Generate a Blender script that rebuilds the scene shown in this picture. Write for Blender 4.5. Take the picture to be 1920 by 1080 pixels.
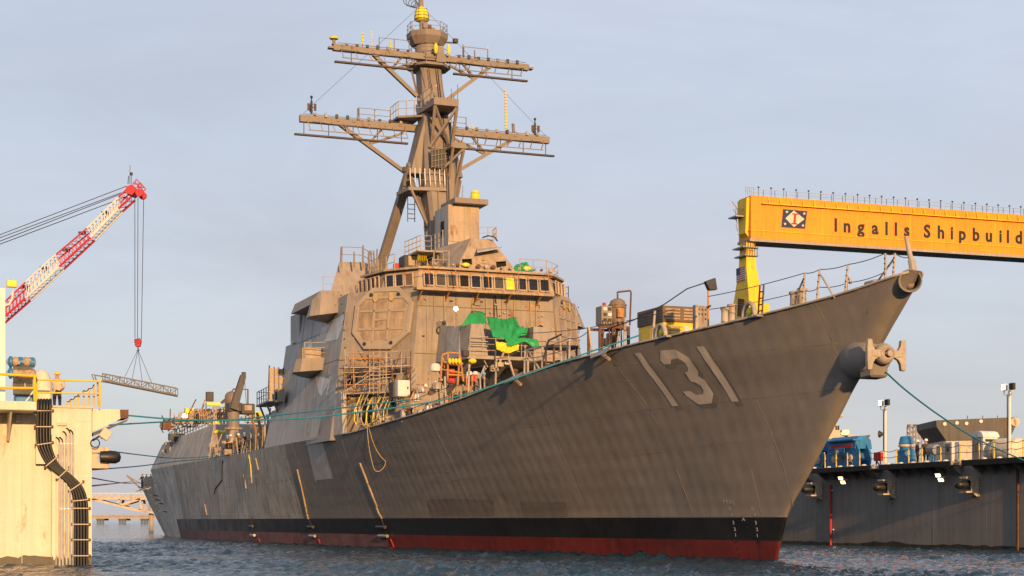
import bpy, bmesh, math, random
import numpy as np
from mathutils import Vector, Matrix
R = math.radians
rng = random.Random(7)
for o in list(bpy.data.objects): bpy.data.objects.remove(o)
scene = bpy.context.scene
COL = scene.collection

# ------------------------------------------------------------------ camera
CAM_H = 1.82
FPX = 3100.0                      # focal length in photograph pixels (1920 wide)
HZN = 976.0                       # row of the horizon in the photograph
cam = bpy.data.cameras.new('camera'); cam_ob = bpy.data.objects.new('camera', cam)
COL.objects.link(cam_ob); scene.camera = cam_ob
cam.sensor_width = 36.0; cam.lens = FPX / 1920 * 36
cam.shift_y = (HZN - 540) / 1920
cam.clip_start = 0.5; cam.clip_end = 30000
cam_ob.location = (0, 0, CAM_H); cam_ob.rotation_euler = (R(90), 0, 0)

# ------------------------------------------------------------------ light
SUN_EL, SUN_AZ = 11.5, 163.0      # azimuth clockwise from +Y (the view direction)
world = bpy.data.worlds.new('World'); scene.world = world; world.use_nodes = True
wn, wl = world.node_tree.nodes, world.node_tree.links
wn.clear()
w_out = wn.new('ShaderNodeOutputWorld'); w_bg = wn.new('ShaderNodeBackground')
sky = wn.new('ShaderNodeTexSky'); sky.sky_type = 'NISHITA'; sky.sun_disc = False
sky.sun_elevation = R(SUN_EL); sky.sun_rotation = R(SUN_AZ)
sky.air_density = 1.0; sky.dust_density = 1.2; sky.ozone_density = 1.6; sky.altitude = 0
w_tc = wn.new('ShaderNodeTexCoord')
w_map = wn.new('ShaderNodeMapping'); w_map.inputs['Scale'].default_value = (1.0, 1.0, 3.2)
w_no = wn.new('ShaderNodeTexNoise'); w_no.inputs['Scale'].default_value = 3.2
w_no.inputs['Detail'].default_value = 6; w_no.inputs['Roughness'].default_value = .55; w_no.inputs['Distortion'].default_value = .6
w_rmp = wn.new('ShaderNodeMapRange'); w_rmp.inputs[1].default_value = .34; w_rmp.inputs[2].default_value = .72
w_rmp.inputs[3].default_value = .82; w_rmp.inputs[4].default_value = .96
w_mix = wn.new('ShaderNodeMixRGB')                                  # thin high cloud veil, hazier and pinker low down
w_sep = wn.new('ShaderNodeSeparateXYZ'); w_el = wn.new('ShaderNodeMapRange'); w_el.inputs[1].default_value = 0.; w_el.inputs[2].default_value = .34
w_el.interpolation_type = 'SMOOTHSTEP'
w_veil = wn.new('ShaderNodeMixRGB'); w_veil.inputs[1].default_value = (2.58, 2.54, 2.78, 1); w_veil.inputs[2].default_value = (2.62, 2.84, 3.34, 1)
wl.new(w_tc.outputs['Generated'], w_sep.inputs[0]); wl.new(w_sep.outputs[2], w_el.inputs[0]); wl.new(w_el.outputs[0], w_veil.inputs[0]); 
w_n2 = wn.new('ShaderNodeTexNoise'); w_n2.inputs['Scale'].default_value = 2.1; w_n2.inputs['Detail'].default_value = 7; w_n2.inputs['Roughness'].default_value = .58; w_n2.inputs['Distortion'].default_value = .9
w_m2 = wn.new('ShaderNodeMapping'); w_m2.inputs['Scale'].default_value = (1.2, 1.2, 4.5); w_m2.inputs['Location'].default_value = (.4, .1, .2)
w_r2 = wn.new('ShaderNodeMapRange'); w_r2.inputs[1].default_value = .32; w_r2.inputs[2].default_value = .68; w_r2.inputs[3].default_value = .92; w_r2.inputs[4].default_value = 1.09
w_sc = wn.new('ShaderNodeVectorMath'); w_sc.operation = 'SCALE'
wl.new(w_tc.outputs['Generated'], w_m2.inputs[0]); wl.new(w_m2.outputs[0], w_n2.inputs['Vector']); wl.new(w_n2.outputs['Fac'], w_r2.inputs[0])
wl.new(w_veil.outputs[0], w_sc.inputs[0]); wl.new(w_r2.outputs[0], w_sc.inputs['Scale']); wl.new(w_sc.outputs[0], w_mix.inputs[2])
wl.new(w_tc.outputs['Generated'], w_map.inputs[0]); wl.new(w_map.outputs[0], w_no.inputs['Vector'])
wl.new(w_no.outputs['Fac'], w_rmp.inputs[0]); wl.new(w_rmp.outputs[0], w_mix.inputs[0])
wl.new(sky.outputs[0], w_mix.inputs[1]); wl.new(w_mix.outputs[0], w_bg.inputs[0])
w_bg.inputs[1].default_value = 0.15
wl.new(w_bg.outputs[0], w_out.inputs[0])
sun = bpy.data.lights.new('sun', 'SUN'); sun_ob = bpy.data.objects.new('sun', sun); COL.objects.link(sun_ob)
sun.energy = 4.3; sun.angle = R(1.2); sun.color = (1.0, 0.58, 0.25)
sdir = Vector((math.sin(R(SUN_AZ)) * math.cos(R(SUN_EL)), math.cos(R(SUN_AZ)) * math.cos(R(SUN_EL)), math.sin(R(SUN_EL))))
sun_ob.rotation_euler = sdir.to_track_quat('Z', 'Y').to_euler()
sun_ob.location = sdir * 300
vs = scene.view_settings
vs.view_transform = 'Standard'; vs.look = 'None'; vs.gamma = 1.0; vs.use_curve_mapping = False
vs.exposure = 0.55
scene.render.engine = 'CYCLES'
scene.render.resolution_x, scene.render.resolution_y = 1024, 576
scene.cycles.max_bounces = 6; scene.cycles.caustics_reflective = False; scene.cycles.caustics_refractive = False

# ------------------------------------------------------------------ the ship's frame: u aft, v starboard, z up
TH = R(21); SHIP0 = Vector((497 / 40.7, FPX / 40.7, 0))
AX = Vector((-math.sin(TH), math.cos(TH), 0)); BX = Vector((-math.cos(TH), -math.sin(TH), 0))
SHIP_RZ = math.atan2(AX.y, AX.x)
def s2w(u, v, z): return SHIP0 + AX * u + BX * v + Vector((0, 0, z))
def w2s(p):
    d = Vector(p) - SHIP0; return Vector((d.dot(AX), d.dot(BX), p[2]))
_o = w2s((0, 0, CAM_H))
def _ray(x, y):
    d = Vector(((x - 960) / FPX, 1, (HZN - y) / FPX)); return Vector((d.dot(AX), d.dot(BX), d.z))
def at(x, y, u=None, v=None, z=None, Y=None):
    """survey: a sighted direction met with a known station (u), offset (v) or height (z) of the ship"""
    d = _ray(x, y)
    if u is not None: t = (u - _o.x) / d.x
    elif v is not None: t = (v - _o.y) / d.y
    elif z is not None: t = (z - _o.z) / d.z
    else: t = Y
    return _o + d * t
def atw(x, y, Y): return Vector(((x - 960) / FPX * Y, Y, CAM_H + (HZN - y) / FPX * Y))
def onplane(x, y, p, n):
    d = _ray(x, y); t = (Vector(p) - _o).dot(n) / d.dot(n); return _o + d * t

# ------------------------------------------------------------------ mesh builder
def V(*a): return Vector(a)
class MB:
    def __init__(s): s.v = []; s.f = []
    def add(s, vs, fs):
        b = len(s.v); s.v += [tuple(x) for x in vs]; s.f += [tuple(b + i for i in f) for f in fs]; return s
    def hexa(s, b, t):
        return s.add(list(b) + list(t), [(3, 2, 1, 0), (4, 5, 6, 7), (0, 1, 5, 4), (1, 2, 6, 5), (2, 3, 7, 6), (3, 0, 4, 7)])
    def box(s, x0, x1, y0, y1, z0, z1):
        return s.hexa([(x0, y0, z0), (x1, y0, z0), (x1, y1, z0), (x0, y1, z0)], [(x0, y0, z1), (x1, y0, z1), (x1, y1, z1), (x0, y1, z1)])
    def cbox(s, c, d): return s.box(c[0] - d[0] / 2, c[0] + d[0] / 2, c[1] - d[1] / 2, c[1] + d[1] / 2, c[2] - d[2] / 2, c[2] + d[2] / 2)
    def loft(s, rings, cap=True, closed=True):
        n = len(rings[0]); b = len(s.v)
        for r in rings: s.v += [tuple(p) for p in r]
        for i in range(len(rings) - 1):
            for j in range(n if closed else n - 1):
                k = (j + 1) % n
                s.f.append((b + i * n + j, b + i * n + k, b + (i + 1) * n + k, b + (i + 1) * n + j))
        if cap:
            s.f.append(tuple(b + j for j in reversed(range(n)))); s.f.append(tuple(b + (len(rings) - 1) * n + j for j in range(n)))
        return s
    def _basis(s, d, up=None):
        d = d.normalized(); up = Vector(up) if up is not None else Vector((0, 0, 1))
        if abs(d.dot(up)) > .98: up = Vector((0, 1, 0)) if abs(d.y) < .9 else Vector((1, 0, 0))
        a = d.cross(up).normalized(); b = a.cross(d).normalized(); return a, b
    def bar(s, p, q, w, h=None, up=None, w2=None, h2=None):
        p, q = Vector(p), Vector(q); h = h or w; w2 = w2 or w; h2 = h2 or h
        a, b = s._basis(q - p, up)
        c = [(-1, -1), (1, -1), (1, 1), (-1, 1)]
        return s.loft([[p + a * (x * w / 2) + b * (y * h / 2) for x, y in c], [q + a * (x * w2 / 2) + b * (y * h2 / 2) for x, y in c]])
    def tube(s, p, q, r, r2=None, n=8):
        p, q = Vector(p), Vector(q); r2 = r if r2 is None else r2
        a, b = s._basis(q - p)
        an = [2 * math.pi * i / n for i in range(n)]
        return s.loft([[p + (a * math.cos(t) + b * math.sin(t)) * r for t in an], [q + (a * math.cos(t) + b * math.sin(t)) * r2 for t in an]])
    def pipe(s, pts, r, n=6):
        pts = [Vector(p) for p in pts]; rings = []; a0 = None
        for i, p in enumerate(pts):
            d = (pts[min(i + 1, len(pts) - 1)] - pts[max(i - 1, 0)]).normalized()
            if a0 is None: a0, b0 = s._basis(d)
            else:
                a0 = (a0 - d * a0.dot(d)).normalized(); b0 = d.cross(a0) * -1; b0 = a0.cross(d)
            rr = r[i] if isinstance(r, (list, tuple)) else r
            rings.append([p + (a0 * math.cos(2 * math.pi * k / n) + b0 * math.sin(2 * math.pi * k / n)) * rr for k in range(n)])
        return s.loft(rings)
    def lathe(s, prof, c=(0, 0, 0), n=16, ax=(0, 0, 1), cap=True):
        ax = Vector(ax).normalized(); c = Vector(c); a, b = s._basis(ax)
        return s.loft([[c + ax * z + (a * math.cos(2 * math.pi * k / n) + b * math.sin(2 * math.pi * k / n)) * max(r, 1e-4) for k in range(n)] for r, z in prof], cap)
    def ball(s, c, r, n=10, m=6, sc=(1, 1, 1)):
        c = Vector(c); rings = []
        for i in range(m + 1):
            t = math.pi * i / m
            rings.append([c + Vector((sc[0] * r * math.sin(t) * math.cos(2 * math.pi * k / n), sc[1] * r * math.sin(t) * math.sin(2 * math.pi * k / n), -sc[2] * r * math.cos(t))) for k in range(n)])
        return s.loft(rings, False)
    def extr(s, pts, d):
        """a flat outline (3-D points) given thickness along d"""
        d = Vector(d); n = len(pts); b = len(s.v)
        s.v += [tuple(p) for p in pts] + [tuple(Vector(p) + d) for p in pts]
        s.f.append(tuple(b + i for i in range(n))); s.f.append(tuple(b + n + i for i in reversed(range(n))))
        for i in range(n):
            k = (i + 1) % n; s.f.append((b + k, b + i, b + n + i, b + n + k))
        return s
    def mesh(s, name, smooth=False):
        me = bpy.data.meshes.new(name); me.from_pydata(s.v, [], s.f); me.update()
        bm = bmesh.new(); bm.from_mesh(me); bmesh.ops.recalc_face_normals(bm, faces=bm.faces); bm.to_mesh(me); bm.free()
        if smooth:
            me.polygons.foreach_set('use_smooth', [True] * len(me.polygons))
            if smooth is not True: me.set_sharp_from_angle(angle=R(smooth))
        return me
    def build(s, name, mat, parent=None, smooth=False, bevel=0, label=None, **k):
        me = s.mesh(name, smooth); me.materials.append(mat)
        o = bpy.data.objects.new(name, me); COL.objects.link(o)
        if parent is not None: o.parent = parent
        if bevel:
            m = o.modifiers.new('bevel', 'BEVEL'); m.width = bevel; m.segments = 1; m.limit_method = 'ANGLE'; m.angle_limit = R(40)
        if label: o['label'] = label
        for a, b in k.items(): o[a] = b
        return o
def inst(src, parent, loc=None, rot=None, scale=None, label=None):
    o = src.copy(); COL.objects.link(o); o.parent = parent
    if loc is not None: o.location = loc
    if rot is not None: o.rotation_euler = rot
    if scale is not None: o.scale = scale
    if label: o['label'] = label
    return o
def thing(name, label, cat, loc=(0, 0, 0), rz=0, group=None, ship=False):
    o = bpy.data.objects.new(name, None); COL.objects.link(o)
    if ship: o.location = SHIP0; o.rotation_euler = (0, 0, SHIP_RZ)
    else: o.location = loc; o.rotation_euler = (0, 0, rz)
    o.empty_display_size = .5
    o['label'] = label; o['category'] = cat
    if group: o['group'] = group
    return o
def tag(o, label, cat, group=None):
    o['label'] = label; o['category'] = cat
    if group: o['group'] = group
    return o
def onship(name, label, cat, u, v, z, rz=0, group=None):
    """a thing standing on the ship or a dock, its Empty at its base, axes aft / starboard / up"""
    return thing(name, label, cat, s2w(u, v, z), SHIP_RZ + rz, group)
def frame(o, x, n):
    """2-D drawing board on a plane: returns f(a, b, d)"""
    o = Vector(o); x = Vector(x).normalized(); n = Vector(n).normalized(); y = n.cross(x).normalized()
    if y.z < 0: y = -y
    return lambda a, b, d=0: o + x * a + y * b + n * d
def interp(T):
    xs = [t[0] for t in T]; ys = [t[1] for t in T]; n = len(T)
    d = [(ys[i + 1] - ys[i]) / (xs[i + 1] - xs[i]) for i in range(n - 1)]
    m = [d[0]] + [0 if d[i - 1] * d[i] <= 0 else 2 * d[i - 1] * d[i] / (d[i - 1] + d[i]) for i in range(1, n - 1)] + [d[-1]]
    def f(x):
        if x <= xs[0]: return ys[0] + m[0] * (x - xs[0]) if T[0][0] != 0 else ys[0]
        if x >= xs[-1]: return ys[-1]
        i = 0
        while x > xs[i + 1]: i += 1
        h = xs[i + 1] - xs[i]; t = (x - xs[i]) / h
        return (2 * t**3 - 3 * t**2 + 1) * ys[i] + (t**3 - 2 * t**2 + t) * h * m[i] + (3 * t**2 - 2 * t**3) * ys[i + 1] + (t**3 - t**2) * h * m[i + 1]
    return f

# ------------------------------------------------------------------ materials
def paint(name, col, rough=.55, var=.18, scale=.7, streak=0., rust=0., rustcol=(.16, .06, .02), plate=0., metal=0., bump=.15, grime=0., fine=9., spec=.35):
    m = bpy.data.materials.new(name); m.use_nodes = True
    n, l = m.node_tree.nodes, m.node_tree.links
    b = n['Principled BSDF']; b.inputs['Roughness'].default_value = rough; b.inputs['Metallic'].default_value = metal
    b.inputs['Specular IOR Level'].default_value = spec
    tc = n.new('ShaderNodeTexCoord'); co = tc.outputs['Object']
    def noise(sc, det=5, ro=.6, vec=None, dist=0):
        t = n.new('ShaderNodeTexNoise'); t.inputs['Scale'].default_value = sc; t.inputs['Detail'].default_value = det
        t.inputs['Roughness'].default_value = ro; t.inputs['Distortion'].default_value = dist
        l.new(vec or co, t.inputs['Vector']); return t.outputs['Fac']
    def rng_(f, a, c, lo, hi):
        r = n.new('ShaderNodeMapRange'); r.inputs[1].default_value = a; r.inputs[2].default_value = c
        r.inputs[3].default_value = lo; r.inputs[4].default_value = hi; l.new(f, r.inputs[0]); return r.outputs[0]
    def mul(c, f):
        x = n.new('ShaderNodeVectorMath'); x.operation = 'SCALE'
        l.new(c, x.inputs[0]); l.new(f, x.inputs['Scale']); return x.outputs[0]
    def mix(f, c, d):
        x = n.new('ShaderNodeMixRGB'); l.new(f, x.inputs[0]); l.new(c, x.inputs[1])
        if isinstance(d, tuple): x.inputs[2].default_value = (*d, 1)
        else: l.new(d, x.inputs[2])
        return x.outputs[0]
    rgb = n.new('ShaderNodeRGB'); rgb.outputs[0].default_value = (*col, 1); c = rgb.outputs[0]
    n1 = noise(scale)
    c = mul(c, rng_(n1, .3, .7, 1 - var, 1 + var))
    c = mul(c, rng_(noise(fine, 4, .7), .25, .75, 1 - var * .55, 1 + var * .55))
    if plate:
        sn = n.new('ShaderNodeVectorMath'); sn.operation = 'SNAP'; sn.inputs[1].default_value = (4.9, 40., 2.3); l.new(co, sn.inputs[0])
        wn_ = n.new('ShaderNodeTexWhiteNoise'); l.new(sn.outputs[0], wn_.inputs['Vector'])
        c = mul(c, rng_(wn_.outputs['Value'], 0, 1, 1 - plate, 1 + plate))
    if streak:
        mp = n.new('ShaderNodeMapping'); mp.inputs['Scale'].default_value = (1.6, 1.6, .09); l.new(co, mp.inputs[0])
        s1 = noise(1.7, 6, .65, mp.outputs[0])
        c = mul(c, rng_(s1, .42, .72, 1 + streak * .25, 1 - streak))
    if grime:
        g = noise(.33, 7, .62, None, 1.2)
        c = mix(rng_(g, .5, .68, 0, grime), c, tuple(x * .45 for x in col))
    if rust:
        mp = n.new('ShaderNodeMapping'); mp.inputs['Scale'].default_value = (1, 1, .35); l.new(co, mp.inputs[0])
        r1 = noise(1.3, 9, .72, mp.outputs[0], .4)
        c = mix(rng_(r1, .60 - rust * .12, .70 - rust * .1, 0, .85), c, rustcol)
    l.new(c, b.inputs['Base Color'])
    l.new(rng_(n1, .3, .7, max(0.05, rough - .1), min(1, rough + .1)), b.inputs['Roughness'])
    if bump:
        bp = n.new('ShaderNodeBump'); bp.inputs['Strength'].default_value = bump; bp.inputs['Distance'].default_value = .02
        l.new(noise(6, 6, .6), bp.inputs['Height']); l.new(bp.outputs[0], b.inputs['Normal'])
    return m
def glow(name, col, e):
    m = bpy.data.materials.new(name); m.use_nodes = True; b = m.node_tree.nodes['Principled BSDF']
    b.inputs['Base Color'].default_value = (*col, 1); b.inputs['Emission Color'].default_value = (*col, 1); b.inputs['Emission Strength'].default_value = e
    return m
G = dict(
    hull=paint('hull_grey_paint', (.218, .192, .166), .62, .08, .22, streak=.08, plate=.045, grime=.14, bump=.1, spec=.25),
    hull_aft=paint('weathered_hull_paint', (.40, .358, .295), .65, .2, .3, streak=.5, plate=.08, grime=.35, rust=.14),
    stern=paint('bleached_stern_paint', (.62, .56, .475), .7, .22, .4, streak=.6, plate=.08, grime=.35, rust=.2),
    alu=paint('gangway_aluminium', (.15, .142, .13), .5, .15, 2, metal=.3),
    black=paint('boot_topping_paint', (.012, .012, .012), .5, .25, .5, streak=.2, spec=.3),
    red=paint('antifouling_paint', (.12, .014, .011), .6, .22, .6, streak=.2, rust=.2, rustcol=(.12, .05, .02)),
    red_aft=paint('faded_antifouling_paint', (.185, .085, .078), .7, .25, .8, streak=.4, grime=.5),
    seam=paint('weld_bead', (.215, .187, .155), .6, .25, 2),
    digit=paint('hull_number_paint', (.47, .405, .335), .6, .08, .8, plate=.03, bump=.05),
    shadowp=paint('number_shadow_paint', (.155, .134, .114), .6, .08, .8, bump=.05),
    patch=paint('primer_patch_paint', (.42, .39, .35), .6, .12, .8, streak=.1),
    edge=paint('deck_edge_paint', (.36, .31, .25), .6, .25, 1.2, rust=.2),
    deck=paint('deck_paint', (.10, .10, .10), .8, .2, .8, rust=.2),
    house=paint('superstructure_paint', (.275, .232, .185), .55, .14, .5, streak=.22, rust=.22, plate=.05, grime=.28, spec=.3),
    house_t=paint('tan_primer_paint', (.37, .285, .195), .55, .18, .6, streak=.28, rust=.28, plate=.05, grime=.2, spec=.3),
    house_g=paint('shaded_side_grey_paint', (.355, .337, .305), .55, .14, .5, streak=.32, rust=.12, plate=.07, grime=.25, spec=.3),  # greyer copy of the superstructure paint, shade of the sides in the colour
    mast=paint('mast_paint', (.215, .178, .145), .55, .13, .8, streak=.08, rust=.12, spec=.3),
    mast_d=paint('mast_lower_bar_paint', (.06, .045, .038), .6, .2, 1, rust=.3),
    array=paint('radar_face_primer', (.33, .27, .20), .5, .1, .8, rust=.12, rustcol=(.22, .12, .05)),
    array_p=paint('rust_stained_panel', (.33, .24, .15), .55, .25, 1.3, rust=.45, rustcol=(.24, .13, .055), streak=.3),
    bare=paint('bare_steel', (.30, .29, .28), .45, .2, 1.5, metal=.5, rust=.2),
    white=paint('white_paint', (.62, .60, .56), .5, .12, 1, rust=.12, streak=.15),
    whitep=paint('white_primer_patch', (.62, .62, .60), .6, .12, 1.2, streak=.4),
    yellow=paint('yellow_paint', (.72, .46, .02), .45, .12, 1.5, rust=.1),
    tape=paint('yellow_wrap', (.72, .58, .03), .45, .15, 4),
    orange=paint('rusty_orange_steel', (.42, .20, .07), .65, .3, 2, rust=.4),
    wood=paint('timber', (.34, .25, .16), .75, .3, 3, streak=.2),
    rust=paint('rusted_steel', (.12, .06, .035), .8, .35, 2, rust=.5),
    dark=paint('dark_steel', (.035, .035, .035), .5, .3, 2),
    glass=paint('dark_window_glass', (.012, .013, .015), .12, .2, .6, bump=.03, spec=.5),
    hole=paint('dark_opening', (.012, .010, .008), .9, .3, 1),
    rubber=paint('black_rubber', (.014, .014, .014), .45, .25, 2, spec=.4),
    teal=paint('teal_rope_fibre', (.012, .17, .25), .7, .2, 6),
    cord=paint('manila_rope', (.42, .31, .13), .8, .2, 6),
    wire=paint('wire_rope', (.06, .06, .065), .5, .2, 6),
    blue=paint('blue_machine_paint', (.025, .17, .36), .45, .22, 1.6, rust=.15, streak=.15),
    green=paint('green_tarpaulin', (.018, .30, .07), .5, .2, 2, bump=.3),
    redp=paint('red_paint', (.42, .025, .02), .5, .15, 1.5, rust=.1),
    dockw=paint('cream_dock_paint', (.60, .545, .42), .55, .12, .35, streak=.13, rust=.06, rustcol=(.36, .22, .10), plate=.03, grime=.15),
    dockg=paint('grey_dock_paint', (.255, .235, .215), .6, .10, .3, streak=.2, rust=.05, plate=.04, grime=.12),
    motor=paint('weathered_motor_paint', (.34, .25, .16), .6, .3, 2, rust=.3, grime=.3),
    tanbox=paint('weathered_fender_paint', (.50, .42, .32), .6, .15, 1, rust=.25),
    galv=paint('galvanised_pipe', (.52, .50, .47), .4, .12, 3, metal=.5),
    tank=paint('rusty_tank_paint', (.17, .125, .085), .5, .25, 1.4, rust=.3),
    louvre=paint('brown_louvre_paint', (.13, .085, .05), .6, .2, 2, rust=.2),
    gantry=paint('crane_orange_paint', (.78, .28, .014), .5, .09, .12, streak=.16, bump=.03, grime=.12, rust=.04),
    gantry_y=paint('crane_yellow_paint', (.80, .50, .02), .5, .08, .2, streak=.15, rust=.1, bump=.03),
    navy=paint('navy_paint', (.018, .028, .07), .5, .1, 1),
    letter=paint('black_lettering', (.018, .018, .02), .5, .1, 1),
    boomw=paint('white_boom_paint', (.72, .66, .58), .5, .1, 1),
    boomr=paint('red_boom_paint', (.46, .03, .04), .5, .12, 1),
    skin=paint('skin', (.36, .20, .13), .55, .08, 5, bump=0),
    shirt=paint('khaki_shirt', (.50, .40, .28), .85, .12, 6, bump=.2),
    navyc=paint('dark_clothing', (.022, .025, .035), .85, .15, 6, bump=.2),
    brownc=paint('brown_coverall', (.10, .075, .05), .85, .15, 6, bump=.2),
    greenc=paint('green_vest', (.06, .22, .08), .85, .15, 6),
    hat_w=paint('white_hard_hat', (.75, .74, .70), .35, .05, 5, bump=0),
    hat_y=paint('yellow_hard_hat', (.80, .48, .02), .35, .05, 5, bump=0),
    hat_b=paint('blue_hard_hat', (.10, .35, .55), .35, .05, 5, bump=0),
    farsh=paint('far_ship_grey', (.075, .068, .062), .6, .2, .3, streak=.3, rust=.2),
    tide=paint('wet_algae_band', (.06, .052, .035), .45, .4, 2.5, streak=.3),
    pile=paint('shaded_dirty_concrete', (.10, .095, .095), .8, .2, .5),  # dirt, and the shade under the caps put into the colour
    conc=paint('weathered_concrete', (.34, .30, .26), .8, .15, .3, streak=.2),
    canvas=paint('brown_canvas', (.27, .19, .12), .85, .2, 3, bump=.5),
)
# ------------------------------------------------------------------ water
def water_mat():
    m = bpy.data.materials.new('harbour_water'); m.use_nodes = True
    n, l = m.node_tree.nodes, m.node_tree.links; b = n['Principled BSDF']
    b.inputs['Base Color'].default_value = (.010, .032, .052, 1); b.inputs['Roughness'].default_value = .06; b.inputs['IOR'].default_value = 1.333
    b.inputs['Specular IOR Level'].default_value = .5
    tc = n.new('ShaderNodeTexCoord')
    mp = n.new('ShaderNodeMapping'); mp.inputs['Scale'].default_value = (1, .8, 1); l.new(tc.outputs['Object'], mp.inputs[0])
    a = n.new('ShaderNodeTexNoise'); a.inputs['Scale'].default_value = 2.2; a.inputs['Detail'].default_value = 7; a.inputs['Roughness'].default_value = .6; a.inputs['Distortion'].default_value = .5
    l.new(mp.outputs[0], a.inputs['Vector'])
    bp = n.new('ShaderNodeBump'); bp.inputs['Strength'].default_value = .9; bp.inputs['Distance'].default_value = .16
    l.new(a.outputs['Fac'], bp.inputs['Height']); l.new(bp.outputs[0], b.inputs['Normal'])
    return m
WATER = water_mat()
def make_water():
    nx, x0, x1 = 640, -46., 46.
    ys = [30.]
    while ys[-1] < 165: ys.append(ys[-1] + max(.125, ys[-1] * .0027))
    ny = len(ys)
    xs = np.linspace(x0, x1, nx); X, Y = np.meshgrid(xs, np.array(ys))
    Z = np.zeros_like(X); r = np.random.RandomState(3)
    gust = .8 + .55 * np.sin(X * .16 + Y * .11 + 1) * np.sin(Y * .13 - X * .05) + .3 * np.sin(X * .41 - Y * .3) * np.sin(Y * .05)
    gust = np.clip(gust, .25, 1.5)
    for i in range(110):
        lam = .36 * (12 ** (r.rand() ** 1.6)); th = r.normal(R(70), .8); k = 2 * math.pi / lam
        amp = .0095 * lam ** .60 * (.6 + .8 * r.rand()); ph = r.rand() * 6.28
        q = np.sin((X * math.cos(th) + Y * math.sin(th)) * k + ph + .7 * np.sin(X * .13 + Y * .09 + i) + .5 * np.sin(X * .31 - Y * .23 + 2 * i))
        Z += amp * gust * (1 - 2 * np.abs(q) ** .8 if i % 3 == 0 else q)
    e = np.minimum(1, np.minimum((X - x0) / 4, (x1 - X) / 4)) * np.minimum(1, (np.array(ys)[-1] - Y) / 40)
    e = np.clip(e, 0, 1) 
    Z = Z * e + .08
    co = np.stack([X, Y, Z], -1).reshape(-1, 3)
    idx = np.arange(nx * ny).reshape(ny, nx)
    q = np.stack([idx[:-1, :-1], idx[:-1, 1:], idx[1:, 1:], idx[1:, :-1]], -1).reshape(-1, 4)
    vv = co.tolist(); ff = q.tolist()
    b = len(vv); yb = ys[-1]; a = 25000
    # calm sheet out to the horizon round the rippled patch
    ring = [(-a, -2000, -.0), (a, -2000, -.0), (a, a, -.0), (-a, a, -.0), (x0, ys[0], -.0), (x1, ys[0], -.0), (x1, yb, -.0), (x0, yb, -.0)]
    vv += ring; ff += [[b, b + 1, b + 5, b + 4], [b + 1, b + 2, b + 6, b + 5], [b + 2, b + 3, b + 7, b + 6], [b + 3, b, b + 4, b + 7]]
    me = bpy.data.meshes.new('water'); me.from_pydata(vv, [], ff); me.update()
    me.polygons.foreach_set('use_smooth', [True] * len(me.polygons)); me.materials.append(WATER)
    o = bpy.data.objects.new('water', me); COL.objects.link(o); o['kind'] = 'structure'
make_water()

# ------------------------------------------------------------------ hull form
U_END = 143.0; U_STEP = 124.5; Z_FAN = 5.85
u_stem = interp([(-1.5, .55), (0, 0.001), (1.97, -.86), (3.98, -2.9), (5.9, -4.75), (7.94, -6.75), (9.1, -8.25), (10.0, -9.15), (11.1, -10.35), (11.85, -11.2), (13, -12.8)])
z_deck = interp([(-12, 11.9), (-11.3, 11.8), (-8.5, 11.36), (-5.9, 11.05), (-2.9, 10.79), (.3, 10.57), (4, 10.36), (8.2, 10.09), (13.1, 9.74), (15.8, 9.48), (22, 8.78), (29.5, 8.17), (35.2, 7.86), (40, 7.66), (48, 7.6), (62, 7.56), (72, 7.5), (90, 7.5), (125, 7.6), (150, 7.6)])
b_deck = interp([(0, 0), (.12, .30), (.4, .56), (1.2, .85), (2.8, 1.4), (5.4, 2.32), (8.4, 3.22), (11.6, 4.12), (15.3, 5.06), (19.5, 6.0), (24.4, 6.88), (33.3, 8.2), (40.8, 9.04), (46.5, 9.41), (51.4, 9.68), (60, 9.94), (72, 10.08), (112, 10.1), (130, 9.6), (143, 8.9), (156, 8.1)])
b_wl = interp([(0, 0), (.06, .07), (.3, .12), (4, .72), (12, 1.75), (20.6, 3.45), (30, 5.2), (39, 6.5), (55, 7.9), (70, 8.95), (85, 9.2), (100, 8.9), (115, 8.0), (130, 6.5), (144, 4.8)])
def half(u, z):
    r = max(0., u - u_stem(z)); t = max(-.1, min(1.1, z / z_deck(u)))
    p = 1.28 if u < 40 else max(.95, 1.28 - (u - 40) * .012)
    g = t ** p if t > 0 else t * .6
    return b_wl(r) * (1 - g) + b_deck(r) * g
def dimple(u, z):
    a = .022 if u < 30 else max(.007, .022 - (u - 30) * .0005)
    fu = abs(math.sin(math.pi * u / .86)) ** .6; fz = abs(math.sin(math.pi * (z + .1 * u * .1) / .92)) ** .6
    h = math.sin(math.floor(u / .86) * 12.9898 + math.floor(z / .92) * 78.233) * 43758.5453; h -= math.floor(h)
    return a * fu * fz * (.45 + h) * (1 if z > 2.2 else .4)
def hullp(u, z, off=0., side=1):
    b = half(u, z); e = .08
    du = (half(u + e, z) - half(u - e, z)) / (2 * e); dz = (half(u, z + e) - half(u, z - e)) / (2 * e)
    n = Vector((-du, 1, -dz)).normalized()
    k = off - dimple(u, z)
    return Vector((u + n.x * k, side * (b + n.y * k), z + n.z * k))
def hull_hit(x, y):
    d = _ray(x, y); t = 45.; prev = None
    while t < 260:
        p = _o + d * t; g = p.y - half(p.x, p.z)
        if p.x > u_stem(p.z) - .3 and prev is not None and prev > 0 >= g:
            a, b = t - .4, t
            for _ in range(14):
                m = (a + b) / 2; q = _o + d * m
                if q.y - half(q.x, q.z) > 0: a = m
                else: b = m
            q = _o + d * a; return q.x, q.z
        prev = g if p.x > u_stem(p.z) - .3 else 1; t += .4
    return None
ship = thing('destroyer', 'grey naval destroyer numbered 131 with yellow wrapped mast lying between two dock walls', 'warship', ship=True)

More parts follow.
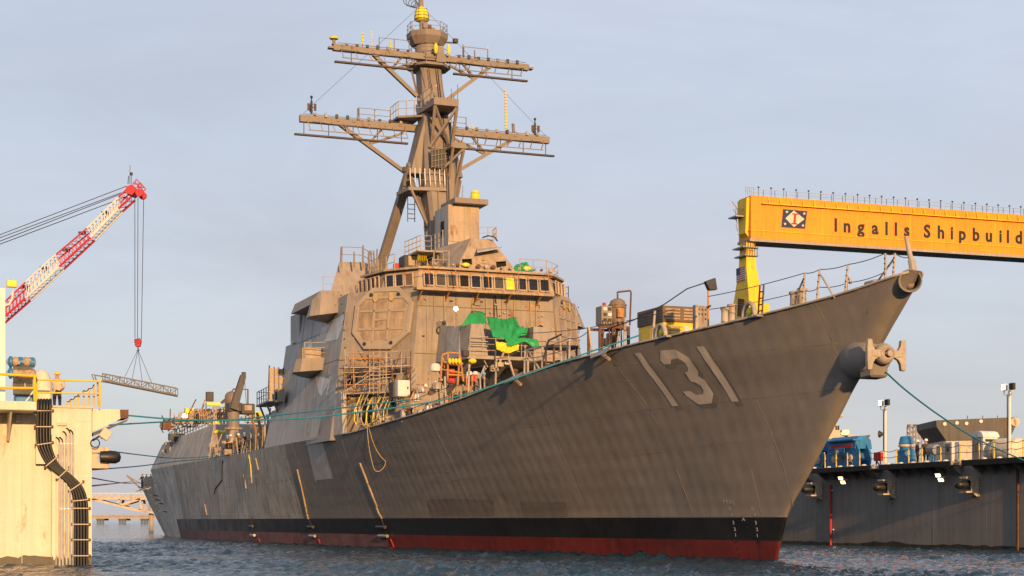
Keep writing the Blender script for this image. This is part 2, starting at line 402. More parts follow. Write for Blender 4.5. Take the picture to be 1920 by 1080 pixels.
def hull_zone(rows, u0=None, u1=U_END, side=1, du=.215, fine=True):
    """rows: functions u -> z, bottom to top"""
    mb = MB(); qs = [0, .0004, .0012, .003, .0055]
    step = du / 150
    q = .008
    while q < 1: qs.append(q); q += step if q < .5 else step * 2.2
    qs.append(1.)
    grid = []
    for q in qs:
        col = []
        for fz in rows:
            u = -5 + q * 148
            for _ in range(8):
                z = fz(u); us = u_stem(z); u = us + q * (u1 - us)
            if u0 is not None and u < u0: u = u0; z = fz(u)
            col.append(hullp(u, z, 0, side) if q > 0 else Vector((u, 0, z)))
        grid.append(col)
    n = len(rows); nv = len(grid)
    mb.v = [tuple(p) for c in grid for p in c]
    for i in range(nv - 1):
        for j in range(n - 1):
            a = i * n + j; mb.f.append((a, a + n, a + n + 1, a + 1))
    return mb
def const(z): return lambda u: z
def frac(t): return lambda u: 1.97 + t * (z_deck(u) - 1.97)
BAND1, BAND2 = .88, 1.97
def two(f):
    m = f(1); m2 = f(-1); m.add(m2.v, m2.f); return m
U_AFT = 112.
nrow = 44
hull = hull_zone([frac(j / nrow) for j in range(nrow + 1)], u1=U_STEP)
p_ = hull_zone([frac(j / 12) for j in range(13)], u1=U_STEP, side=-1, du=1.2); hull.add(p_.v, p_.f)
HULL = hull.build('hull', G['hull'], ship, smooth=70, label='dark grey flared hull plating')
def aft_zone(rows, u0, u1, du=.5):
    mb = MB(); us = [u0 + (u1 - u0) * i / int((u1 - u0) / du) for i in range(int((u1 - u0) / du) + 1)]
    for s in (1, -1):
        b = len(mb.v); n = len(rows)
        for u in us: mb.v += [tuple(hullp(u, fz(u), .004 if u < U_STEP else 0, s)) for fz in rows]
        for i in range(len(us) - 1):
            for j in range(n - 1):
                a = b + i * n + j; mb.f.append((a, a + n, a + n + 1, a + 1))
    return mb
sb = hull_zone([const(BAND1 + (BAND2 - BAND1) * j / 4) for j in range(5)], u1=U_AFT)
p_ = hull_zone([const(BAND1), const(BAND2)], u1=U_AFT, side=-1, du=1.2); sb.add(p_.v, p_.f)
sb.build('boot_stripe', G['black'], ship, smooth=70)
sb = hull_zone([const(-1.2 + (BAND1 + 1.2) * j / 6) for j in range(7)], u1=40)
p_ = hull_zone([const(-1.2), const(BAND1)], u1=40, side=-1, du=1.2); sb.add(p_.v, p_.f)
sb.build('bottom_paint', G['red'], ship, smooth=70)
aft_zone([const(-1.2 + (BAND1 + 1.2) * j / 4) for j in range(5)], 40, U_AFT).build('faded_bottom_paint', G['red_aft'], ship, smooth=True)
q = aft_zone([const(-1.2 + (BAND2 + 1.2) * j / 5) for j in range(6)], U_AFT, U_END)
p_ = aft_zone([const(BAND2 + (Z_FAN - BAND2) * j / 12) for j in range(13)], U_STEP, U_END); q.add(p_.v, p_.f)
tr = []                                                             # transom and the bulkhead at the fantail break
for s, zz in ((1, [-1.2, 0, 2, 4, Z_FAN]), (-1, [Z_FAN, 4, 2, 0, -1.2])):
    tr += [hullp(U_END, z, 0, s) for z in zz]
q.add(tr, [tuple(range(len(tr)))])
tr = [hullp(U_STEP, z, 0, 1) for z in (Z_FAN - .1, 6.8, 7.6)] + [hullp(U_STEP, z, 0, -1) for z in (7.6, 6.8, Z_FAN - .1)]
q.add(tr, [tuple(range(len(tr)))])
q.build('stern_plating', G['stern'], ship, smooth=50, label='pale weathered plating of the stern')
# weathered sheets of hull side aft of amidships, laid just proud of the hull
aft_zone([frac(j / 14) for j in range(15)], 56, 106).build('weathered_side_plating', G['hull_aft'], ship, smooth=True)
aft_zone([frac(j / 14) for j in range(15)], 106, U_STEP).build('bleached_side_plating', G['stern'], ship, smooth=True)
# decks
mb = MB(); us = [-10.6, -9, -7, -5, -2] + [i * 2. for i in range(0, 62)] + [U_STEP]
for u in us:
    zz = z_deck(u) - .1; b = half(u, z_deck(u)) - .05
    mb.v += [(u, b, zz), (u, 0, zz + .12), (u, -b, zz)]
for i in range(len(us) - 1):
    a = i * 3; mb.f += [(a, a + 1, a + 4, a + 3), (a + 1, a + 2, a + 5, a + 4)]
mb.build('weather_deck', G['deck'], ship)
mb = MB(); us = [U_STEP + i * 2 for i in range(10)]; us[-1] = U_END - .05
for u in us: b = half(u, Z_FAN) - .03; mb.v += [(u, b, Z_FAN - .06), (u, -b, Z_FAN - .06)]
for i in range(len(us) - 1): mb.f.append((2 * i, 2 * i + 1, 2 * i + 3, 2 * i + 2))
mb.build('fantail_deck', G['deck'], ship)
# rounded gunwale strip
mb = MB()
for s in (1, -1):
    mb.pipe([hullp(u, z_deck(u) - .02, .015, s) for u in [-10.9 + i * .6 for i in range(88)]], .055, 6)
mb.build('gunwale', G['edge'], ship, smooth=True)
# weld seams standing proud of the plating
def seam(pts_uz, w=.009):
    mb = MB(); pts = []
    for (u0, z0), (u1, z1) in zip(pts_uz, pts_uz[1:]):
        n = max(2, int(math.hypot(u1 - u0, z1 - z0) / .4))
        pts += [(u0 + (u1 - u0) * i / n, z0 + (z1 - z0) * i / n) for i in range(n)]
    pts.append(pts_uz[-1])
    mb.pipe([hullp(u, z, .0) for u, z in pts], w, 5)
    return mb.build('weld_seam', G['seam'], HULL, smooth=True)
def seam_px(pts, w=.009):
    r = [hull_hit(*p) for p in pts]
    if all(r): seam(r, w)
S_LINES = [[(820, 906), (1000, 880), (1180, 855), (1340, 834), (1480, 815), (1555, 802)],
           [(780, 826), (880, 815), (1000, 800), (1100, 785), (1212, 768), (1330, 755), (1440, 744), (1590, 728)],
           [(700, 832), (830, 818), (900, 806)],
           [(1150, 685), (1235, 680), (1340, 668), (1450, 655), (1572, 643)],
           [(860, 760), (950, 745), (1050, 728), (1150, 716), (1178, 714)],
           [(620, 900), (720, 893), (840, 884)], [(440, 914), (540, 902), (620, 898)],
           [(355, 920), (440, 913)], [(395, 966), (620, 970), (900, 970), (1200, 969), (1466, 968)],
           [(790, 760), (812, 797), (850, 872), (880, 940)], [(1150, 677), (1178, 714), (1212, 760), (1235, 800)],
           [(1020, 770), (1045, 830), (1075, 900), (1098, 955)],
           [(1415, 744), (1440, 800), (1470, 880), (1488, 950)], [(1525, 565), (1545, 600), (1560, 640)], [(1558, 645), (1572, 668), (1580, 690)],
           [(1268, 880), (1283, 920), (1299, 966)], [(1408, 880), (1420, 930), (1427, 965)], [(545, 830), (560, 870), (575, 930), (580, 968)],
           [(640, 820), (650, 860), (660, 900)], [(1636, 527), (1630, 560), (1625, 590)]]
for L in S_LINES: seam_px(L)

# flat paint carried on the curved plating
def decal(name, outline, mat, off, parent=None, pix=True, step=.35, label=None):
    pts = [hull_hit(*p) if pix else p for p in outline]
    bm = bmesh.new(); vs_ = [bm.verts.new((u, z, 0)) for u, z in pts]; f = bm.faces.new(vs_); f.normal_update()
    bmesh.ops.triangulate(bm, faces=[f])
    for _ in range(7):
        long = [e for e in bm.edges if e.calc_length() > step]
        if not long: break
        bmesh.ops.subdivide_edges(bm, edges=long, cuts=1, use_grid_fill=False)
        bmesh.ops.triangulate(bm, faces=[f for f in bm.faces if len(f.verts) > 3])
    for v in bm.verts: v.co = hullp(v.co.x, v.co.y, off)
    me = bpy.data.meshes.new(name); bm.to_mesh(me); bm.free(); me.materials.append(mat)
    me.polygons.foreach_set('use_smooth', [True] * len(me.polygons))
    o = bpy.data.objects.new(name, me); COL.objects.link(o); o.parent = parent or HULL
    if label: o['label'] = label
    return o
def z5(x, y): return (1150 + x / 6, 620 + y / 6)
ONE_A = [z5(*p) for p in [(232, 250), (305, 248), (735, 845), (665, 850)]]
ONE_B = [z5(*p) for p in [(930, 180), (1018, 175), (1415, 795), (1335, 800)]]
THREE = [z5(*p) for p in [(530, 225), (690, 210), (850, 305), (955, 455), (955, 510), (1030, 555), (1125, 710), (1110, 815), (960, 830), (825, 735), (788, 685), (865, 680),
                          (935, 722), (1010, 715), (1015, 675), (985, 620), (935, 585), (870, 570), (805, 470), (838, 462), (840, 425), (815, 370), (765, 330), (720, 312), (648, 325), (648, 372), (572, 380), (528, 335)]]
for k, (nm, P) in enumerate((('numeral_one', ONE_A), ('numeral_three', THREE), ('numeral_one', ONE_B))):
    sh = [(x + 9.5, y + 8) for x, y in P]
    decal('numeral_shadow', sh, G['shadowp'], .010)
    decal(nm, P, G['digit'], .019, label='pale grey painted numeral of the hull number 131')
decal('primer_patch', [(574, 827), (601, 821), (606, 830), (607, 836), (625, 897), (611, 899), (610, 902), (608, 899), (593, 901), (592, 906), (590, 899)], G['patch'], .012)
decal('primer_patch', [(583, 821), (602, 818), (602, 822), (583, 825)], G['whitep'], .016)
decal('dark_paint_patch', [(800, 937), (850, 935), (925, 938), (925, 968), (806, 968)], G['shadowp'], .008)
decal('dark_paint_patch', [(975, 940), (1060, 942), (1066, 969), (980, 969)], G['shadowp'], .008)

# draught marks and stem lettering
def text_uz(s, x, y, hpx, mat, spacing=1.0, bold=.0, off=.016):
    u0, z0 = hull_hit(x, y); u1, z1 = hull_hit(x, y - hpx); size = abs(z1 - z0) / .72
    cu = bpy.data.curves.new('t', 'FONT'); cu.body = s; cu.size = size; cu.space_character = spacing; cu.align_x = 'CENTER'; cu.offset = bold * size; cu.resolution_u = 2
    ob = bpy.data.objects.new('t', cu); COL.objects.link(ob)
    me = bpy.data.meshes.new_from_object(ob.evaluated_get(bpy.context.evaluated_depsgraph_get()))
    bpy.data.objects.remove(ob)
    rake = (u_stem(z0 + 1) - u_stem(z0)) * .55
    for v in me.vertices:
        uu, zz = u0 - v.co.x * 1.25 + 0 * rake, z0 + v.co.y
        v.co = hullp(uu, zz, off)
    me.materials.clear(); me.materials.append(mat)
    o = bpy.data.objects.new('draught_mark', me); COL.objects.link(o); o.parent = HULL; return o
text_uz('PROJ', 1367, 944, 7, G['digit'], 1.35, .02)
for s, x, y, mt in [('35', 1369, 957, 'digit'), ('4', 1373.5, 968.5, 'digit'), ('3', 1376, 983, 'white'), ('2', 1378.5, 995, 'white'), ('1', 1380, 1006, 'white'), ('30', 1381, 1018, 'dark'), ('9', 1384, 1031, 'dark'), ('8', 1386, 1043, 'dark'),
                    ('25', 1412, 957, 'digit'), ('4', 1416.5, 968.5, 'digit'), ('3', 1418, 983, 'white'), ('2', 1420, 995.5, 'white'), ('1', 1420.5, 1007, 'white'), ('20', 1421.5, 1019, 'dark'), ('9', 1425, 1032, 'dark'), ('8', 1425.5, 1044, 'dark')]:
    text_uz(s, x, y, 6.5, G[mt], 1, .02)
decal('load_mark', [(1391.5, 976), (1394, 970.5), (1397.5, 976), (1396.3, 976.6), (1394, 972.6), (1392.4, 976.6)], G['white'], .014)

# timber rubbing strips and steel lugs on the side
def strip(pts, w, mat, name, d=.10):
    r = [hull_hit(*p) for p in pts]; mb = MB()
    P = []
    for (u0, z0), (u1, z1) in zip(r, r[1:]):
        n = max(2, int(abs(z1 - z0) / .35)); P += [(u0 + (u1 - u0) * i / n, z0 + (z1 - z0) * i / n) for i in range(n)]
    P.append(r[-1])
    rings = []
    for u, z in P:
        ww = w / 2
        rings.append([hullp(u - ww, z, -.02), hullp(u + ww, z, -.02), hullp(u + ww, z, d), hullp(u - ww, z, d)])
    mb.loft(rings); return mb.build(name, mat, HULL, bevel=.01)
strip([(675, 868), (692, 912), (707, 950)], .2, G['wood'], 'rubbing_strip')
strip([(706, 950), (711, 962), (717, 972)], .13, G['wood'], 'rubbing_strip')
strip([(558, 880), (567, 918), (576, 962)], .17, G['wood'], 'rubbing_strip')
strip([(576, 963), (579, 973)], .16, G['wood'], 'rubbing_strip')
strip([(480, 859), (485, 881)], .2, G['wood'], 'rubbing_strip'); strip([(457, 889), (462, 916)], .26, G['wood'], 'rubbing_strip')
strip([(384, 946), (388, 966)], .5, G['wood'], 'rubbing_strip')
for x, y in ((718, 987), (586, 987), (474, 986)):
    k = 1 if x > 600 else .8
    for dx, dy, mt in ((0, 0, 'dark'), (4 * k, 17, 'bare')):
        u, z = hull_hit(x + dx, y + dy); mb = MB()
        a = hullp(u - .75 * k, z, .16); b = hullp(u + .75 * k, z, .16)
        mb.tube(a, b, .12, n=8)
        for e in (-.5, .5): mb.bar(hullp(u + e * k, z, -.05), hullp(u + e * k, z, .14), .1)
        mb.build('side_lug', G[mt], HULL, smooth=40)
    strip([(x + 14 * k, y + 23), (x + 21 * k, y + 39)], .13, G['redp'], 'red_pad_eye', .06)
strip([(574, 963), (585, 986)], .1, G['dark'], 'guide_bar', .05); strip([(712, 963), (719, 984)], .1, G['dark'], 'guide_bar', .05); strip([(473, 970), (475, 1004)], .16, G['dark'], 'guide_bar', .06)
# ------------------------------------------------------------------ forward deckhouse
def Fv(z): return 4.81 + (17.3 - z) * .083            # half width of the front bulkhead
def Ov(z): return 8.44 + (17.55 - z) * .131           # outer half width
def ring_house(z, ua=57.7):
    return [(38.87, Fv(z), z), (43.4, Ov(z), z), (ua, Ov(z), z), (ua, -Ov(z), z), (43.4, -Ov(z), z), (38.87, -Fv(z), z)]
HOUSE = MB().loft([ring_house(7.3), ring_house(10.45), ring_house(17.45)]).build('deckhouse', G['house'], ship, label='tan grey forward deckhouse with sloping faces')
MB().loft([[(57.72, Ov(z), z), (61.0, Ov(z), z), (61.0, -Ov(z), z), (57.72, -Ov(z), z)] for z in (7.3, 15.5)]).build('deckhouse_step', G['house_g'], HOUSE)
MB().loft([[(61.02, Ov(z) - .3, z), (63.2, Ov(z) - .3, z), (63.2, -Ov(z) + .3, z), (61.02, -Ov(z) + .3, z)] for z in (7.3, 11.4)]).build('deckhouse_step', G['house_g'], HOUSE)
# shade of the flanks put into the colour: thin greyer plating over the side
for s in (1, -1):
    mb = MB()
    def fl(u, z, d=.02): return (u, s * (Ov(z) + d), z)
    mb.loft([[fl(43.42, z, -.05), fl(43.42, z), fl(57.74, z), fl(57.74, z, -.05)] for z in (10.5, 17.43)])
    mb.build('side_plating', G['house_g'], HOUSE)
    # full-beam lower flank, hull edge to the knuckle
    mb = MB(); us = [41.2 + i * 2.16 for i in range(11)]
    rings = []
    for u in us:
        b = half(u, z_deck(u))
        rings.append([(u, s * (b - .3), z_deck(u) - .02), (u, s * (b - .02), z_deck(u) + .004), (u + (.6 if u == us[0] else 0), s * (Ov(10.5) + .06), 10.52), (u + (.6 if u == us[0] else 0), s * (Ov(10.5) - .3), 10.5)])
    mb.loft(rings).build('lower_flank', G['house_g'], HOUSE, label='flank plating flush with the hull side, greyed for shade')
# bare white primer patches on the flank
mb = MB()
fo = V(45.6, Ov(12) + .03, 11.9)
def onflank(x, y, d=.035):
    n = Vector((0, 1, .131)).normalized(); return onplane(x, y, V(50, Ov(12) + d, 12), n)
WP = [[(592, 709), (600, 706), (612, 709), (617, 712), (614, 722), (608, 733), (603, 743), (598, 738), (594, 724)],
      [(608, 640), (625, 600), (645, 590), (642, 612), (633, 636), (620, 640)], [(618, 706), (620, 706), (613, 741), (611, 741)]]
for k, P in enumerate(WP): MB().extr([onflank(*p) for p in P], (0, .006, 0)).build('primer_patch', G['whitep'], HOUSE)
for x, y in ((585, 742), (578, 752), (602, 760), (590, 768), (583, 778), (572, 784)):
    n = Vector((0, 1, .27)).normalized()
    a = onplane(x, y, V(50, 9.55, 9), n)
    MB().cbox(a + V(0, .03, 0), (.12, .06, .5)).build('foothold', G['white'], HOUSE)
for k, (u0, u1, z0, z1) in enumerate(((44.5, 47.2, 13.6, 15.6), (47.4, 50.2, 13.9, 15.8), (50.8, 53.5, 11.5, 12.6), (44.8, 46.8, 11.0, 12.0), (52, 55, 13.8, 15.2))):
    if k in (0, 2): continue
    MB().extr([(u0, Ov(z0) + .028, z0), (u1, Ov(z0) + .028, z0), (u1 - .3, Ov(z1) + .028, z1), (u0 + .4, Ov(z1) + .028, z1)], (0, .008, 0)).build('repaired_plate', G['bare' if k % 2 else 'whitep'], HOUSE)
for z in (12.9, 15.3): MB().extr([(43.5, Ov(z) + .021, z), (57.7, Ov(z) + .021, z), (57.7, Ov(z) + .021, z + .04), (43.5, Ov(z) + .021, z + .04)], (0, .015, 0)).build('weld_seam', G['seam'], HOUSE)
for u in (46.2, 49.4, 52.6, 55.5): MB().hexa([(u, Ov(10.6), 10.6), (u + .05, Ov(10.6), 10.6), (u + .05, Ov(10.6) + .035, 10.6), (u, Ov(10.6) + .035, 10.6)], [(u, Ov(17.3), 17.3), (u + .05, Ov(17.3), 17.3), (u + .05, Ov(17.3) + .035, 17.3), (u, Ov(17.3) + .035, 17.3)]).build('weld_seam', G['seam'], HOUSE)
# weld seams on the front bulkhead, with footholds and small fittings
for z in (16.2, 13.0, 10.9): MB().box(38.845, 38.88, -Fv(z), Fv(z), z, z + .045).build('weld_seam', G['louvre'], HOUSE)
for v in (2.2, -1.1, -3.6): MB().box(38.85, 38.88, v, v + .045, 10.5, 17.3).build('weld_seam', G['louvre'], HOUSE)
for i in range(60):
    v = rng.uniform(-4.6, 4.6); z = rng.choice([16.6, 15.9, 15.2, 14.2, 11.9, 11.3]) + rng.uniform(-.15, .15)
    MB().cbox((38.8, v, z), (.14, rng.choice([.08, .16, .2]), .07)).build('wall_lug', G['edge' if i % 2 else 'rust'], HOUSE)
for z in (16.9, 16.5, 16.1, 15.7, 15.3): MB().pipe([(38.85, .9, z), (38.68, .88, z - .06), (38.68, .5, z - .06), (38.85, .48, z)], .025, 5).build('rung', G['edge'], HOUSE)
for i in range(16):
    v0 = rng.uniform(-4.4, 3.6); z0 = rng.uniform(10.8, 16.3); w_, h_ = rng.uniform(.25, 1.0), rng.uniform(.3, 1.1)
    MB().box(38.858, 38.87, v0, v0 + w_, z0, z0 + h_).build('primer_patch', G[rng.choice(['house', 'house', 'patch', 'array', 'house_g', 'array_p'])], HOUSE)
for i in range(14):
    v0 = rng.uniform(-4.4, 4.5); z1 = rng.choice([17.1, 17.1, 15.5]); z0 = z1 - rng.uniform(1.2, 4.2)
    MB().pipe([(38.78, v0, z1), (38.76, v0 + rng.uniform(-.1, .1), (z0 + z1) / 2), (38.77, v0 + rng.uniform(-.2, .2), z0)], rng.choice([.018, .025, .04]), 5).build('hanging_cable', G[rng.choice(['dark', 'edge', 'rust', 'cord'])], HOUSE)
for v0, z0 in ((3.4, 14.6), (-3.9, 15.0), (1.6, 11.6)):
    MB().pipe([(38.76, v0 + .22 * math.cos(t), z0 + .24 * math.sin(t)) for t in [k * .55 for k in range(13)]], .035, 5).build('cable_coil', G['dark'], HOUSE)
# radar faces
for s in (1, -1):
    pf = V(38.87, s * Fv(14), 14); po = V(43.4, s * Ov(14), 14)
    up = V(0, s * -.107, 1); nrm = (po - pf).cross(up).normalized()
    if nrm.x > 0: nrm = -nrm
    OCT = [(701.6, 540.8), (752, 539.3), (777.5, 567.5), (769.8, 623.8), (734, 655.5), (685, 655.5), (663, 625), (669.5, 572)]
    def onf(x, y, d=0):
        p = onplane(x, y, V(38.87, Fv(14), 14), NR1) + NR1 * d
        return V(p.x, s * p.y, p.z)
    if s == 1: NR1 = nrm.copy()
    n_ = V(NR1.x, s * NR1.y, NR1.z)
    face = MB().extr([onf(*p) for p in OCT], n_ * .16).build('radar_face', G['array'], ship, bevel=.03, label='octagonal radar panel frame on the ' + ('starboard' if s == 1 else 'port') + ' deckhouse corner')
    def zz(x, y): return (540 + x / 3.373, 480 + y / 3.373)
    ctr = [sum(p[i] for p in OCT) / 8 for i in (0, 1)]
    inn = [(ctr[0] + (x - ctr[0]) * .86, ctr[1] + (y - ctr[1]) * .86) for x, y in OCT]
    # raised outer frame made of eight members, and the inner grid
    for i in range(8):
        k = (i + 1) % 8
        MB().extr([onf(*p, .16) for p in (OCT[i], OCT[k], inn[k], inn[i])], n_ * .07).build('frame_member', G['array'], face, bevel=.015)
    for P in ([(470, 285), (545, 275), (545, 340), (462, 348)], [(568, 280), (655, 272), (650, 340), (566, 348)], [(668, 275), (752, 268), (752, 330), (665, 340)], [(462, 362), (545, 357), (540, 460), (452, 465)], [(563, 360), (648, 353), (645, 392), (562, 402)], [(660, 352), (748, 346), (740, 450), (655, 458)], [(560, 412), (638, 405), (632, 460), (556, 465)], [(450, 480), (528, 476), (524, 535), (490, 540)], [(545, 478), (628, 470), (625, 530), (542, 536)], [(650, 470), (735, 465), (715, 500), (648, 530)], [(585, 228), (655, 222), (655, 258), (583, 265)]):
        MB().extr([onf(*zz(*p), .161) for p in P], n_ * .012).build('face_panel', G['array_p'], face)
    for a, b in (((478, 272), (748, 262)), ((465, 355), (748, 345)), ((450, 470), (738, 460)), ((563, 240), (540, 545)), ((660, 235), (632, 535)), ((558, 408), (640, 400))):
        MB().bar(onf(*zz(*a), .19), onf(*zz(*b), .19), .16, .07, up=n_).build('grid_bar', G['array'], face, bevel=.01)
    for c in ((568, 270), (668, 263)):
        P = [(c[0] - 9, c[1] - 26), (c[0] + 9, c[1] - 27), (c[0] + 14, c[1] - 10), (c[0] + 12, c[1] + 16), (c[0] + 4, c[1] + 26), (c[0] - 6, c[1] + 26), (c[0] - 13, c[1] + 16), (c[0] - 14, c[1] - 8)]
        MB().extr([onf(*zz(*p), .24) for p in P], n_ * .08).build('lifting_bracket', G['cord'], face)
    for c in ((495, 560), (663, 552), (538, 250), (710, 245)):
        MB().lathe([(.13, 0), (.13, .05), (.06, .05), (.06, .07)], onf(*zz(*c), .22), 10, n_).build('bolt_boss', G['dark'], face)
    for i in range(11):
        MB().lathe([(.045, 0), (.045, .06)], onf(*zz(340 + i * 4 + rng.uniform(-4, 4), 250 + i * 55), .0), 6, n_).build('wall_lug', G['dark'], HOUSE)
    # lower recess: openings, hoses, ledge
    if s == 1:
        for c, w, h in (((499, 985), 40, 80), ((370, 935), 12, 40), ((672, 905), 22, 55)):
            P = [(c[0] + w * math.copysign(abs(math.cos(t)) ** .6, math.cos(t)), c[1] + h * math.copysign(abs(math.sin(t)) ** .6, math.sin(t))) for t in [2 * math.pi * k / 16 for k in range(16)]]
            MB().extr([onf(*zz(*p), .02) for p in P], n_ * .012).build('door_opening', G['hole'], HOUSE)
            ring = [onf(*zz(*p), .05) for p in P]
            MB().pipe(ring + [ring[0]], .035, 6).build('door_coaming', G['edge'], HOUSE, smooth=True)
    if s == 1:
        for P in ([(684, 692), (700, 690), (697, 712), (681, 714)], [(716, 696), (745, 693), (744, 708), (714, 710)], [(655, 700), (672, 698), (669, 722), (652, 724)]):
            MB().extr([onf(*p, .02) for p in P], n_ * .012).build('shade_patch', G['hole'], HOUSE)  # dark patches standing for the shaded recess behind the scaffold
            ring = [onf(*p, .05) for p in P]; MB().pipe(ring + [ring[0]], .035, 5).build('patch_frame', G['louvre'], HOUSE)
        MB().extr([onf(646, 688, .03), onf(768, 684, .03), onf(770, 700, .03), onf(645, 704, .03)], n_ * .01).build('shade_sheet', G['tank'], HOUSE)  # brown sheet painting in the shade behind the scaffold
    P = [onf(650, 740, .05), onf(790, 733, .05), onf(790, 733, .9), onf(650, 740, .6)]
    MB().extr(P, (0, 0, -.1)).build('ledge', G['edge'], HOUSE)
    for i in range(14):
        c = (rng.uniform(385, 700), rng.uniform(890, 1010)); p = onf(*zz(*c), .08)
        MB().cbox(p, (rng.uniform(.1, .3), rng.uniform(.1, .3), rng.uniform(.15, .5))).build('junction_box', G[rng.choice(['edge', 'house_t', 'dark', 'white'])], HOUSE)
# bridge wing sponsons: front face catches the sun
for s in (1, -1):
    def m(*p): return V(p[0], s * p[1], p[2])
    r0 = [m(45.6, 7.8, 16.5), m(45.6, 9.95, 16.15), m(46.2, 10.5, 16.1), m(47.6, 10.4, 16.1), m(49.5, 7.8, 16.1)]
    r1 = [m(46.2, 7.6, 18.0), m(46.2, 9.65, 17.95), m(46.7, 10.2, 17.3), m(47.9, 10.0, 17.3), m(49.8, 7.6, 18.0)]
    r2 = [m(47.9, 8, 16.1), m(47.9, 8.9, 15.95), m(48.1, 9.0, 15.95), m(48.3, 9.0, 15.95), m(48.8, 8, 15.95)]
    MB().loft([r2, r0, r1]).build('bridge_wing', G['house'], HOUSE)
    r0 = [m(47.6, 8.3, 12.6), m(48.5, 10.62, 12.42), m(49.2, 10.95, 12.42), m(50.3, 10.8, 12.4), m(53, 8.3, 12.3)]
    r1 = [m(47.6, 8.2, 13.45), m(48.4, 10.45, 13.35), m(49.1, 10.75, 13.35), m(50.3, 10.6, 13.3), m(53, 8.2, 13.3)]
    r2 = [m(50.3, 8.7, 12.3), m(50.6, 9.8, 12.25), m(50.8, 9.9, 12.25), m(51.0, 9.9, 12.25), m(52, 8.7, 12.2)]
    MB().loft([r2, r0, r1]).build('boat_deck_sponson', G['house'], HOUSE)
    MB().loft([[m(48.7, 9.0, z), m(48.7, 10.4, z), m(49.9, 10.4, z), m(51.0, 9.0, z)] for z in (13.3, 14.15)]).build('locker', G['house_t'], HOUSE, bevel=.03)
    MB().extr([m(59.0, 8.9, 11.1), m(67, 8.6, 11.1), m(67, 9.8, 11.1), m(60, 10.3, 11.1)], (0, 0, .14)).build('side_platform', G['house_g'], HOUSE)
    for u in (60.5, 63, 65.5): MB().bar(m(u, 9.8, 11.1), m(u, 9.3, 9.9), .14).build('platform_brace', G['orange' if u < 63 else 'house_g'], HOUSE)
    # louvred screen of tall panels ahead of the step
    for i in range(3):
        for j in range(4):
            c = m(60.1 + i * .25, 10.05 - i * .42, 11.55 + j * .62)
            MB().cbox(c, (.10, .36, .56)).build('screen_panel', G['house_t'], HOUSE, bevel=.015)
    MB().bar(m(60.2, 10.3, 11.2), m(60.2, 10.2, 13.9), .09).build('screen_post', G['dark'], HOUSE)
    for i in range(3): MB().bar(m(60.2 + i * .25, 9.83 - i * .42, 11.2), m(60.2 + i * .25, 9.83 - i * .42, 13.8), .07).build('screen_post', G['dark'], HOUSE)
    MB().loft([[m(57.6, 9.6, z), m(57.8, 10.1, z), m(59, 10.1, z), m(59, 9.4, z)] for z in (10.9, 11.9)]).build('vent_box', G['house'], HOUSE, bevel=.02)
    MB().box(57.9, 58.6, *sorted((s * 10.1, s * 10.12)), 11.1, 11.7).build('vent_opening', G['hole'], HOUSE)
    # uptake housing behind the bridge
    def up(z):
        k = (z - 17.4); a = .62 * k
        return [m(48.6 + a * .9, 5.9 - .2 * k, z), m(48.9 + a, 8.5 - .42 * k, z), m(59, 5.5 - .15 * k, z), m(59, 3.4, z), m(52.4 + a * .5, 3.6, z)]
    MB().loft([up(17.44), up(20.8)]).build('uptake_housing', G['house'], ship, bevel=.02)
    MB().loft([[m(49.0, 8.55, 17.42), m(47.6, 9.5, 17.42), m(56, 9.5, 17.42), m(56, 8.4, 17.42)], [m(49.2, 8.4, 18.3), m(48.4, 9.2, 18.2), m(56, 9.2, 18.2), m(56, 8.3, 18.3)]]).build('wing_bulwark', G['house'], HOUSE)
    MB().loft([[m(56.5, 7.3, z), m(58.6, 7.3, z), m(58.6, 8.9, z), m(56.5, 8.7, z)] for z in (15.45, 17.6)]).build('side_locker', G['house_g'], HOUSE)
# visor of bridge windows: front row and two slanted side rows
BR = [(44.6, 7.45), (41.2, 6.75), (38.95, 4.95), (38.75, 4.3), (38.75, -4.3), (38.95, -4.95), (41.2, -6.75), (44.6, -7.45)]
def brr(z, k=0, du=0): return [(u + du + .03 * k, v * (1 - .008 * k), z) for u, v in BR]
BRIDGE = MB().loft([brr(17.46), brr(17.62), brr(18.5, 6), brr(18.72, 8)]).build('pilothouse', G['house_t'], ship, label='pilothouse with a row of dark square windows')
def win(p0, p1, z0, z1, n, w, side=1, special=()):
    p0, p1 = Vector((*p0, 0)), Vector((*p1, 0)); d = (p1 - p0); L = d.length; d.normalize(); nn = V(d.y, -d.x, 0)
    if nn.x > 0 and abs(nn.x) > .2: nn = -nn
    elif abs(nn.x) <= .2: nn = nn if nn.y * side > 0 else -nn
    for i in range(n):
        a = p0 + d * (L * (i + .5) / n)
        q = [a - d * w / 2, a + d * w / 2]
        P = [q[0] + V(0, 0, z0), q[1] + V(0, 0, z0), q[1] + V(.12, 0, z1), q[0] + V(.12, 0, z1)]
        f = MB(); 
        for k in range(4): f.bar(P[k] + nn * .05, P[(k + 1) % 4] + nn * .05, .07, .09)
        f = f.build('window_frame', G['house_t'], BRIDGE)
        MB().extr([p + nn * .012 for p in P], nn * .012).build('window_pane', G['tape'] if i in special else (G['house_t'] if i - 100 in special else G[rng.choice(['glass', 'glass', 'glass', 'dark', 'hole', 'louvre'])]), f)
win((38.72, 4.6), (38.72, -4.6), 17.58, 18.44, 11, .68, special=(7, 105))
win((40.9, 6.55), (39.05, 5.1), 17.58, 18.44, 3, .64); win((39.05, -5.1), (40.9, -6.55), 17.58, 18.44, 3, .64)
win((44.4, 7.42), (41.3, 6.8), 17.58, 18.44, 5, .5, 1); win((41.3, -6.8), (44.4, -7.42), 17.58, 18.44, 5, .5, -1)
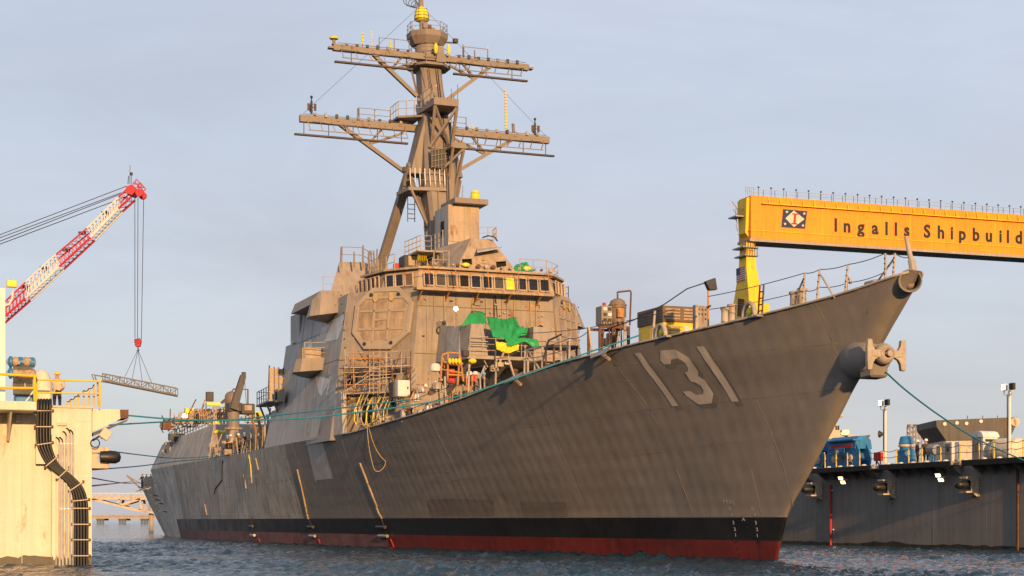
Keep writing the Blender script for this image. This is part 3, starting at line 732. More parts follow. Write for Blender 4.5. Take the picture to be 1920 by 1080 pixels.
MB().extr([(38.72, 5.3, 17.2), (37.8, 5.35, 17.2), (37.8, -4.5, 17.2), (38.72, -5.0, 17.2)], (0, 0, .08)).build('window_catwalk', G['wood'], BRIDGE)
MB().box(37.74, 37.8, -4.5, 5.35, 17.14, 17.3).build('toe_board', G['wood'], BRIDGE)
for v in (4.9, 3.0, .9, -1.4, -3.6): MB().bar((37.9, v, 17.18), (38.82, v, 16.6), .09).build('catwalk_bracket', G['orange'], BRIDGE); MB().bar((37.9, v, 17.16), (38.85, v, 17.16), .08).build('catwalk_bracket', G['orange'], BRIDGE)
for v in (4.4, 2.5, .2, -2.0, -4.2): MB().tube((37.85, v, 17.4), (37.9, v + .1, 18.9), .03).build('catwalk_post', G['orange'], BRIDGE)
MB().tube((37.86, 5.2, 18.45), (37.86, -4.4, 18.45), .025).build('catwalk_rail', G['orange'], BRIDGE)
# bridge roof lip with fittings
MB().loft([brr(18.72, 2, -.18), brr(18.86, 2, -.18)]).build('roof_lip', G['house_t'], BRIDGE)
for i in range(16):
    v = -4.6 + i * .6 + rng.uniform(-.15, .15); r = rng.choice([.09, .12, .16])
    MB().lathe([(r, 0), (r, .12), (r * .6, .14)], (38.72, v, 19.02), 10, (-1, 0, .25)).build('roof_lamp', G[rng.choice(['dark', 'edge', 'house', 'rust'])], BRIDGE)
for v in (1.55, -2.9): MB().ball((38.7, v, 19.1), .26, 8, 5, (.6, 1.2, .6)).build('wrapped_fitting', G['tape'], BRIDGE)
# director pedestal in front of the mast
def pyr(z, v, uf, ub, vb): return [(uf, v, z), (ub, vb, z), (ub, -vb, z), (uf, -v, z)]
PYR = MB().loft([pyr(18.74, 2.15, 38.85, 47, 3.6), pyr(19.2, 1.95, 38.95, 47, 3.3), pyr(21.15, .76, 39.9, 46.4, 1.9)]).build('director_pedestal', G['house_t'], ship, bevel=.03)
PYR['label'] = 'tapering pedestal block above the pilothouse'
pn = V(-1, 0, .45).normalized()
def onpyr(x, y, d): return onplane(x, y, V(38.95, 0, 19.2), pn) + pn * d
for P in ([(866, 487), (884, 486), (885, 496), (868, 498)], [(930, 492), (948, 490), (949, 499), (931, 502)]):
    q = [onpyr(*p, .015) for p in P]; MB().extr(q, pn * .02).build('recess', G['hole'], PYR)
    MB().extr([q[0], q[1], q[1] + V(-.35, 0, -.02), q[0] + V(-.35, 0, -.02)], (0, 0, .04)).build('hood', G['house'], PYR)
a, b = onpyr(894, 470, 0), onpyr(930, 466, 0)
MB().extr([a, b, b + V(-.9, -.1, -.12), a + V(-.9, .3, -.3)], (0, 0, .1)).build('lamp_shelf', G['house_g'], PYR)
for y in (488, 494, 500, 506): MB().tube(onpyr(901, y, .04), onpyr(911, y + .5, .04), .02, n=5).build('rung', G['edge'], PYR)
MB().pipe([(39.7, 0, 21.2), (39.4, -.3, 21.3), (39.2, -.7, 21.2), (39.5, -1, 21.0)], .05).build('cable', G['dark'], PYR)
# tall box, its sunlit front put into tan panels over grey, and radome shelf
BOX = MB().loft([[(43.6, 1.16, z), (46.6, 1.16, z), (46.6, -1.16, z), (43.6, -1.16, z)] for z in (21.0, 24.1)]).build('sensor_house', G['house_g'], ship, label='tall sensor house, its sunlit front coloured tan')
MB().box(43.55, 43.598, -1.14, -.02, 21.5, 24.08).build('front_panel', G['house_t'], BOX); MB().box(43.55, 43.598, .0, 1.14, 21.5, 24.08).build('front_panel', G['house_t'], BOX)
MB().box(44.5, 45.2, 1.162, 1.18, 22.0, 23.1).build('door_opening', G['hole'], BOX)
MB().loft([[(42.9, .9, z), (46, .9, z), (46, -1.6, z), (42.9, -1.6, z)] for z in (24.12, 24.5)]).build('radome_shelf', G['mast'], BOX, bevel=.02)
d = at(891, 378, u=43.4)
rd = MB().lathe([(.07, -.25), (.07, 0), (.30, .05), (.36, .16), (.33, .45), (.27, .72), (.16, .78), (0, .8)], d, 14).build('wrapped_radome', G['tape'], BOX, smooth=50)
for z in (.15, .35, .55): MB().lathe([(.375 - z * .12, z), (.375 - z * .12, z + .03)], d, 14).build('strap', G['dark'], rd)
MB().tube(at(866, 378, u=43.2), at(868, 348, u=43.4), .03).build('whip', G['mast'], BOX)

# ------------------------------------------------------------------ gun platform ahead of the deckhouse
GP = MB().loft([[(32.9, 3.5, z), (38.85, 3.6, z), (38.85, -3.6, z), (32.9, -3.1, z)] for z in (12.18, 12.4)]).build('gun_platform', G['house'], ship, label='small weapon platform in front of the deckhouse')
for v in (3.0, .6, -2.2): MB().bar((33.3, v, 12.18), (38.8, v, 10.2), .22, .3).build('platform_brace', G['house'], GP)
for s, v0, v1, v2, v3 in ((1, 3.45, 2.05, 3.1, 2.3), (-1, -1.05, -3.05, -1.2, -2.6)):
    MB().loft([[(33.0, v0, 12.42), (38.9, v0 + .1, 12.42), (38.9, v1, 12.42), (33.0, v1, 12.42)], [(33.3, v2, 14.45), (38.9, v2 + .3 if s > 0 else v2, 14.75), (38.9, v3, 14.75), (33.3, v3, 14.45)]]).build('blast_shield', G['house'], GP, bevel=.02)
MB().loft([[(34.3, 3.56, 12.42), (38.9, 3.66, 12.42), (38.9, 3.5, 12.42), (34.3, 3.5, 12.42)], [(35.2, 3.22, 14.5), (38.9, 3.4, 14.95), (38.9, 3.2, 14.95), (35.2, 3.1, 14.5)]]).build('shield_side', G['house_g'], GP)  # shaded side of the shield put into a greyer sheet
# ------------------------------------------------------------------ mast
MT = G['mast']
def rect(u, z, hu, hv, ch=.25):
    a, b = hu, hv; c = min(a, b) * ch
    return [(u - a, b - c, z), (u - a + c, b, z), (u + a - c, b, z), (u + a, b - c, z), (u + a, -b + c, z), (u + a - c, -b, z), (u - a + c, -b, z), (u - a, -b + c, z)]
mast = MB().loft([rect(48.9, 20.5, 1.0, .8), rect(49.1, 24, 1.0, .95), rect(49.5, 27.3, 1.1, 1.25), rect(50.4, 31.5, .95, 1.0), rect(51.2, 34, .85, .84), rect(51.7, 36.0, .8, .8)]).build('mast', MT, ship, smooth=30, label='tall raked lattice mast with two yardarms')
def MP(mb, name, mat=None, parent=None, **k): return mb.build(name, mat or MT, parent or mast, **k)
for s in (1, -1):
    top = V(50.2, s * 1.75, 28.2); ft = V(58.5, s * 3.1, 17.4)
    MP(MB().bar(top, ft, .55, .66, up=(0, 1, 0)), 'mast_leg', bevel=.04)
    MP(MB().loft([[(49.4, s * 1.0, z), (51.2, s * 1.0, z), (51.2, s * w, z), (49.6, s * w, z)] for z, w in ((27.4, 2.05), (28.6, 1.75), (31.4, 1.05))]), 'mast_flange')
    MP(MB().bar((50, s * 1.9, 27.2), (49, s * .9, 23.5), .3, .2), 'mast_brace')
def stan(p, h, r=.022, mat=None, parent=None, lean=(0, 0)):
    return MB().tube(p, Vector(p) + V(lean[0], lean[1], h), r, n=6).build('stanchion', mat or MT, parent or mast)
def railing(pts, h=1.0, n=2, spacing=1.2, r=.02, mat=None, parent=None, posts=True, sag=0):
    mat = mat or MT; parent = parent or mast; pts = [Vector(p) for p in pts]
    for a, b in zip(pts, pts[1:]):
        L = (b - a).length; k = max(1, round(L / spacing))
        if posts:
            for i in range(k + 1):
                if i == 0 and a is not pts[0]: continue
                stan(a.lerp(b, i / k), h, r * 1.2, mat, parent)
        for j in range(n):
            z = V(0, 0, h * (j + 1) / n - .02)
            MB().tube(a + z, b + z, r * .8, n=5).build('rail', mat, parent)
def yard(u, z, L, tip, hbeam, dz, lowz, lowL, brace_v, brace_z, nf):
    y = MP(MB().bar((u, L, z), (u, -L, z), .42, hbeam), 'yardarm', bevel=.02)
    for s in (1, -1):
        low = MB().bar((u - .1, s * 1.6, lowz), (u - .1, s * lowL, lowz), .28, .12)
        MP(low, 'lower_bar', G['mast_d'], y)
        MP(MB().bar((u, s * brace_v, z - .2), (u + .1, s * 1.2, brace_z), .30, .26), 'yard_brace', None, y)
        m = V(u, s * (brace_v * .62 + 1.2 * .38), z - .2 + (brace_z - z + .2) * .38)
        MP(MB().bar(m, (u, s * (brace_v * .52), z - .2), .16), 'yard_strut', None, y); MP(MB().bar(m, (u, s * (brace_v * .28), z - .4), .16), 'yard_strut', None, y)
        for i in range(nf):
            v = s * (1.9 + (L - 2.4) * i / (nf - 1))
            MP(MB().bar((u - .25, v, z - .1), (u - .32, v - s * .25, z - dz), .06), 'hanger', None, y)
            if i % 2 == 0: MP(MB().bar((u - .1, v + s * .2, z - .1), (u - .1, v + s * .2, lowz), .05), 'hanger', G['mast_d'], y)
        MP(MB().bar((u - .32, s * 1.7, z - dz), (u - .32, s * (L - .6), z - dz), .06), 'basket_rail', None, y)
        MP(MB().tube((u - .3, s * 1.7, z + .3), (u - .3, s * (L - .3), z + .3), .02, n=5), 'jackstay', G['wire'], y)
        for i in range(5):
            v = s * (2.2 + i * 1.2); MP(MB().cbox((u - .22, v, z + rng.uniform(-.1, .2)), (.1, rng.uniform(.1, .3), rng.uniform(.1, .25))), 'yard_fitting', None, y)
    return y
YU = yard(50.6, 36.35, 7.65, 0, .46, .75, 35.3, 7.55, 4.6, 33.4, 6)
YL = yard(51.8, 31.25, 9.85, 0, .52, .85, 30.05, 10.25, 6.8, 27.6, 9)
for s in (1, -1):
    MP(MB().bar((50.6, s * 7.6, 36.3), (50.6, s * 8.0, 36.3), .5, .14), 'yard_tip', None, YU)
# antennas standing on the yards
def ant(x0, y0, x1, y1, u, r, mat, name='antenna', par=None):
    return MP(MB().tube(at(x0, y0, u=u), at(x1, y1, u=u), r, n=7), name, mat, par or mast)
def taped(x0, y0, x1, y1, u, r, par, n=8):
    a, b = at(x0, y0, u=u), at(x1, y1, u=u); o = MP(MB().tube(a, b, r, n=8), 'whip_antenna', G['tape'], par)
    for i in range(n):
        p = a.lerp(b, (i + .5) / n); q = a.lerp(b, (i + .62) / n); MP(MB().tube(p, q, r * 1.12, n=8), 'tape_band', G['dark'], o)
taped(697.5, 88, 696, 56, 50.6, .045, YU); taped(680, 82, 680, 62, 50.6, .06, YU, 3); ant(679, 92, 680, 80, 50.6, .03, MT, 'antenna_stem', YU); taped(732.5, 92, 732.5, 78, 50.6, .07, YU, 3)
taped(949, 250, 947.5, 169, 51.8, .085, YL, 14); taped(704, 228, 704, 201, 51.8, .04, YL, 6); taped(914, 112, 914.5, 86, 50.6, .04, YU, 6); taped(886.5, 246, 886.5, 236, 51.8, .07, YL, 2)
ant(671, 224, 671, 203, 51.8, .06, MT, 'antenna', YL); ant(868, 107, 868, 83, 50.6, .04, MT, 'antenna', YU); ant(890, 112, 890, 94, 50.6, .05, MT, 'antenna', YU); ant(963, 248, 962, 232, 51.8, .12, MT, 'antenna', YL)
p = at(626, 84, u=50.6)
an = MP(MB().lathe([(.2, 0), (.12, .1), (.12, .35), (.3, .42), (.33, .52), (.2, .6), (0, .62)], p, 12), 'domed_antenna', G['mast'], YU, smooth=40)
MP(MB().lathe([(.32, .42), (.345, .52), (.21, .62), (0, .64)], p, 12), 'antenna_wrap', G['tape'], an, smooth=40)
for x, y in ((584, 213), (1003, 253)):
    p = at(x, y, u=51.8)
    w_ = MP(MB().tube(p, p + V(0, 0, .9), .09).tube(p + V(0, 0, .9), p + V(0, 0, 1.15), .05).ball(p + V(0, 0, 1.22), .11, 8, 5), 'wind_sensor', G['dark'], YL)
    for k in range(3):
        t = k * 2.1; c = p + V(math.cos(t) * .25, math.sin(t) * .28, .45); MP(MB().cbox(c, (.12, .16, .5)).bar(c, p + V(0, 0, .45), .05), 'sensor_vane', G['rust'], w_)
# top house, platforms
def poly_plat(cu, cv, r, z0, z1, n=8, sc=1.0, ph=.39): return [[(cu + r * math.cos(ph + 2 * math.pi * k / n) * sc, cv + r * math.sin(ph + 2 * math.pi * k / n), z) for k in range(n)] for z in (z0, z1)]
MP(MB().loft(poly_plat(51.7, 0, 1.7, 35.75, 35.95)), 'mast_platform', bevel=.02)
MP(MB().lathe([(.95, 35.95), (.95, 37.9)], (51.8, 0, 0), 16), 'mast_house', smooth=40)
MP(MB().loft([[(u, v, z) for u, v, _ in r] for r, z in zip([poly_plat(51.9, 0, 1.2, 0, 0)[0], poly_plat(51.9, 0, 1.55, 0, 0)[0], poly_plat(51.9, 0, 1.6, 0, 0)[0]], (37.5, 38.05, 38.45))]), 'top_platform', bevel=.02)
ring = [(51.7 + 1.6 * math.cos(.39 + math.pi / 4 * k), 1.6 * math.sin(.39 + math.pi / 4 * k), 35.95) for k in range(9)]
railing(ring, 1.15, 3, 1.2, .028)
railing([(51.9 + 1.5 * math.cos(.39 + math.pi / 4 * k), 1.5 * math.sin(.39 + math.pi / 4 * k), 38.45) for k in range(9)], .7, 2, 1.2, .025)
MP(MB().hexa([(50.0, -.1, 35.95), (50.0, -.85, 35.95), (50.5, -.85, 35.95), (50.5, -.1, 35.95)], [(50.2, -.3, 37.2), (50.2, -.7, 37.2), (50.5, -.7, 37.2), (50.5, -.3, 37.2)]), 'equipment_cabinet')
for v in (.0, -1.0): MP(MB().ball((50.0, v - .05, 36.9), .26, 8, 6, (.7, .6, 1.6)), 'wrapped_equipment', G['tape'])
for k in range(5): MP(MB().tube((51.7 + 1.3 * math.cos(k * 1.3), 1.3 * math.sin(k * 1.3), 38.4), (51.7 + 1.3 * math.cos(k * 1.3), 1.35 * math.sin(k * 1.3), 39.1 + .25 * (k % 3)), .03, n=5), 'light_pole')
for k in range(4): MP(MB().cbox((50.6 + k * .5, .6 - .45 * k, 38.7), (.3, .35, .4)), 'signal_lamp', G['rust' if k % 2 else 'mast'])
MP(MB().cbox((50.9, -1.9, 37.9), (.3, .35, .3)).bar((51.2, -1.2, 37.8), (50.9, -2.0, 37.75), .1), 'bracket_lamp', G['dark'])
for v in (.8, -.7):
    MP(MB().bar((51.0, v, 35.8), (50.4, v * .75, 34.0), .14), 'platform_brace'); MP(MB().bar((51.9, v * 1.6, 35.8), (51.5, v * 1.1, 33.6), .12), 'platform_brace')
MP(MB().pipe([(50.3, .4, 35.5), (50.15, .35, 34.6), (50.0, .1, 33.4), (49.8, -.3, 32.8), (49.7, -.5, 33.2)], .03), 'cable', G['dark'])
for k in range(7): MP(MB().tube((51.0 - .15 * k, .0, 34.9 - .35 * k), (51.0 - .15 * k, -.0 - .3, 34.9 - .35 * k), .02, n=5), 'rung')
a, b = at(792, 62, v=0), at(786, -60, v=0)
POLE = MP(MB().tube(a, b, .21, .17, n=12), 'top_pole', smooth=40)
c = a.lerp(b, .19)
wr = MP(MB().lathe([(.2, -.1), (.5, -.02), (.57, .12), (.55, .42), (.45, .78), (.3, .98), (.2, 1.02)], c, 16), 'yellow_wrapping', G['tape'], POLE, smooth=50)
for z in (.05, .3, .55, .8): MP(MB().lathe([(.585 - max(0, z - .3) * .28, z), (.585 - max(0, z - .3) * .28, z + .035)], c, 16), 'strap', G['dark'], wr)
for k in range(8):
    t = k * .785; MP(MB().pipe([c + V(.58 * math.cos(t), .58 * math.sin(t), .1), c + V(.56 * math.cos(t), .56 * math.sin(t), .45), c + V(.33 * math.cos(t), .4 * math.sin(t), .98)], .012, 4), 'strap', G['dark'], wr)
cp = a.lerp(b, .42)
for k in range(4):
    cc = cp + V(0, .5 + .12 * k, .1 * k); rr = .3 + .07 * k
    MP(MB().pipe([cc + V(.05 * k, rr * math.cos(t), rr * .8 * math.sin(t)) for t in [i * .5236 for i in range(13)]], .028, 5), 'cable_coil', G['wire'], POLE)
# forward shelf at the lower yard, cross braced
SH = MP(MB().loft([[(47.4, .95, z), (51, 1.15, z), (51, -1.1, z), (47.4, -.95, z)] for z in (32.05, 32.6)]), 'mast_shelf', bevel=.02)
MP(MB().bar((47.5, .85, 32), (49.2, .6, 29.0), .2), 'shelf_brace', None, SH); MP(MB().bar((47.5, -.85, 32), (49.2, -.9, 28.8), .2), 'shelf_brace', None, SH)
MP(MB().bar((47.5, .85, 32), (48.9, -.8, 29.3), .17), 'shelf_brace', None, SH); MP(MB().bar((47.5, -.85, 32), (48.7, .85, 29.2), .17), 'shelf_brace', None, SH)
MP(MB().lathe([(.3, 0), (.3, .14)], (48.3, -.3, 32.6), 12), 'sensor_base', G['rust'], SH)
for u, v, h in ((47.5, -.9, 1.1), (48.5, -.95, .6), (49.2, -1.0, 1.2)): stan((u, v, 32.6), h, .03, None, SH)
PL = MP(MB().loft([[(50, .9, z), (51, 2.6, z), (53, 2.6, z), (53, .9, z)] for z in (31.75, 31.9)]), 'mast_platform')
railing([(50, 1.0, 31.9), (51, 2.55, 31.9), (53, 2.55, 31.9)], 1.1, 2, .7, .028, G['edge'], PL); railing([(47.5, 1.0, 32.5), (50, 1.1, 32.4)], 1.0, 2, .8, .028, G['edge'], PL)
railing([(51.6, 3.0, 31.5), (51.6, 5.4, 31.5)], .9, 2, 1.2, .03, None, YL); railing([(51.6, -1.8, 31.5), (51.6, -3.0, 31.5)], .9, 2, 1.2, .03, None, YL)
railing([(50.4, 1.9, 36.6), (50.4, 4.2, 36.6)], .8, 1, 1.2, .03, None, YU); railing([(50.4, -2.4, 36.6), (50.4, -4.3, 36.6)], .8, 1, 1.9, .035, None, YU)
SH2 = MP(MB().loft([[(47.3, -.35, z), (49.2, -.2, z), (49.2, -1.5, z), (47.3, -1.5, z)] for z in (29.0, 29.4)]), 'mast_shelf', bevel=.02)
MP(MB().bar((47.4, -.5, 29), (48.5, -.5, 26.8), .18), 'shelf_brace', None, SH2); MP(MB().bar((47.4, -1.35, 29), (48.6, -1.1, 26.4), .18), 'shelf_brace', None, SH2); MP(MB().bar((47.4, -1.35, 29), (48.4, .4, 27.2), .16), 'shelf_brace', None, SH2)
# netted working platform below the flange
NT = MP(MB().box(48.0, 48.05, -.1, 1.0, 27.6, 29.0), 'debris_net', G['dark'])
for k in range(5): MP(MB().bar((47.9, .95 - .25 * k, 27.5), (47.9, .95 - .25 * k, 29.1), .04), 'net_post', G['mast'], NT)
for k in range(4): MP(MB().bar((47.9, 1.0, 27.6 + .4 * k), (47.9, -.2, 27.9 + .4 * k), .04), 'net_rail', G['mast'], NT)
WP2 = MP(MB().loft([[(48.6, 2.5, z), (51, 2.7, z), (51, -.6, z), (48.0, -.2, z)] for z in (25.95, 26.2)]), 'mast_platform')
for k in range(8):
    p = V(48.5 - .05 * k, 2.4 - .36 * k, 26.2)
    MP(MB().pipe([p, p + V(-.12, .02, .3), p + V(-.05, .04, .9), p + V(0, .02, 1.35)], .045, 6), 'curved_stanchion', G['white'], WP2, smooth=True)
for h in (.5, 1.0): MP(MB().tube((48.5, 2.4, 26.2 + h), (48.1, -.2, 26.2 + h), .025), 'rail', None, WP2)
for v in (2.3, .8): MP(MB().bar((48.6, v, 25.95), (48.9, v * .35, 23.2), .16), 'platform_brace', None, WP2)
for k in range(4): MP(MB().bar((50.6, 1.9 - .0, 25.3 - .35 * k), (50.6, 1.4, 25.3 - .35 * k), .05), 'rung', G['dark'], WP2)
for v in (1.95, 1.4): MP(MB().bar((50.6, v, 26.0), (50.6, v, 24), .05), 'ladder_side', G['dark'], WP2)
MP(MB().cbox((49, 2.7, 27.5), (.3, .25, .35)), 'floodlight', G['dark'], WP2)
railing([(49.4, -1.4, 24.3), (50.6, -1.6, 24.3)], 1.6, 3, .5, .03); 
# walkways and rails round the pedestal and the bridge roof
railing([(40.5, 2.6, 20.6), (43, 2.6, 20.6), (43, 3.4, 20.6), (46, 3.6, 20.6)], 1.1, 3, .8, .028, G['edge'], PYR)
MB().box(42.6, 46, 1.9, 3.7, 20.5, 20.6).build('walkway', G['house_g'], PYR)
railing([(40.2, .7, 21.15), (40.2, -1.2, 21.3), (42, -1.6, 21.4)], .8, 2, .7, .025, G['edge'], PYR)
railing([(41, 5.9, 18.86), (44.5, 6.6, 18.86)], 1.1, 2, 1.2, .03, G['edge'], BRIDGE); railing([(39.4, 3.6, 18.86), (39.2, 2.6, 18.86), (43, 2.9, 18.86)], 1.2, 2, 1.0, .03, G['edge'], BRIDGE)
railing([(39.3, -2.6, 18.86), (39.4, -4.6, 18.86), (41.2, -6.2, 18.86), (44.5, -6.9, 18.86)], 1.0, 2, 1.2, .025, G['edge'], BRIDGE)
railing([(50.9, 6.9, 20.8), (50.7, 5.4, 20.8), (53.6, 3.7, 20.8)], 1.1, 2, 1.5, .028, G['mast'], HOUSE); railing([(51.2, 6.9, 20.8), (58, 5.1, 20.8)], 1.1, 2, 2.4, .028, G['mast'], HOUSE)
railing([(46.3, 9.5, 17.95), (46.3, 8.0, 18.0)], 1.0, 2, 1.5, .025, G['edge'], HOUSE)
railing([(48.4, 10.3, 13.4), (47.8, 8.4, 13.45)], 1.1, 3, 2, .03, G['edge'], HOUSE)
railing([(61, 10.1, 11.24), (67, 9.7, 11.24), (67, 8.7, 11.24)], 1.1, 2, 1.2, .03, G['rust'], HOUSE); railing([(58.5, 8.1, 15.5), (60.9, 8.1, 15.5)], .9, 2, 1, .03, G['dark'], HOUSE)
railing([(44, -8.2, 17.45), (52, -9.2, 17.45)], 1.4, 3, 1.4, .025, G['dark'], HOUSE)
railing([(33, 3.3, 12.4), (33, -2.9, 12.4)], 1.15, 3, .9, .028, G['edge'], GP)
for a, b in (((33.1, 3.3, 12.4), (33.1, 2.1, 12.4)),): 
    for h in (.3, .6, .9, 1.2): MB().tube(V(*a) + V(-.2, 0, h), V(*b) + V(-.2, 0, h), .03).build('rail', G['edge'], GP)

# cable trunks, boxes and rungs on the mast faces
for k in range(34):
    z = rng.uniform(22, 35.4); t = (z - 20.5) / 15.5; uc = 48.9 + 2.8 * t ** 1.1; hu = 1.0 - .2 * t; hv = .85
    f_ = rng.random()
    if f_ < .55: MP(MB().cbox((uc - hu - .06, rng.uniform(-.6, .6), z), (.16, rng.uniform(.12, .4), rng.uniform(.15, .5))), 'junction_box', G[rng.choice(['mast', 'edge', 'dark', 'rust'])])
    else: MP(MB().cbox((uc + rng.uniform(-.5, .5), hv + .1, z), (rng.uniform(.15, .4), .16, rng.uniform(.2, .5))), 'junction_box', G[rng.choice(['mast', 'house_g', 'dark'])])
for v in (-.45, -.3, .38): MP(MB().pipe([(47.82 + .0, v, 21.5), (48.0, v, 24.2), (48.3, v, 27.3), (49.35, v, 31.4), (50.25, v, 34), (50.85, v, 35.7)], .035, 5), 'cable_run', G['dark' if v < 0 else 'mast'], smooth=True)
for s in (1, -1):
    for i in range(7): MP(MB().cbox((50.35, s * (2.0 + i * .78), 36.62), (.14, .2, rng.uniform(.1, .3))), 'yard_fitting', G[rng.choice(['mast', 'dark', 'rust'])], YU)
    for i in range(9): MP(MB().cbox((51.5, s * (2.2 + i * .82), 31.58), (.14, .2, rng.uniform(.1, .32))), 'yard_fitting', G[rng.choice(['mast', 'dark', 'edge'])], YL)
    MP(MB().pipe([(51.4, s * 2, 30.9), (51.4, s * 5, 30.85), (51.4, s * 9, 31.0)], .03, 5), 'cable_run', G['dark'], YL); MP(MB().pipe([(50.2, s * 1.8, 36.1), (50.2, s * 4.5, 36.02), (50.2, s * 7.2, 36.15)], .03, 5), 'cable_run', G['dark'], YU)
for s in (1, -1): MP(MB().tube((53.4, .1 * s, 41), (51.8, s * 9.6, 31.6), .012, n=4), 'rigging_wire', G['wire'])
# ------------------------------------------------------------------ bow: bullnose, anchor housing, guard rails
bn = V(-10.75, .16, 11.4); bax = V(-.86, .5, -.08).normalized()
BNO = MB().lathe([(.30, -1.0), (.44, -.7), (.47, -.25), (.475, .0), (.455, .05), (.42, .05), (.385, -.01), (.35, -.2), (.31, -.6), (.0, -.62)], bn, 28, bax).build('bullnose', G['hull'], ship, smooth=45, label='round mooring bullnose at the stem head')
MB().ball(bn + bax * -.42 + V(0, 0, -.12), .2, 14, 8)  .build('bullnose_plug', G['hull'], BNO, smooth=True)
MB().tube(at(1713, 510, v=0), at(1709, 487, v=0), .15).build('staff_socket', G['edge'], ship, smooth=40); MB().tube(at(1711, 500, v=0), at(1699, 444, v=0), .11, .085, n=10).build('jack_staff', G['edge'], ship, smooth=40)
rings = []
for u, z, rv, rz in ((-5.7, 8.8, .4, .6), (-6.1, 8.8, .64, .88), (-6.6, 8.78, .78, .98), (-7.1, 8.74, .82, .97), (-7.55, 8.68, .8, .9), (-7.95, 8.6, .72, .8), (-8.15, 8.56, .64, .7), (-8.25, 8.54, .52, .56)):
    rings.append([(u, rv * math.cos(2 * math.pi * k / 28), z + rz * math.sin(2 * math.pi * k / 28)) for k in range(28)])
POD = MB().loft(rings).build('anchor_bolster', G['hull'], ship, smooth=50, label='bulging anchor housing round the stem')
MB().lathe([(.52, 0), (.6, .07), (.52, .16), (.34, .18)], (-8.2, 0, 8.54), 20, (-1, 0, -.05)).build('hawse_ring', G['hull'], POD, smooth=40)
MB().hexa([(-7.6, .5, 7.7), (-7.6, -.35, 7.7), (-8.4, -.4, 7.75), (-8.4, .45, 7.75)], [(-7.6, .5, 8.3), (-7.6, -.3, 8.3), (-8.5, -.35, 8.3), (-8.5, .45, 8.3)]).build('bolster_lip', G['hull'], POD, bevel=.08)
anchor = onship('anchor', 'stockless anchor hung at the stem with two broad flukes', 'anchor', -8.5, 0, 8.62)
AM = G['edge']
MB().lathe([(.3, -.1), (.42, .05), (.45, .22), (.36, .42), (.24, .5), (.2, .46)], (0, 0, .05), 18, (-1, 0, 0)).build('crown', AM, anchor, smooth=40)
MB().tube((.2, 0, .05), (-.62, 0, .05), .13, n=10).build('shank', AM, anchor, smooth=40)
for s in (1, -1):
    MB().bar((-.25, s * .2, .05), (-.3, s * .75, .05), .34, .36, w2=.26, h2=.26).build('arm', AM, anchor, bevel=.03)
    P = [(-.2, s * .42, .13), (-.2, s * .56, .2), (-.2, s * .66, .36), (-.2, s * .70, .62), (-.2, s * .90, .64), (-.2, s * .93, .3), (-.2, s * .93, -.3), (-.2, s * .90, -.64), (-.2, s * .70, -.62), (-.2, s * .66, -.36), (-.2, s * .56, -.2), (-.2, s * .42, -.13)]
    MB().extr(P, (-.2, 0, 0)).build('fluke', AM, anchor, bevel=.02)
MB().lathe([(.17, 0), (.17, .03)], (-.47, 0, .05), 14, (-1, 0, 0)).build('shank_eye', G['hole'], anchor)
MB().bar((-.5, -.16, .05), (-.5, .16, .05), .07).build('shackle_pin', AM, anchor, bevel=.02)
for k in range(3): MB().lathe([(.09, -.03), (.12, 0), (.09, .03)], (.1 + .12 * k, 0, .1 + .02 * k), 10, (0, 1, 0) if k % 2 else (0, .3, 1)).build('chain_link', G['dark'], anchor)
anchor.scale = (1.0, 1.0, 1.0)
# bow guard rails
def edge_at(x, y):
    d = _ray(x, y); t = 40; prev = None
    while t < 220:
        p = _o + d * t; g = p.y - (half(p.x, z_deck(p.x)) - .1)
        if p.x > -11.2 and prev is not None and prev > 0 >= g: return V(p.x, p.y, z_deck(p.x))
        prev = g if p.x > -11.2 else 1; t += .1
FG = [((1505, 549), (1509, 512)), ((1532, 543), (1537, 505)), ((1585, 531), (1590, 496)), ((1660, 520), (1660, 475)), ((1675, 519), (1678, 475))]
tops = []
for (x0, y0), (x1, y1) in FG:
    a = edge_at(x0, y0 + 10); b = at(x1, y1, u=a.x - .05)
    tops.append(b); MB().tube(a, b, .055, .045).build('stanchion', G['edge'], ship, smooth=40)
    for k in range(1, 5): MB().lathe([(.03, 0), (.03, .12)], a.lerp(b, k / 5), 5, (-.6, .8, 0)).build('rail_clip', G['dark'], ship)
for k, du in ((0, 1.0), (1, -1.0), (4, 1.0)): MB().tube(tops[k] - V(0, 0, .15), V(tops[k].x + du, tops[k].y + du * .1, z_deck(tops[k].x)), .04).build('stanchion_brace', G['edge'], ship)
def wirel(pts, r=.018, mat='wire', sag=0, par=ship, name='guard_wire'):
    P = []
    for a, b in zip(pts, pts[1:]):
        for i in range(8):
            t = i / 8; P.append(Vector(a).lerp(Vector(b), t) - V(0, 0, sag * 4 * t * (1 - t)))
    P.append(Vector(pts[-1])); return MB().pipe(P, r, 5).build(name, G[mat], par)
fw = [at(1328, 556, v=3.4), *tops, at(1704, 483, v=0)]
wirel([at(980, 625, v=5), at(1265, 580, v=4.5)] , .02, 'wire', .25); wirel(fw, .02, 'wire', .06); wirel([at(1330, 580, v=3.4)] + [t - V(0, 0, .75) for t in tops[:-1]], .018, 'wire', .08)
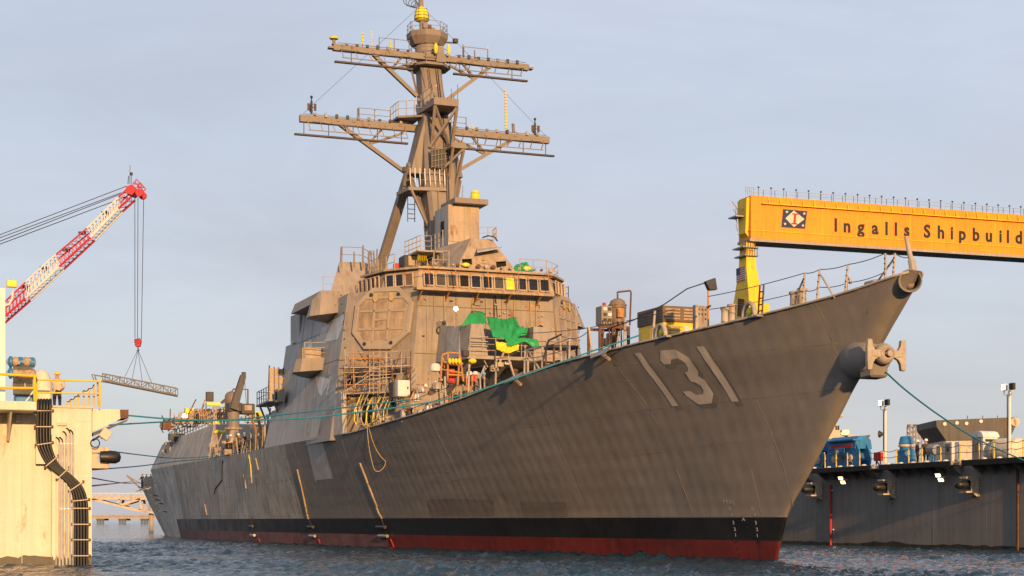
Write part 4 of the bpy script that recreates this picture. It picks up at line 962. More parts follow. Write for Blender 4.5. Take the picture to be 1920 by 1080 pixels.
# mooring bitts, chocks
def bitts(px_list, u, v):
    for x0, x1, yt, yb in px_list:
        a, b = at(x0, yt, u=u), at(x1, yt, u=u); c = (a + b) / 2; r = (a - b).length / 2
        zb = z_deck(u) - .1
        MB().lathe([(r * .95, zb - c.z), (r * .82, -.35), (r * .85, -.16), (r * 1.08, -.1), (r * 1.08, 0), (r * .5, .03)], c, 16).build('bitt', G['edge'], ship, smooth=40)
bitts([(1352, 1366, 576, 590), (1365, 1381, 571, 588)], .6, 2); bitts([(1481, 1497, 547, 560), (1496, 1512, 541, 556)], -4.0, 1)
def chock(x, y, w):
    a = edge_at(x, y); k = w
    P = []
    for i in range(13):
        t = math.pi * i / 12; P.append(a + V(-math.cos(t) * .62 * k, -.12, math.sin(t) * .8 * k))
    c = MB().pipe(P, .13 * k, 8).build('mooring_chock', G['edge'], ship, smooth=True)
    MB().ball(a + V(0, -.15, .35 * k), .3 * k, 10, 6, (1, .4, .8)).build('chock_cover', G['tape'], c, smooth=True)
    MB().box(a.x - 1.3 * k, a.x + 1.5 * k, a.y - .25, a.y + .12, a.z - .05, a.z + .05).build('chock_plate', G['bare'], c, bevel=.02)
chock(1400, 592, .85); chock(1235, 630, .8)
MB().pipe([edge_at(1575, 553) + V(0, -.3, 0), edge_at(1575, 553) + V(0, -.3, .55), edge_at(1575, 553) + V(-.15, -.3, .68), edge_at(1575, 553) + V(-.3, -.3, .6), edge_at(1575, 553) + V(-.3, -.3, .4)], .06).build('gooseneck_vent', G['edge'], ship, smooth=True)
a = edge_at(1625, 540); MB().cbox(a + V(0, -.3, .1), (.8, .4, .28)).build('deck_box', G['edge'], ship, bevel=.06)
a = edge_at(1398, 590); LR = MB()
for k in (0, .35): LR.bar(a + V(k, -.8, -.2), a + V(k - .2, -.8, 1.5), .06)
LR.build('rail_ladder', G['rust'], ship)
for k in range(5): MB().bar(a + V(-.04 * k, -.8, .1 + .28 * k), a + V(.35 - .04 * k, -.8, .1 + .28 * k), .05).build('rung', G['rust'], ship)
for x in (960, 1120, 1125):                                                # bent steel plates and short lugs on the edge
    pass
for x, y in ((972, 697), (1136, 652)):
    a = edge_at(x, y); MB().extr([a + V(-.9, .1, .15), a + V(1.0, .35, -.15), a + V(.6, .55, -.35), a + V(-.6, .3, -.2)], (0, .03, .03)).build('edge_plate', G['bare'], ship)
    MB().bar(a + V(-.3, .3, -.2), a + V(-.9, .2, -.5), .12).build('edge_lug', G['wood'], ship)

# ------------------------------------------------------------------ plant standing on the foredeck
gen = onship('generator', 'yellow generator with brown louvred roof on the foredeck', 'generator', 7.6, 1.05, z_deck(7.6))
L_, W_ = 2.9, 2.05; zt = 2.45
MB().box(0, L_, -W_ / 2, W_ / 2, -.05, 1.62).build('housing', G['yellow'], gen, bevel=.03)
rf = MB().box(-.05, L_ + .05, -W_ / 2 - .05, W_ / 2 + .05, 1.625, 2.42).build('roof', G['louvre'], gen, bevel=.03)
for j in range(4):
    for k in (0, 1):
        y0 = -W_ / 2 + .12 + k * W_ / 2; MB().box(-.075, -.052, y0, y0 + W_ / 2 - .2, 1.75 + j * .155, 1.83 + j * .155).build('louvre', G['wood'], rf)
    for k in (0, 1): MB().box(.15 + k * 1.4, 1.35 + k * 1.4, W_ / 2 + .052, W_ / 2 + .075, 1.75 + j * .155, 1.83 + j * .155).build('louvre', G['dark'], rf)
for j in range(7): MB().box(-.03, -.002, -.05, W_ / 2 - .12, .35 + j * .17, .41 + j * .17).build('louvre', G['wood'], gen)
MB().box(-.02, -.002, -W_ / 2 + .1, -.3, .1, 1.4).build('door', G['tape'], gen, bevel=.01); MB().box(-.03, -.001, -.4, -.15, 1.2, 1.45).build('nameplate', G['white'], gen)
MB().box(1.4, 2.5, W_ / 2 + .002, W_ / 2 + .02, .3, 1.4).build('side_door', G['yellow'], gen, bevel=.01)
for j in range(4): MB().box(.4, 1.1, W_ / 2 + .002, W_ / 2 + .02, .9 + j * .13, .96 + j * .13).build('louvre', G['dark'], gen)
cp_ = onship('air_receiver_plant', 'rusty pressure tank with control cabinet on the foredeck beside the yellow generator', 'air tank', 15, 1.6, z_deck(15))
zb = z_deck(15)
def loc(p): return Vector(p) - V(15, 1.6, zb)
c = loc(at(1158, 608, u=15)); r = .47
hgt = loc(at(1158, 560, u=15)).z - c.z
TK = MB().lathe([(r * .5, -.35), (r, -.2), (r, hgt * .72), (r * 1.07, hgt * .72), (r * 1.07, hgt * .76), (r * .98, hgt * .76), (r * .8, hgt * .92), (r * .35, hgt), (0, hgt * 1.01)], c, 20).build('tank', G['tank'], cp_, smooth=40)
for z in (.0, .85): MB().lathe([(r * 1.02, z), (r * 1.02, z + .05)], c, 20).build('band', G['rust'], TK)
t = c + V(0, 0, hgt)
a2, a3 = loc(at(1156, 548, u=15)), loc(at(1182, 545, u=15)); a4 = loc(at(1181, 610, u=15))
MB().pipe([t, t + V(0, 0, .2), a2 + V(0, -.05, 0), a2 + V(0, -.1, .02), a3, a3 + V(0, -.04, -.1), a4], .05, 8).build('outlet_pipe', G['rust'], cp_, smooth=40)
c1, c2 = loc(at(1121, 575, u=15.3)), loc(at(1145, 611, u=15.3))
CB = MB().box(c1.x - .5, c1.x + .3, c2.y, c1.y, c2.z, c1.z).build('control_cabinet', G['house'], cp_, bevel=.02)
for k in range(6): MB().box(c1.x - .53, c1.x - .502, c1.y - .1 - .28 * (k % 2) - .2, c1.y - .1 - .28 * (k % 2), c1.z - .25 - .3 * (k // 2), c1.z - .08 - .3 * (k // 2)).build('gauge_panel', G['dark' if k % 3 else 'white'], CB)
MB().cbox((c1.x, (c1.y + c2.y) / 2, c1.z + .12), (.15, .15, .22)).build('beacon', G['redp'], CB)
SK = MB()
for dy in (-.75, .2, .95):
    for dx in (-.7, .8): SK.bar((dx, dy, -.05), (dx, dy, c.z - .2), .12)
for dx in (-.7, .8): SK.bar((dx, -.8, c.z - .25), (dx, 1.0, c.z - .25), .14)
SK.build('skid_frame', G['rust'], cp_)
for k in range(7): MB().cbox((rng.uniform(-.6, .6), rng.uniform(-.7, .9), rng.uniform(.4, c.z - .4)), (.4, rng.uniform(.2, .5), rng.uniform(.2, .5))).build('pump_block', G[rng.choice(['rust', 'dark', 'tank', 'edge'])], cp_, bevel=.03)
for k in range(5): MB().pipe([(-.75, -.7 + k * .4, .2), (-.85, -.6 + k * .35, c.z - .5), (-.5, -.5 + k * .3, c.z + .1)], .04).build('plant_pipe', G['rust'], cp_, smooth=True)
MB().cbox(c + V(-.55, .1, .55), (.2, .35, .5)).build('meter', G['orange'], cp_, bevel=.02)
# steel frame / work bench aft of it with black machinery
mc = onship('welding_machine', 'black machine on a frame at the foot of the deckhouse, left of the rusty tank', 'machine', 20.5, 2.2, z_deck(20))
MB().box(-.8, .9, -.9, .9, .2, .9).build('base', G['dark'], mc, bevel=.04); MB().box(-.7, .7, -.8, .8, 2.6, 2.8).build('canopy', G['dark'], mc, bevel=.04)
for dx in (-.6, .6):
    for dy in (-.7, .7): MB().bar((dx, dy, 0), (dx, dy, 2.6), .09).build('frame_post', G['rust'], mc)
MB().ball((-.2, .2, 1.5), .55, 10, 6, (1, 1.1, .9)).build('engine', G['dark'], mc, smooth=True); MB().pipe([(-.6, .8, .6), (-.9, 1.5, 1.8), (-.8, 1.1, 3.0), (-.5, .2, 3.4)], .06).build('hose', G['rubber'], mc, smooth=True)
fp = onship('floodlight_pole', 'dark floodlight on a thin pole at the foredeck edge', 'floodlight', *at(1328, 598, u=2.5))
h = at(1328, 545, u=2.5).z - fp.location.z
MB().tube((0, 0, -.9), (0, 0, h), .045).build('pole', G['orange'], fp)
MB().hexa([(-.15, -.02, h), (-.15, -.42, h + .05), (.15, -.42, h + .05), (.15, -.02, h)], [(-.1, .2, h + .42), (-.1, -.35, h + .62), (.15, -.35, h + .62), (.15, .2, h + .42)]).build('lamp_head', G['dark'], fp, bevel=.03)
MB().pipe([(0, .2, h + .35), (.4, .9, h + .1), (1.0, 1.8, h - .6), (1.8, 3.0, h - 1.3), (2.6, 4.2, h - 1.75)], .03).build('supply_cable', G['rubber'], fp, smooth=True)
MB().tube((-.3, .05, h - .75), (.3, -.1, h - .75), .05).build('cross_pipe', G['rust'], fp)
pb = onship('steel_panel_stand', 'tall tan steel panel with bolt holes beside the floodlight pole', 'steel panel', 4.2, 1.0, z_deck(4.2))
q0, q1 = at(1303, 572, u=4.2), at(1327, 600, u=4.2)
y0, y1 = q0.y - 1.0, q1.y - 1.0; z1 = q0.z - z_deck(4.2)
MB().box(0, .12, y1, y0 - .15, -.1, z1 - .02).build('panel', G['house'], pb, bevel=.02); MB().box(-.1, .2, y0 - .14, y0 + .02, -.1, z1).build('flange', G['edge'], pb)
for k in range(7): MB().lathe([(.05, 0), (.05, .02)], (-.0, y1 + .12 + (k % 3) * .18, z1 - .2 - .22 * (k // 3)), 8, (-1, 0, 0)).build('bolt', G['dark'], pb)
MB().lathe([(.5, 0), (.5, .25), (.1, .3)], (-1.0, y1 + .1, .25), 16).build('base_flange', G['edge'], pb, smooth=40)
# short staging posts along the deck edge
def post(x0, y0, x1, y1, r=.06, mat='edge', name='stanchion'):
    a = edge_at(x0, y0); b = at(x1, y1, u=a.x + .1); MB().tube(a - V(0, .15, .1), b, r, n=8).build(name, G[mat], ship, smooth=40)
for p in ((1150, 653, 1161, 622), (1165, 650, 1172, 596), (1106, 663, 1104, 612), (1218, 634, 1228, 582), (1062, 676, 1068, 632), (1048, 680, 1050, 630), (1055, 676, 1065, 640), (978, 701, 985, 647), (962, 706, 952, 668), (924, 720, 931, 668), (873, 741, 880, 683), (985, 697, 990, 670),
          (832, 757, 834, 706), (802, 770, 806, 712), (712, 797, 706, 760), (770, 780, 776, 735)):
    post(*p)
wirel([at(880, 690, v=7.5), at(931, 672, v=7), at(990, 650, v=6.5), at(1068, 634, v=6), at(1104, 620, v=5.7)], .02, 'wire', .15); wirel([at(931, 690, v=7), at(985, 672, v=6.5), at(1068, 652, v=6)], .018, 'wire', .1)
# open structural frame near the deckhouse corner
fr = onship('pipe_frame', 'welded steel pipe frame standing at the deck edge below the port radar face', 'pipe frame', 14.5, 5.8, z_deck(14.5))
for a, b in (((0, 0, 0), (0, 0, 1.4)), ((1.6, .2, 0), (1.6, .2, 1.4)), ((0, 0, 1.4), (1.6, .2, 1.4)), ((0, 0, .7), (1.6, .2, .7)), ((0, 0, 0), (1.6, .2, 1.4)), ((.8, .1, 0), (.8, .1, 1.4))): MB().tube(a, b, .055).build('frame_pipe', G['edge'], fr)

# ------------------------------------------------------------------ tarpaulins over the weapon platform
def cloth(name, grid, mat, label, cat='tarpaulin', amp=.09, sub=12, th=.02):
    """grid of pixel,u control points -> wrinkled sheet"""
    ctl = [[at(x, y, u=u) for x, y, u in row] for row in grid]; nr, nc = len(ctl), len(ctl[0])
    V_ = []; NR, NC = (nr - 1) * sub + 1, (nc - 1) * sub + 1
    r = random.Random(sum(map(ord, label)))
    f = [(r.uniform(2, 7), r.uniform(1, 6), r.uniform(0, 6), r.uniform(.2, 1)) for _ in range(9)]
    for i in range(NR):
        for j in range(NC):
            a, b = i / sub, j / sub; i0, j0 = min(int(a), nr - 2), min(int(b), nc - 2); s_, t_ = a - i0, b - j0
            p = ctl[i0][j0].lerp(ctl[i0][j0 + 1], t_).lerp(ctl[i0 + 1][j0].lerp(ctl[i0 + 1][j0 + 1], t_), s_)
            w_ = sum(k * math.sin(m * b * 2.2 + n * a * .9 + ph) for m, n, ph, k in f) / 5 + .22 * math.sin(b * 11 + 3 * math.sin(a * 2.1) + a * 2) * (.4 + .6 * math.sin(a * 1.7) ** 2)
            p = p + V(-amp * w_, amp * .4 * w_, amp * .35 * w_); V_.append(p)
    mb = MB(); mb.add(V_, [(i * NC + j, i * NC + j + 1, (i + 1) * NC + j + 1, (i + 1) * NC + j) for i in range(NR - 1) for j in range(NC - 1)])
    o = mb.build(name, mat, None, smooth=True); o.location = SHIP0; o.rotation_euler = (0, 0, SHIP_RZ); tag(o, label, cat)
    m = o.modifiers.new('thick', 'SOLIDIFY'); m.thickness = th
    return o
cloth('tarpaulin', [[(866, 610, 34.5), (880, 588, 35.5), (895, 585, 36.5), (906, 585, 37)], [(868, 613, 34.2), (886, 608, 34.2), (901, 607, 34.2), (914, 608, 34.5)]], G['green'], 'small green tarpaulin hooding the left blast shield', amp=.06)
cloth('tarpaulin', [[(912, 594, 36.5), (928, 596, 36.5), (946, 599, 36.5), (966, 595, 36.5)], [(917, 610, 35), (935, 608, 35.5), (955, 608, 35.5), (974, 612, 35)], [(921, 622, 34), (940, 620, 34.5), (958, 622, 34.5), (990, 615, 34)], [(924, 632, 33.4), (945, 635, 33.4), (962, 634, 33.6), (988, 628, 33.8)]], G['green'], 'large green tarpaulin slung between the two blast shields', amp=.13)
cloth('tarpaulin', [[(946, 633, 32.8), (962, 633, 33), (985, 634, 33), (1007, 637, 33)], [(950, 643, 32.6), (964, 641, 32.6), (984, 636, 32.8), (1012, 648, 32.6)], [(951, 650, 32.6), (962, 648, 32.5), (985, 640, 32.7), (1004, 655, 32.6)]], G['green'], 'green tarpaulin flap hanging over the platform rail above the yellow sheet', amp=.08)
cloth('tarpaulin', [[(929, 641, 32.7), (945, 642, 32.7), (960, 647, 32.7), (973, 646, 32.7)], [(931, 655, 32.7), (938, 658, 32.7), (952, 663, 32.7), (972, 656, 32.7)]], G['tape'], 'yellow plastic sheet bundled on the weapon platform rail', 'plastic sheet', amp=.12)
cloth('tarpaulin', [[(966, 498, 41), (978, 493, 41), (988, 492, 41), (998, 506, 41)], [(960, 509, 40.5), (976, 510, 40.5), (990, 510, 40.5), (999, 511, 40.5)]], G['green'], 'crumpled green tarpaulin on the pilothouse roof, port side', amp=.18)
cloth('canvas_cover', [[(670, 672, 38.5), (690, 664, 38.5), (706, 669, 38.5), (724, 677, 38.5)], [(665, 682, 38.3), (688, 686, 38.3), (706, 684, 38.3), (722, 682, 38.3)]], G['canvas'], 'brown canvas draped on the scaffold under the radar face', 'canvas', amp=.18)
# ------------------------------------------------------------------ scaffolds and deck clutter
def poles(root, segs, r, mat, name='scaffold_tube'):
    for a, b in segs: MB().tube(a, b, r, n=7).build(name, G[mat], root, smooth=40)
def px_scaffold(label, segs, u, mats, base, r=.04, planks=(), cat='scaffold', name='scaffold'):
    t = onship(name, label, cat, *base)
    L = lambda p, du=0: at(p[0], p[1], u=u + du) - Vector(base)
    for i, (a, b, *k) in enumerate(segs):
        du = k[0] if k else 0; MB().tube(L(a, du), L(b, du), r, n=7).build('scaffold_tube', G[mats[i % len(mats)]], t, smooth=40)
    for a, b in planks:
        p, q = L(a), L(b); MB().extr([p, q, q + V(.9, .3, 0), p + V(.9, .3, 0)], (0, 0, .06)).build('plank', G['wood'], t)
    return t
SEG = [((646, 662), (770, 658)), ((646, 690), (770, 686)), ((630, 676), (648, 675)), ((646, 690), (646, 742)), ((663, 632), (663, 738)), ((700, 656), (700, 740)), ((724, 655), (724, 738)), ((770, 656), (769, 735)), ((753, 657), (752, 700)),
       ((646, 673), (770, 670)), ((664, 707), (756, 700)), ((646, 734), (700, 700)), ((756, 736), (768, 690)), ((646, 738), (770, 735)), ((646, 722), (770, 718)), ((678, 708), (702, 690)), ((646, 655), (646, 745, 0)), ((740, 690), (753, 657)),
       ((646, 660), (664, 690), 1.2), ((664, 655), (664, 738), 1.5), ((735, 655), (735, 738), 1.5), ((770, 655), (780, 735), 1.5)]
SC = px_scaffold('pipe scaffold with planks below the starboard radar face', [(a[:2], b[:2], *k) for a, b, *k in SEG], 38.0, ['wood', 'edge', 'rust', 'edge', 'orange'], (39.5, 8, 10.45), r=.034, planks=(((646, 690), (706, 690)), ((724, 687), (768, 686)), ((690, 712), (735, 708))))
for i in range(30):
    x = rng.uniform(640, 775); y = rng.uniform(655, 735); b0_ = V(39.5, 8, 10.45); du = rng.choice([37.4, 37.8, 38.3, 38.9])
    if i % 3 == 0: p, q = at(x, y, u=du), at(x + rng.uniform(-3, 3), min(742, y + rng.uniform(25, 70)), u=du)
    elif i % 3 == 1: p, q = at(x, y, u=du), at(min(776, x + rng.uniform(25, 70)), y - rng.uniform(0, 3), u=du)
    else: p, q = at(x, y, u=du), at(x + rng.uniform(-25, 25), y + rng.uniform(8, 30), u=du)
    MB().tube(p - b0_, q - b0_, .026, n=6).build('scaffold_tube', G[rng.choice(['edge', 'wood', 'rust', 'orange', 'cord', 'dark'])], SC)
for i in range(6):
    y = 668 + i * 12; a, b = at(693, y, u=37.9) - V(39.5, 8, 10.45), at(712, y - .5, u=37.9) - V(39.5, 8, 10.45); MB().tube(a, b, .035).build('ladder_rung', G['edge'], SC)
for x in (693, 712): MB().tube(at(x, 655, u=37.9) - V(39.5, 8, 10.45), at(x, 738, u=37.9) - V(39.5, 8, 10.45), .04).build('ladder_side', G['wood'], SC)
# tangle of yellow hoses from the recess
for k in range(11):
    x0 = 664 + k * 6.5 + rng.uniform(-4, 4); P = [at(x0 + 12, 742 + rng.uniform(-6, 6), u=37.5), at(x0 + 2 + rng.uniform(-4, 4), 760, u=37.0), at(x0 - 4 + rng.uniform(-5, 5), 780, u=36.6), at(x0 + rng.uniform(-4, 4), 797, u=36.3)]
    Q = [P[0].lerp(P[1], .5)] + P[1:]
    MB().pipe([P[0], *[P[i].lerp(P[i + 1], .5) for i in range(3)], P[3]], .032, 6).build('air_hose', G['tape' if k % 3 == 0 else 'cord'], HOUSE, smooth=True)
# cabinets and small boxes at the foot of the deckhouse
def crate(x0, y0, x1, y1, u, mat, name, label, cat, d=.8, group=None, extra=None):
    a, b = at(x0, y1, u=u), at(x1, y0, u=u)
    t = onship(name, label, cat, u, (a.y + b.y) / 2, a.z, 0, group); w = (a.y - b.y) / 2; h = b.z - a.z
    bd = MB().box(0, d, -w, w, 0, h).build('body', G[mat], t, bevel=.025)
    MB().box(-.02, -.002, -w * .85, w * .85, h * .08, h * .92).build('door', G[extra or mat], t, bevel=.008)
    MB().box(-.05, -.021, -w * .7, -w * .5, h * .45, h * .6).build('handle', G['dark'], t)
    return t
crate(746, 713, 769, 743, 35.5, 'white', 'electrical_cabinet', 'pale cabinet on the deck right of the scaffold', 'cabinet')
crate(736, 716, 745, 745, 36.2, 'dark', 'electrical_cabinet', 'narrow dark cabinet beside the pale cabinet', 'cabinet')
crate(842, 692, 853, 718, 27, 'redp', 'tool_cabinet', 'red cabinet inside the orange ladder frame', 'cabinet')
crate(885, 702, 896, 716, 26.5, 'redp', 'tool_box', 'red tool box beside the deckhouse front', 'tool box')
crate(868, 657, 880, 668, 30.5, 'dark', 'work_light', 'dark square work light left of the weapon platform', 'work light', .3)
LF = [((829, 666), (826, 715)), ((840, 661), (839, 722)), ((862, 663), (869, 715)), ((829, 666), (840, 661)), ((840, 661), (862, 663)), ((831, 678), (868, 682)), ((826, 692), (868, 700)), ((839, 682), (866, 684)), ((838, 702), (868, 704)), ((862, 663), (858, 722)), ((829, 666), (834, 690), .5)]
LFS = px_scaffold('rusty orange bent pipe ladder frame with yellow hooks at the deck edge', LF, 26.5, ['orange'], (26.5, 6.0, 8.4), .06, cat='ladder frame', name='ladder_frame')
for k in range(4): MB().ball(at(843 + k * 6, 677, u=26.3) - V(26.5, 6.0, 8.4), .13, 8, 5, (1, .8, 1.4)).build('hook', G['tape'], LFS)
MB().lathe([(.05, 0), (.34, .04), (.36, .3), (.25, .5), (0, .55)], at(816, 697, u=33), 14).build('white_dome', G['white'], ship, smooth=40)
MB().ball(at(886, 677, u=27), .2, 8, 6, (1, 1.3, .8)).build('wrapped_fitting', G['tape'], ship)
for k in range(26):
    x = rng.uniform(745, 960); yb = 790 - (x - 690) * .355 + rng.uniform(-22, -8); u = rng.uniform(24, 34)
    p = at(x, yb, u=u); s_ = rng.uniform(.12, .32); sh = rng.choice(['box', 'tube', 'ball'])
    mb = MB()
    if sh == 'box': mb.cbox(p, (s_ * 1.3, s_ * 1.4, s_))
    elif sh == 'tube': mb.tube(p, p + V(.1, rng.uniform(-.5, .5), s_ * 3), s_ * .25)
    else: mb.lathe([(s_, -.1), (s_, .2), (s_ * .6, .3)], p, 10)
    mb.build('deck_fitting', G[rng.choice(['edge', 'white', 'dark', 'wood', 'house_t', 'edge', 'orange', 'rust'])], ship)
railing([(34, 6.6, 10.5), (38, 5.6, 10.5)], 1.1, 3, .9, .03, G['edge'], HOUSE); railing([(39.2, 6.6, 10.5), (42.4, 8.9, 10.5)], 1.1, 2, .8, .03, G['edge'], HOUSE)
for k in range(12):
    p = V(38.7, rng.uniform(-3, 4.5), rng.uniform(10.6, 12)); MB().lathe([(.12, 0), (.12, .1), (.05, .12)], p, 9, (-1, 0, 0)).build('wall_fitting', G[rng.choice(['white', 'edge', 'tape', 'dark'])], HOUSE)
# rails, hoses and gear crowding the deck edge abreast the deckhouse
for i in range(70):
    u = rng.uniform(16, 41); b_ = half(u, z_deck(u)); p = V(u, b_ - rng.uniform(.3, 2.2), z_deck(u) - .1); k = rng.random(); mb = MB(); mt = rng.choice(['edge', 'wood', 'white', 'dark', 'rust', 'house_t', 'orange', 'edge', 'bare'])
    if k < .35: mb.tube(p, p + V(rng.uniform(-.25, .25), rng.uniform(-.2, .2), rng.uniform(.8, 1.7)), rng.uniform(.03, .06)); nm = 'stanchion'
    elif k < .6: mb.cbox(p + V(0, 0, .25), (rng.uniform(.3, .8), rng.uniform(.2, .5), rng.uniform(.3, .9))); nm = 'deck_locker'
    elif k < .8:
        a0 = rng.uniform(0, 6); mb.pipe([p + V(.45 * math.cos(a0 + t), .3 * math.sin(a0 + t), .15 + .45 * abs(math.sin(t * .8))) for t in [j * .45 for j in range(10)]], .035, 5); nm = 'hose_coil'; mt = rng.choice(['dark', 'cord', 'rubber', 'tape'])
    else: mb.lathe([(.16, 0), (.16, .5), (.22, .52), (.22, .62), (0, .7)], p, 10); nm = 'vent_head'
    mb.build(nm, G[mt], ship)
for z in (.5, 1.0): wirel([V(u, half(u, z_deck(u)) - .2, z_deck(u) + z) for u in (23, 27, 31, 35, 39)], .022, 'wire', .06)
# the lit work lamp on the front bulkhead
lampm = glow('lit_lamp', (1, .72, .36), 14)
wl_ = onship('work_lamp', 'small lit work lamp on a pole in front of the deckhouse', 'lamp', *at(853, 600, u=36))
MB().tube((0, 0, -2.5), (0, 0, .7), .03).build('pole', G['edge'], wl_); MB().lathe([(.1, 0), (.17, .06), (.17, .12)], (-.05, 0, .72), 12, (-1, 0, 0)).build('housing', G['dark'], wl_); MB().lathe([(.15, 0), (.12, .05), (0, .07)], (-.18, 0, .72), 12, (-1, 0, 0)).build('bulb', lampm, wl_)
# machinery on the bridge roof, starboard side
m1 = onship('deck_winch', 'black winch machinery beside the starboard bridge windows', 'winch', *at(705, 540, u=46))
MB().lathe([(.5, -.4), (.5, -.3), (.3, -.3), (.3, .3), (.5, .3), (.5, .4)], (0, .3, .4), 14, (0, 1, 0)).build('drum', G['dark'], m1, smooth=40); MB().cbox((0, -.7, .35), (.8, .6, .6)).build('motor', G['dark'], m1, bevel=.05); MB().cbox((-.3, 0, .95), (.3, 1.0, .25)).build('gear_case', G['rust'], m1, bevel=.04); MB().cbox((0, .2, -.1), (1.2, 2.0, .2)).build('bed', G['dark'], m1)
m2 = onship('equipment_skid', 'dark green and white machine under torn cover near the mast foot', 'machine', *at(763, 507, u=45))
MB().cbox((0, -.2, .5), (1.2, 1.3, 1.0)).build('body', G['dark'], m2, bevel=.1); MB().cbox((-.62, -.35, .6), (.06, .9, .7)).build('cover', G['house_t'], m2, bevel=.02); MB().cbox((0, .8, .1), (.4, .35, .7)).build('extinguisher', G['redp'], m2, bevel=.05)
m3 = onship('yellow_bag_pile', 'crumpled yellow bags piled beside the bridge windows', 'bags', *at(738, 521, u=43))
for k in range(4): MB().ball((rng.uniform(-.2, .2), .8 - k * .45, .1 + .1 * (k % 2)), .3, 8, 6, (1, 1, .7)).build('bag', G['tape'], m3)
m4 = onship('yellow_hose_reel', 'yellow hose reel on the rail left of the director pedestal', 'hose reel', *at(792, 487, u=43.5))
for k in range(5): MB().lathe([(.2, -.03), (.28, 0), (.2, .03)], (0, .3 - k * .13, .1), 12, (0, 1, 0)).build('hose_turn', G['tape'], m4)
for x0, y0, x1, y1 in ((690, 498, 693, 470), (699, 500, 695, 470), (705, 505, 700, 470), (706, 496, 707, 467), (640, 492, 641, 462), (664, 491, 664, 472), (681, 491, 681, 460), (693, 520, 694, 493), (715, 520, 715, 494), (726, 521, 725, 494)):
    a = at(x0, y0, u=49.5); MB().tube(a - V(0, 0, .4), at(x1, y1, u=49.5), .06).build('stanchion', G['mast'], HOUSE)

# ------------------------------------------------------------------ amidships and the after deckhouse
mb = MB(); us = [86.4, 92, 98, 104, 110, 116, 121, 124.3]
rings = []
for u in us:
    b = half(u, z_deck(u)) - .004; k = (u - 86.4) / 38
    zt = 11.0 - .5 * k
    uu = u + (2.6 if u < 87 else 1.8 if u < 93 else 0); ut = uu - (1.5 if u > 124 else 0)
    rings.append([(u, b, z_deck(u)), (uu if u < 87 else ut, b - 1.05, zt - .12), (uu if u < 87 else ut, b - 1.3, zt), (uu if u < 87 else ut, -(b - 1.3), zt), (uu if u < 87 else ut, -(b - 1.05), zt - .12), (u, -b, z_deck(u))])
AH = mb.loft(rings).build('after_deckhouse', G['hull_aft'], ship, smooth=25, label='weathered grey after deckhouse flush with the hull side')
# lit forward bulkhead of the after house
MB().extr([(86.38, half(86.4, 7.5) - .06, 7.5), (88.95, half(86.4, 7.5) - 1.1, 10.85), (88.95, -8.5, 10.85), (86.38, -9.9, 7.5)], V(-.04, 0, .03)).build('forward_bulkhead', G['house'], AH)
MB().box(-.1 + 86.2, 87.8, 3.8, 6.2, 8.6, 9.6).build('vent_trunk', G['house'], AH, bevel=.05)
yv = at(403, 811, u=88); MB().pipe([yv, yv + V(-.2, -.3, .15), yv + V(-.2, -.7, 0), yv + V(-.2, -1, .2)], .14).build('wrapped_pipe', G['tape'], AH)
# sponsons and brackets on the stern quarter
for x0, y0, x1, y1, u, mt in ((327, 822, 341, 831, 110, 'house'), (318, 828, 329, 854, 112, 'house_t'), (324, 857, 333, 864, 111, 'house')):
    a, b = at(x0, y1, u=u), at(x1, y0, u=u); MB().box(u, u + 2, b.y, a.y, a.z, b.z).build('side_sponson', G[mt], AH, bevel=.05)
for x, y in ((312, 832), (308, 846), (310, 866)):
    for k in range(4):
        a = at(x - 4 + k * 3, y + k * 2.5, u=115); MB().bar(a, a + V(-.4, -1.0, .35), .2).build('net_bracket', G['house_t'], AH)
def clutter(n, xr, yr, ur, names, mats, par, smin=.15, smax=.5):
    for _ in range(n):
        p = at(rng.uniform(*xr), rng.uniform(*yr), u=rng.uniform(*ur)); s_ = rng.uniform(smin, smax); k = rng.random(); mb = MB()
        if k < .4: mb.cbox(p, (s_ * 1.4, s_ * rng.uniform(.8, 1.8), s_))
        elif k < .75: mb.tube(p, p + V(rng.uniform(-.4, .4), rng.uniform(-.7, .7), rng.uniform(.5, 1.6)), .06, n=6)
        elif k < .9: mb.lathe([(s_ * .5, -.2), (s_ * .5, s_), (s_ * .3, s_ * 1.3), (0, s_ * 1.35)], p, 10)
        else: mb.bar(p, p + V(rng.uniform(-.3, .3), rng.uniform(-1.2, 1.2), rng.uniform(-.1, .5)), .12)
        mb.build(rng.choice(names), G[rng.choice(mats)], par)
clutter(46, (345, 500), (770, 797), (92, 108), ['deck_fitting', 'vent_pipe', 'deck_locker'], ['edge', 'house_t', 'dark', 'wood', 'rust', 'orange', 'tape', 'house'], AH, .25, .7)
clutter(26, (305, 345), (785, 822), (108, 120), ['deck_fitting', 'vent_pipe', 'deck_locker'], ['edge', 'house_t', 'dark', 'tank', 'rust', 'house'], AH, .3, .8)
railing([(91, 8.6, 11.0), (122, 7.8, 10.6)], 1.2, 3, 2.0, .05, G['edge'], AH)
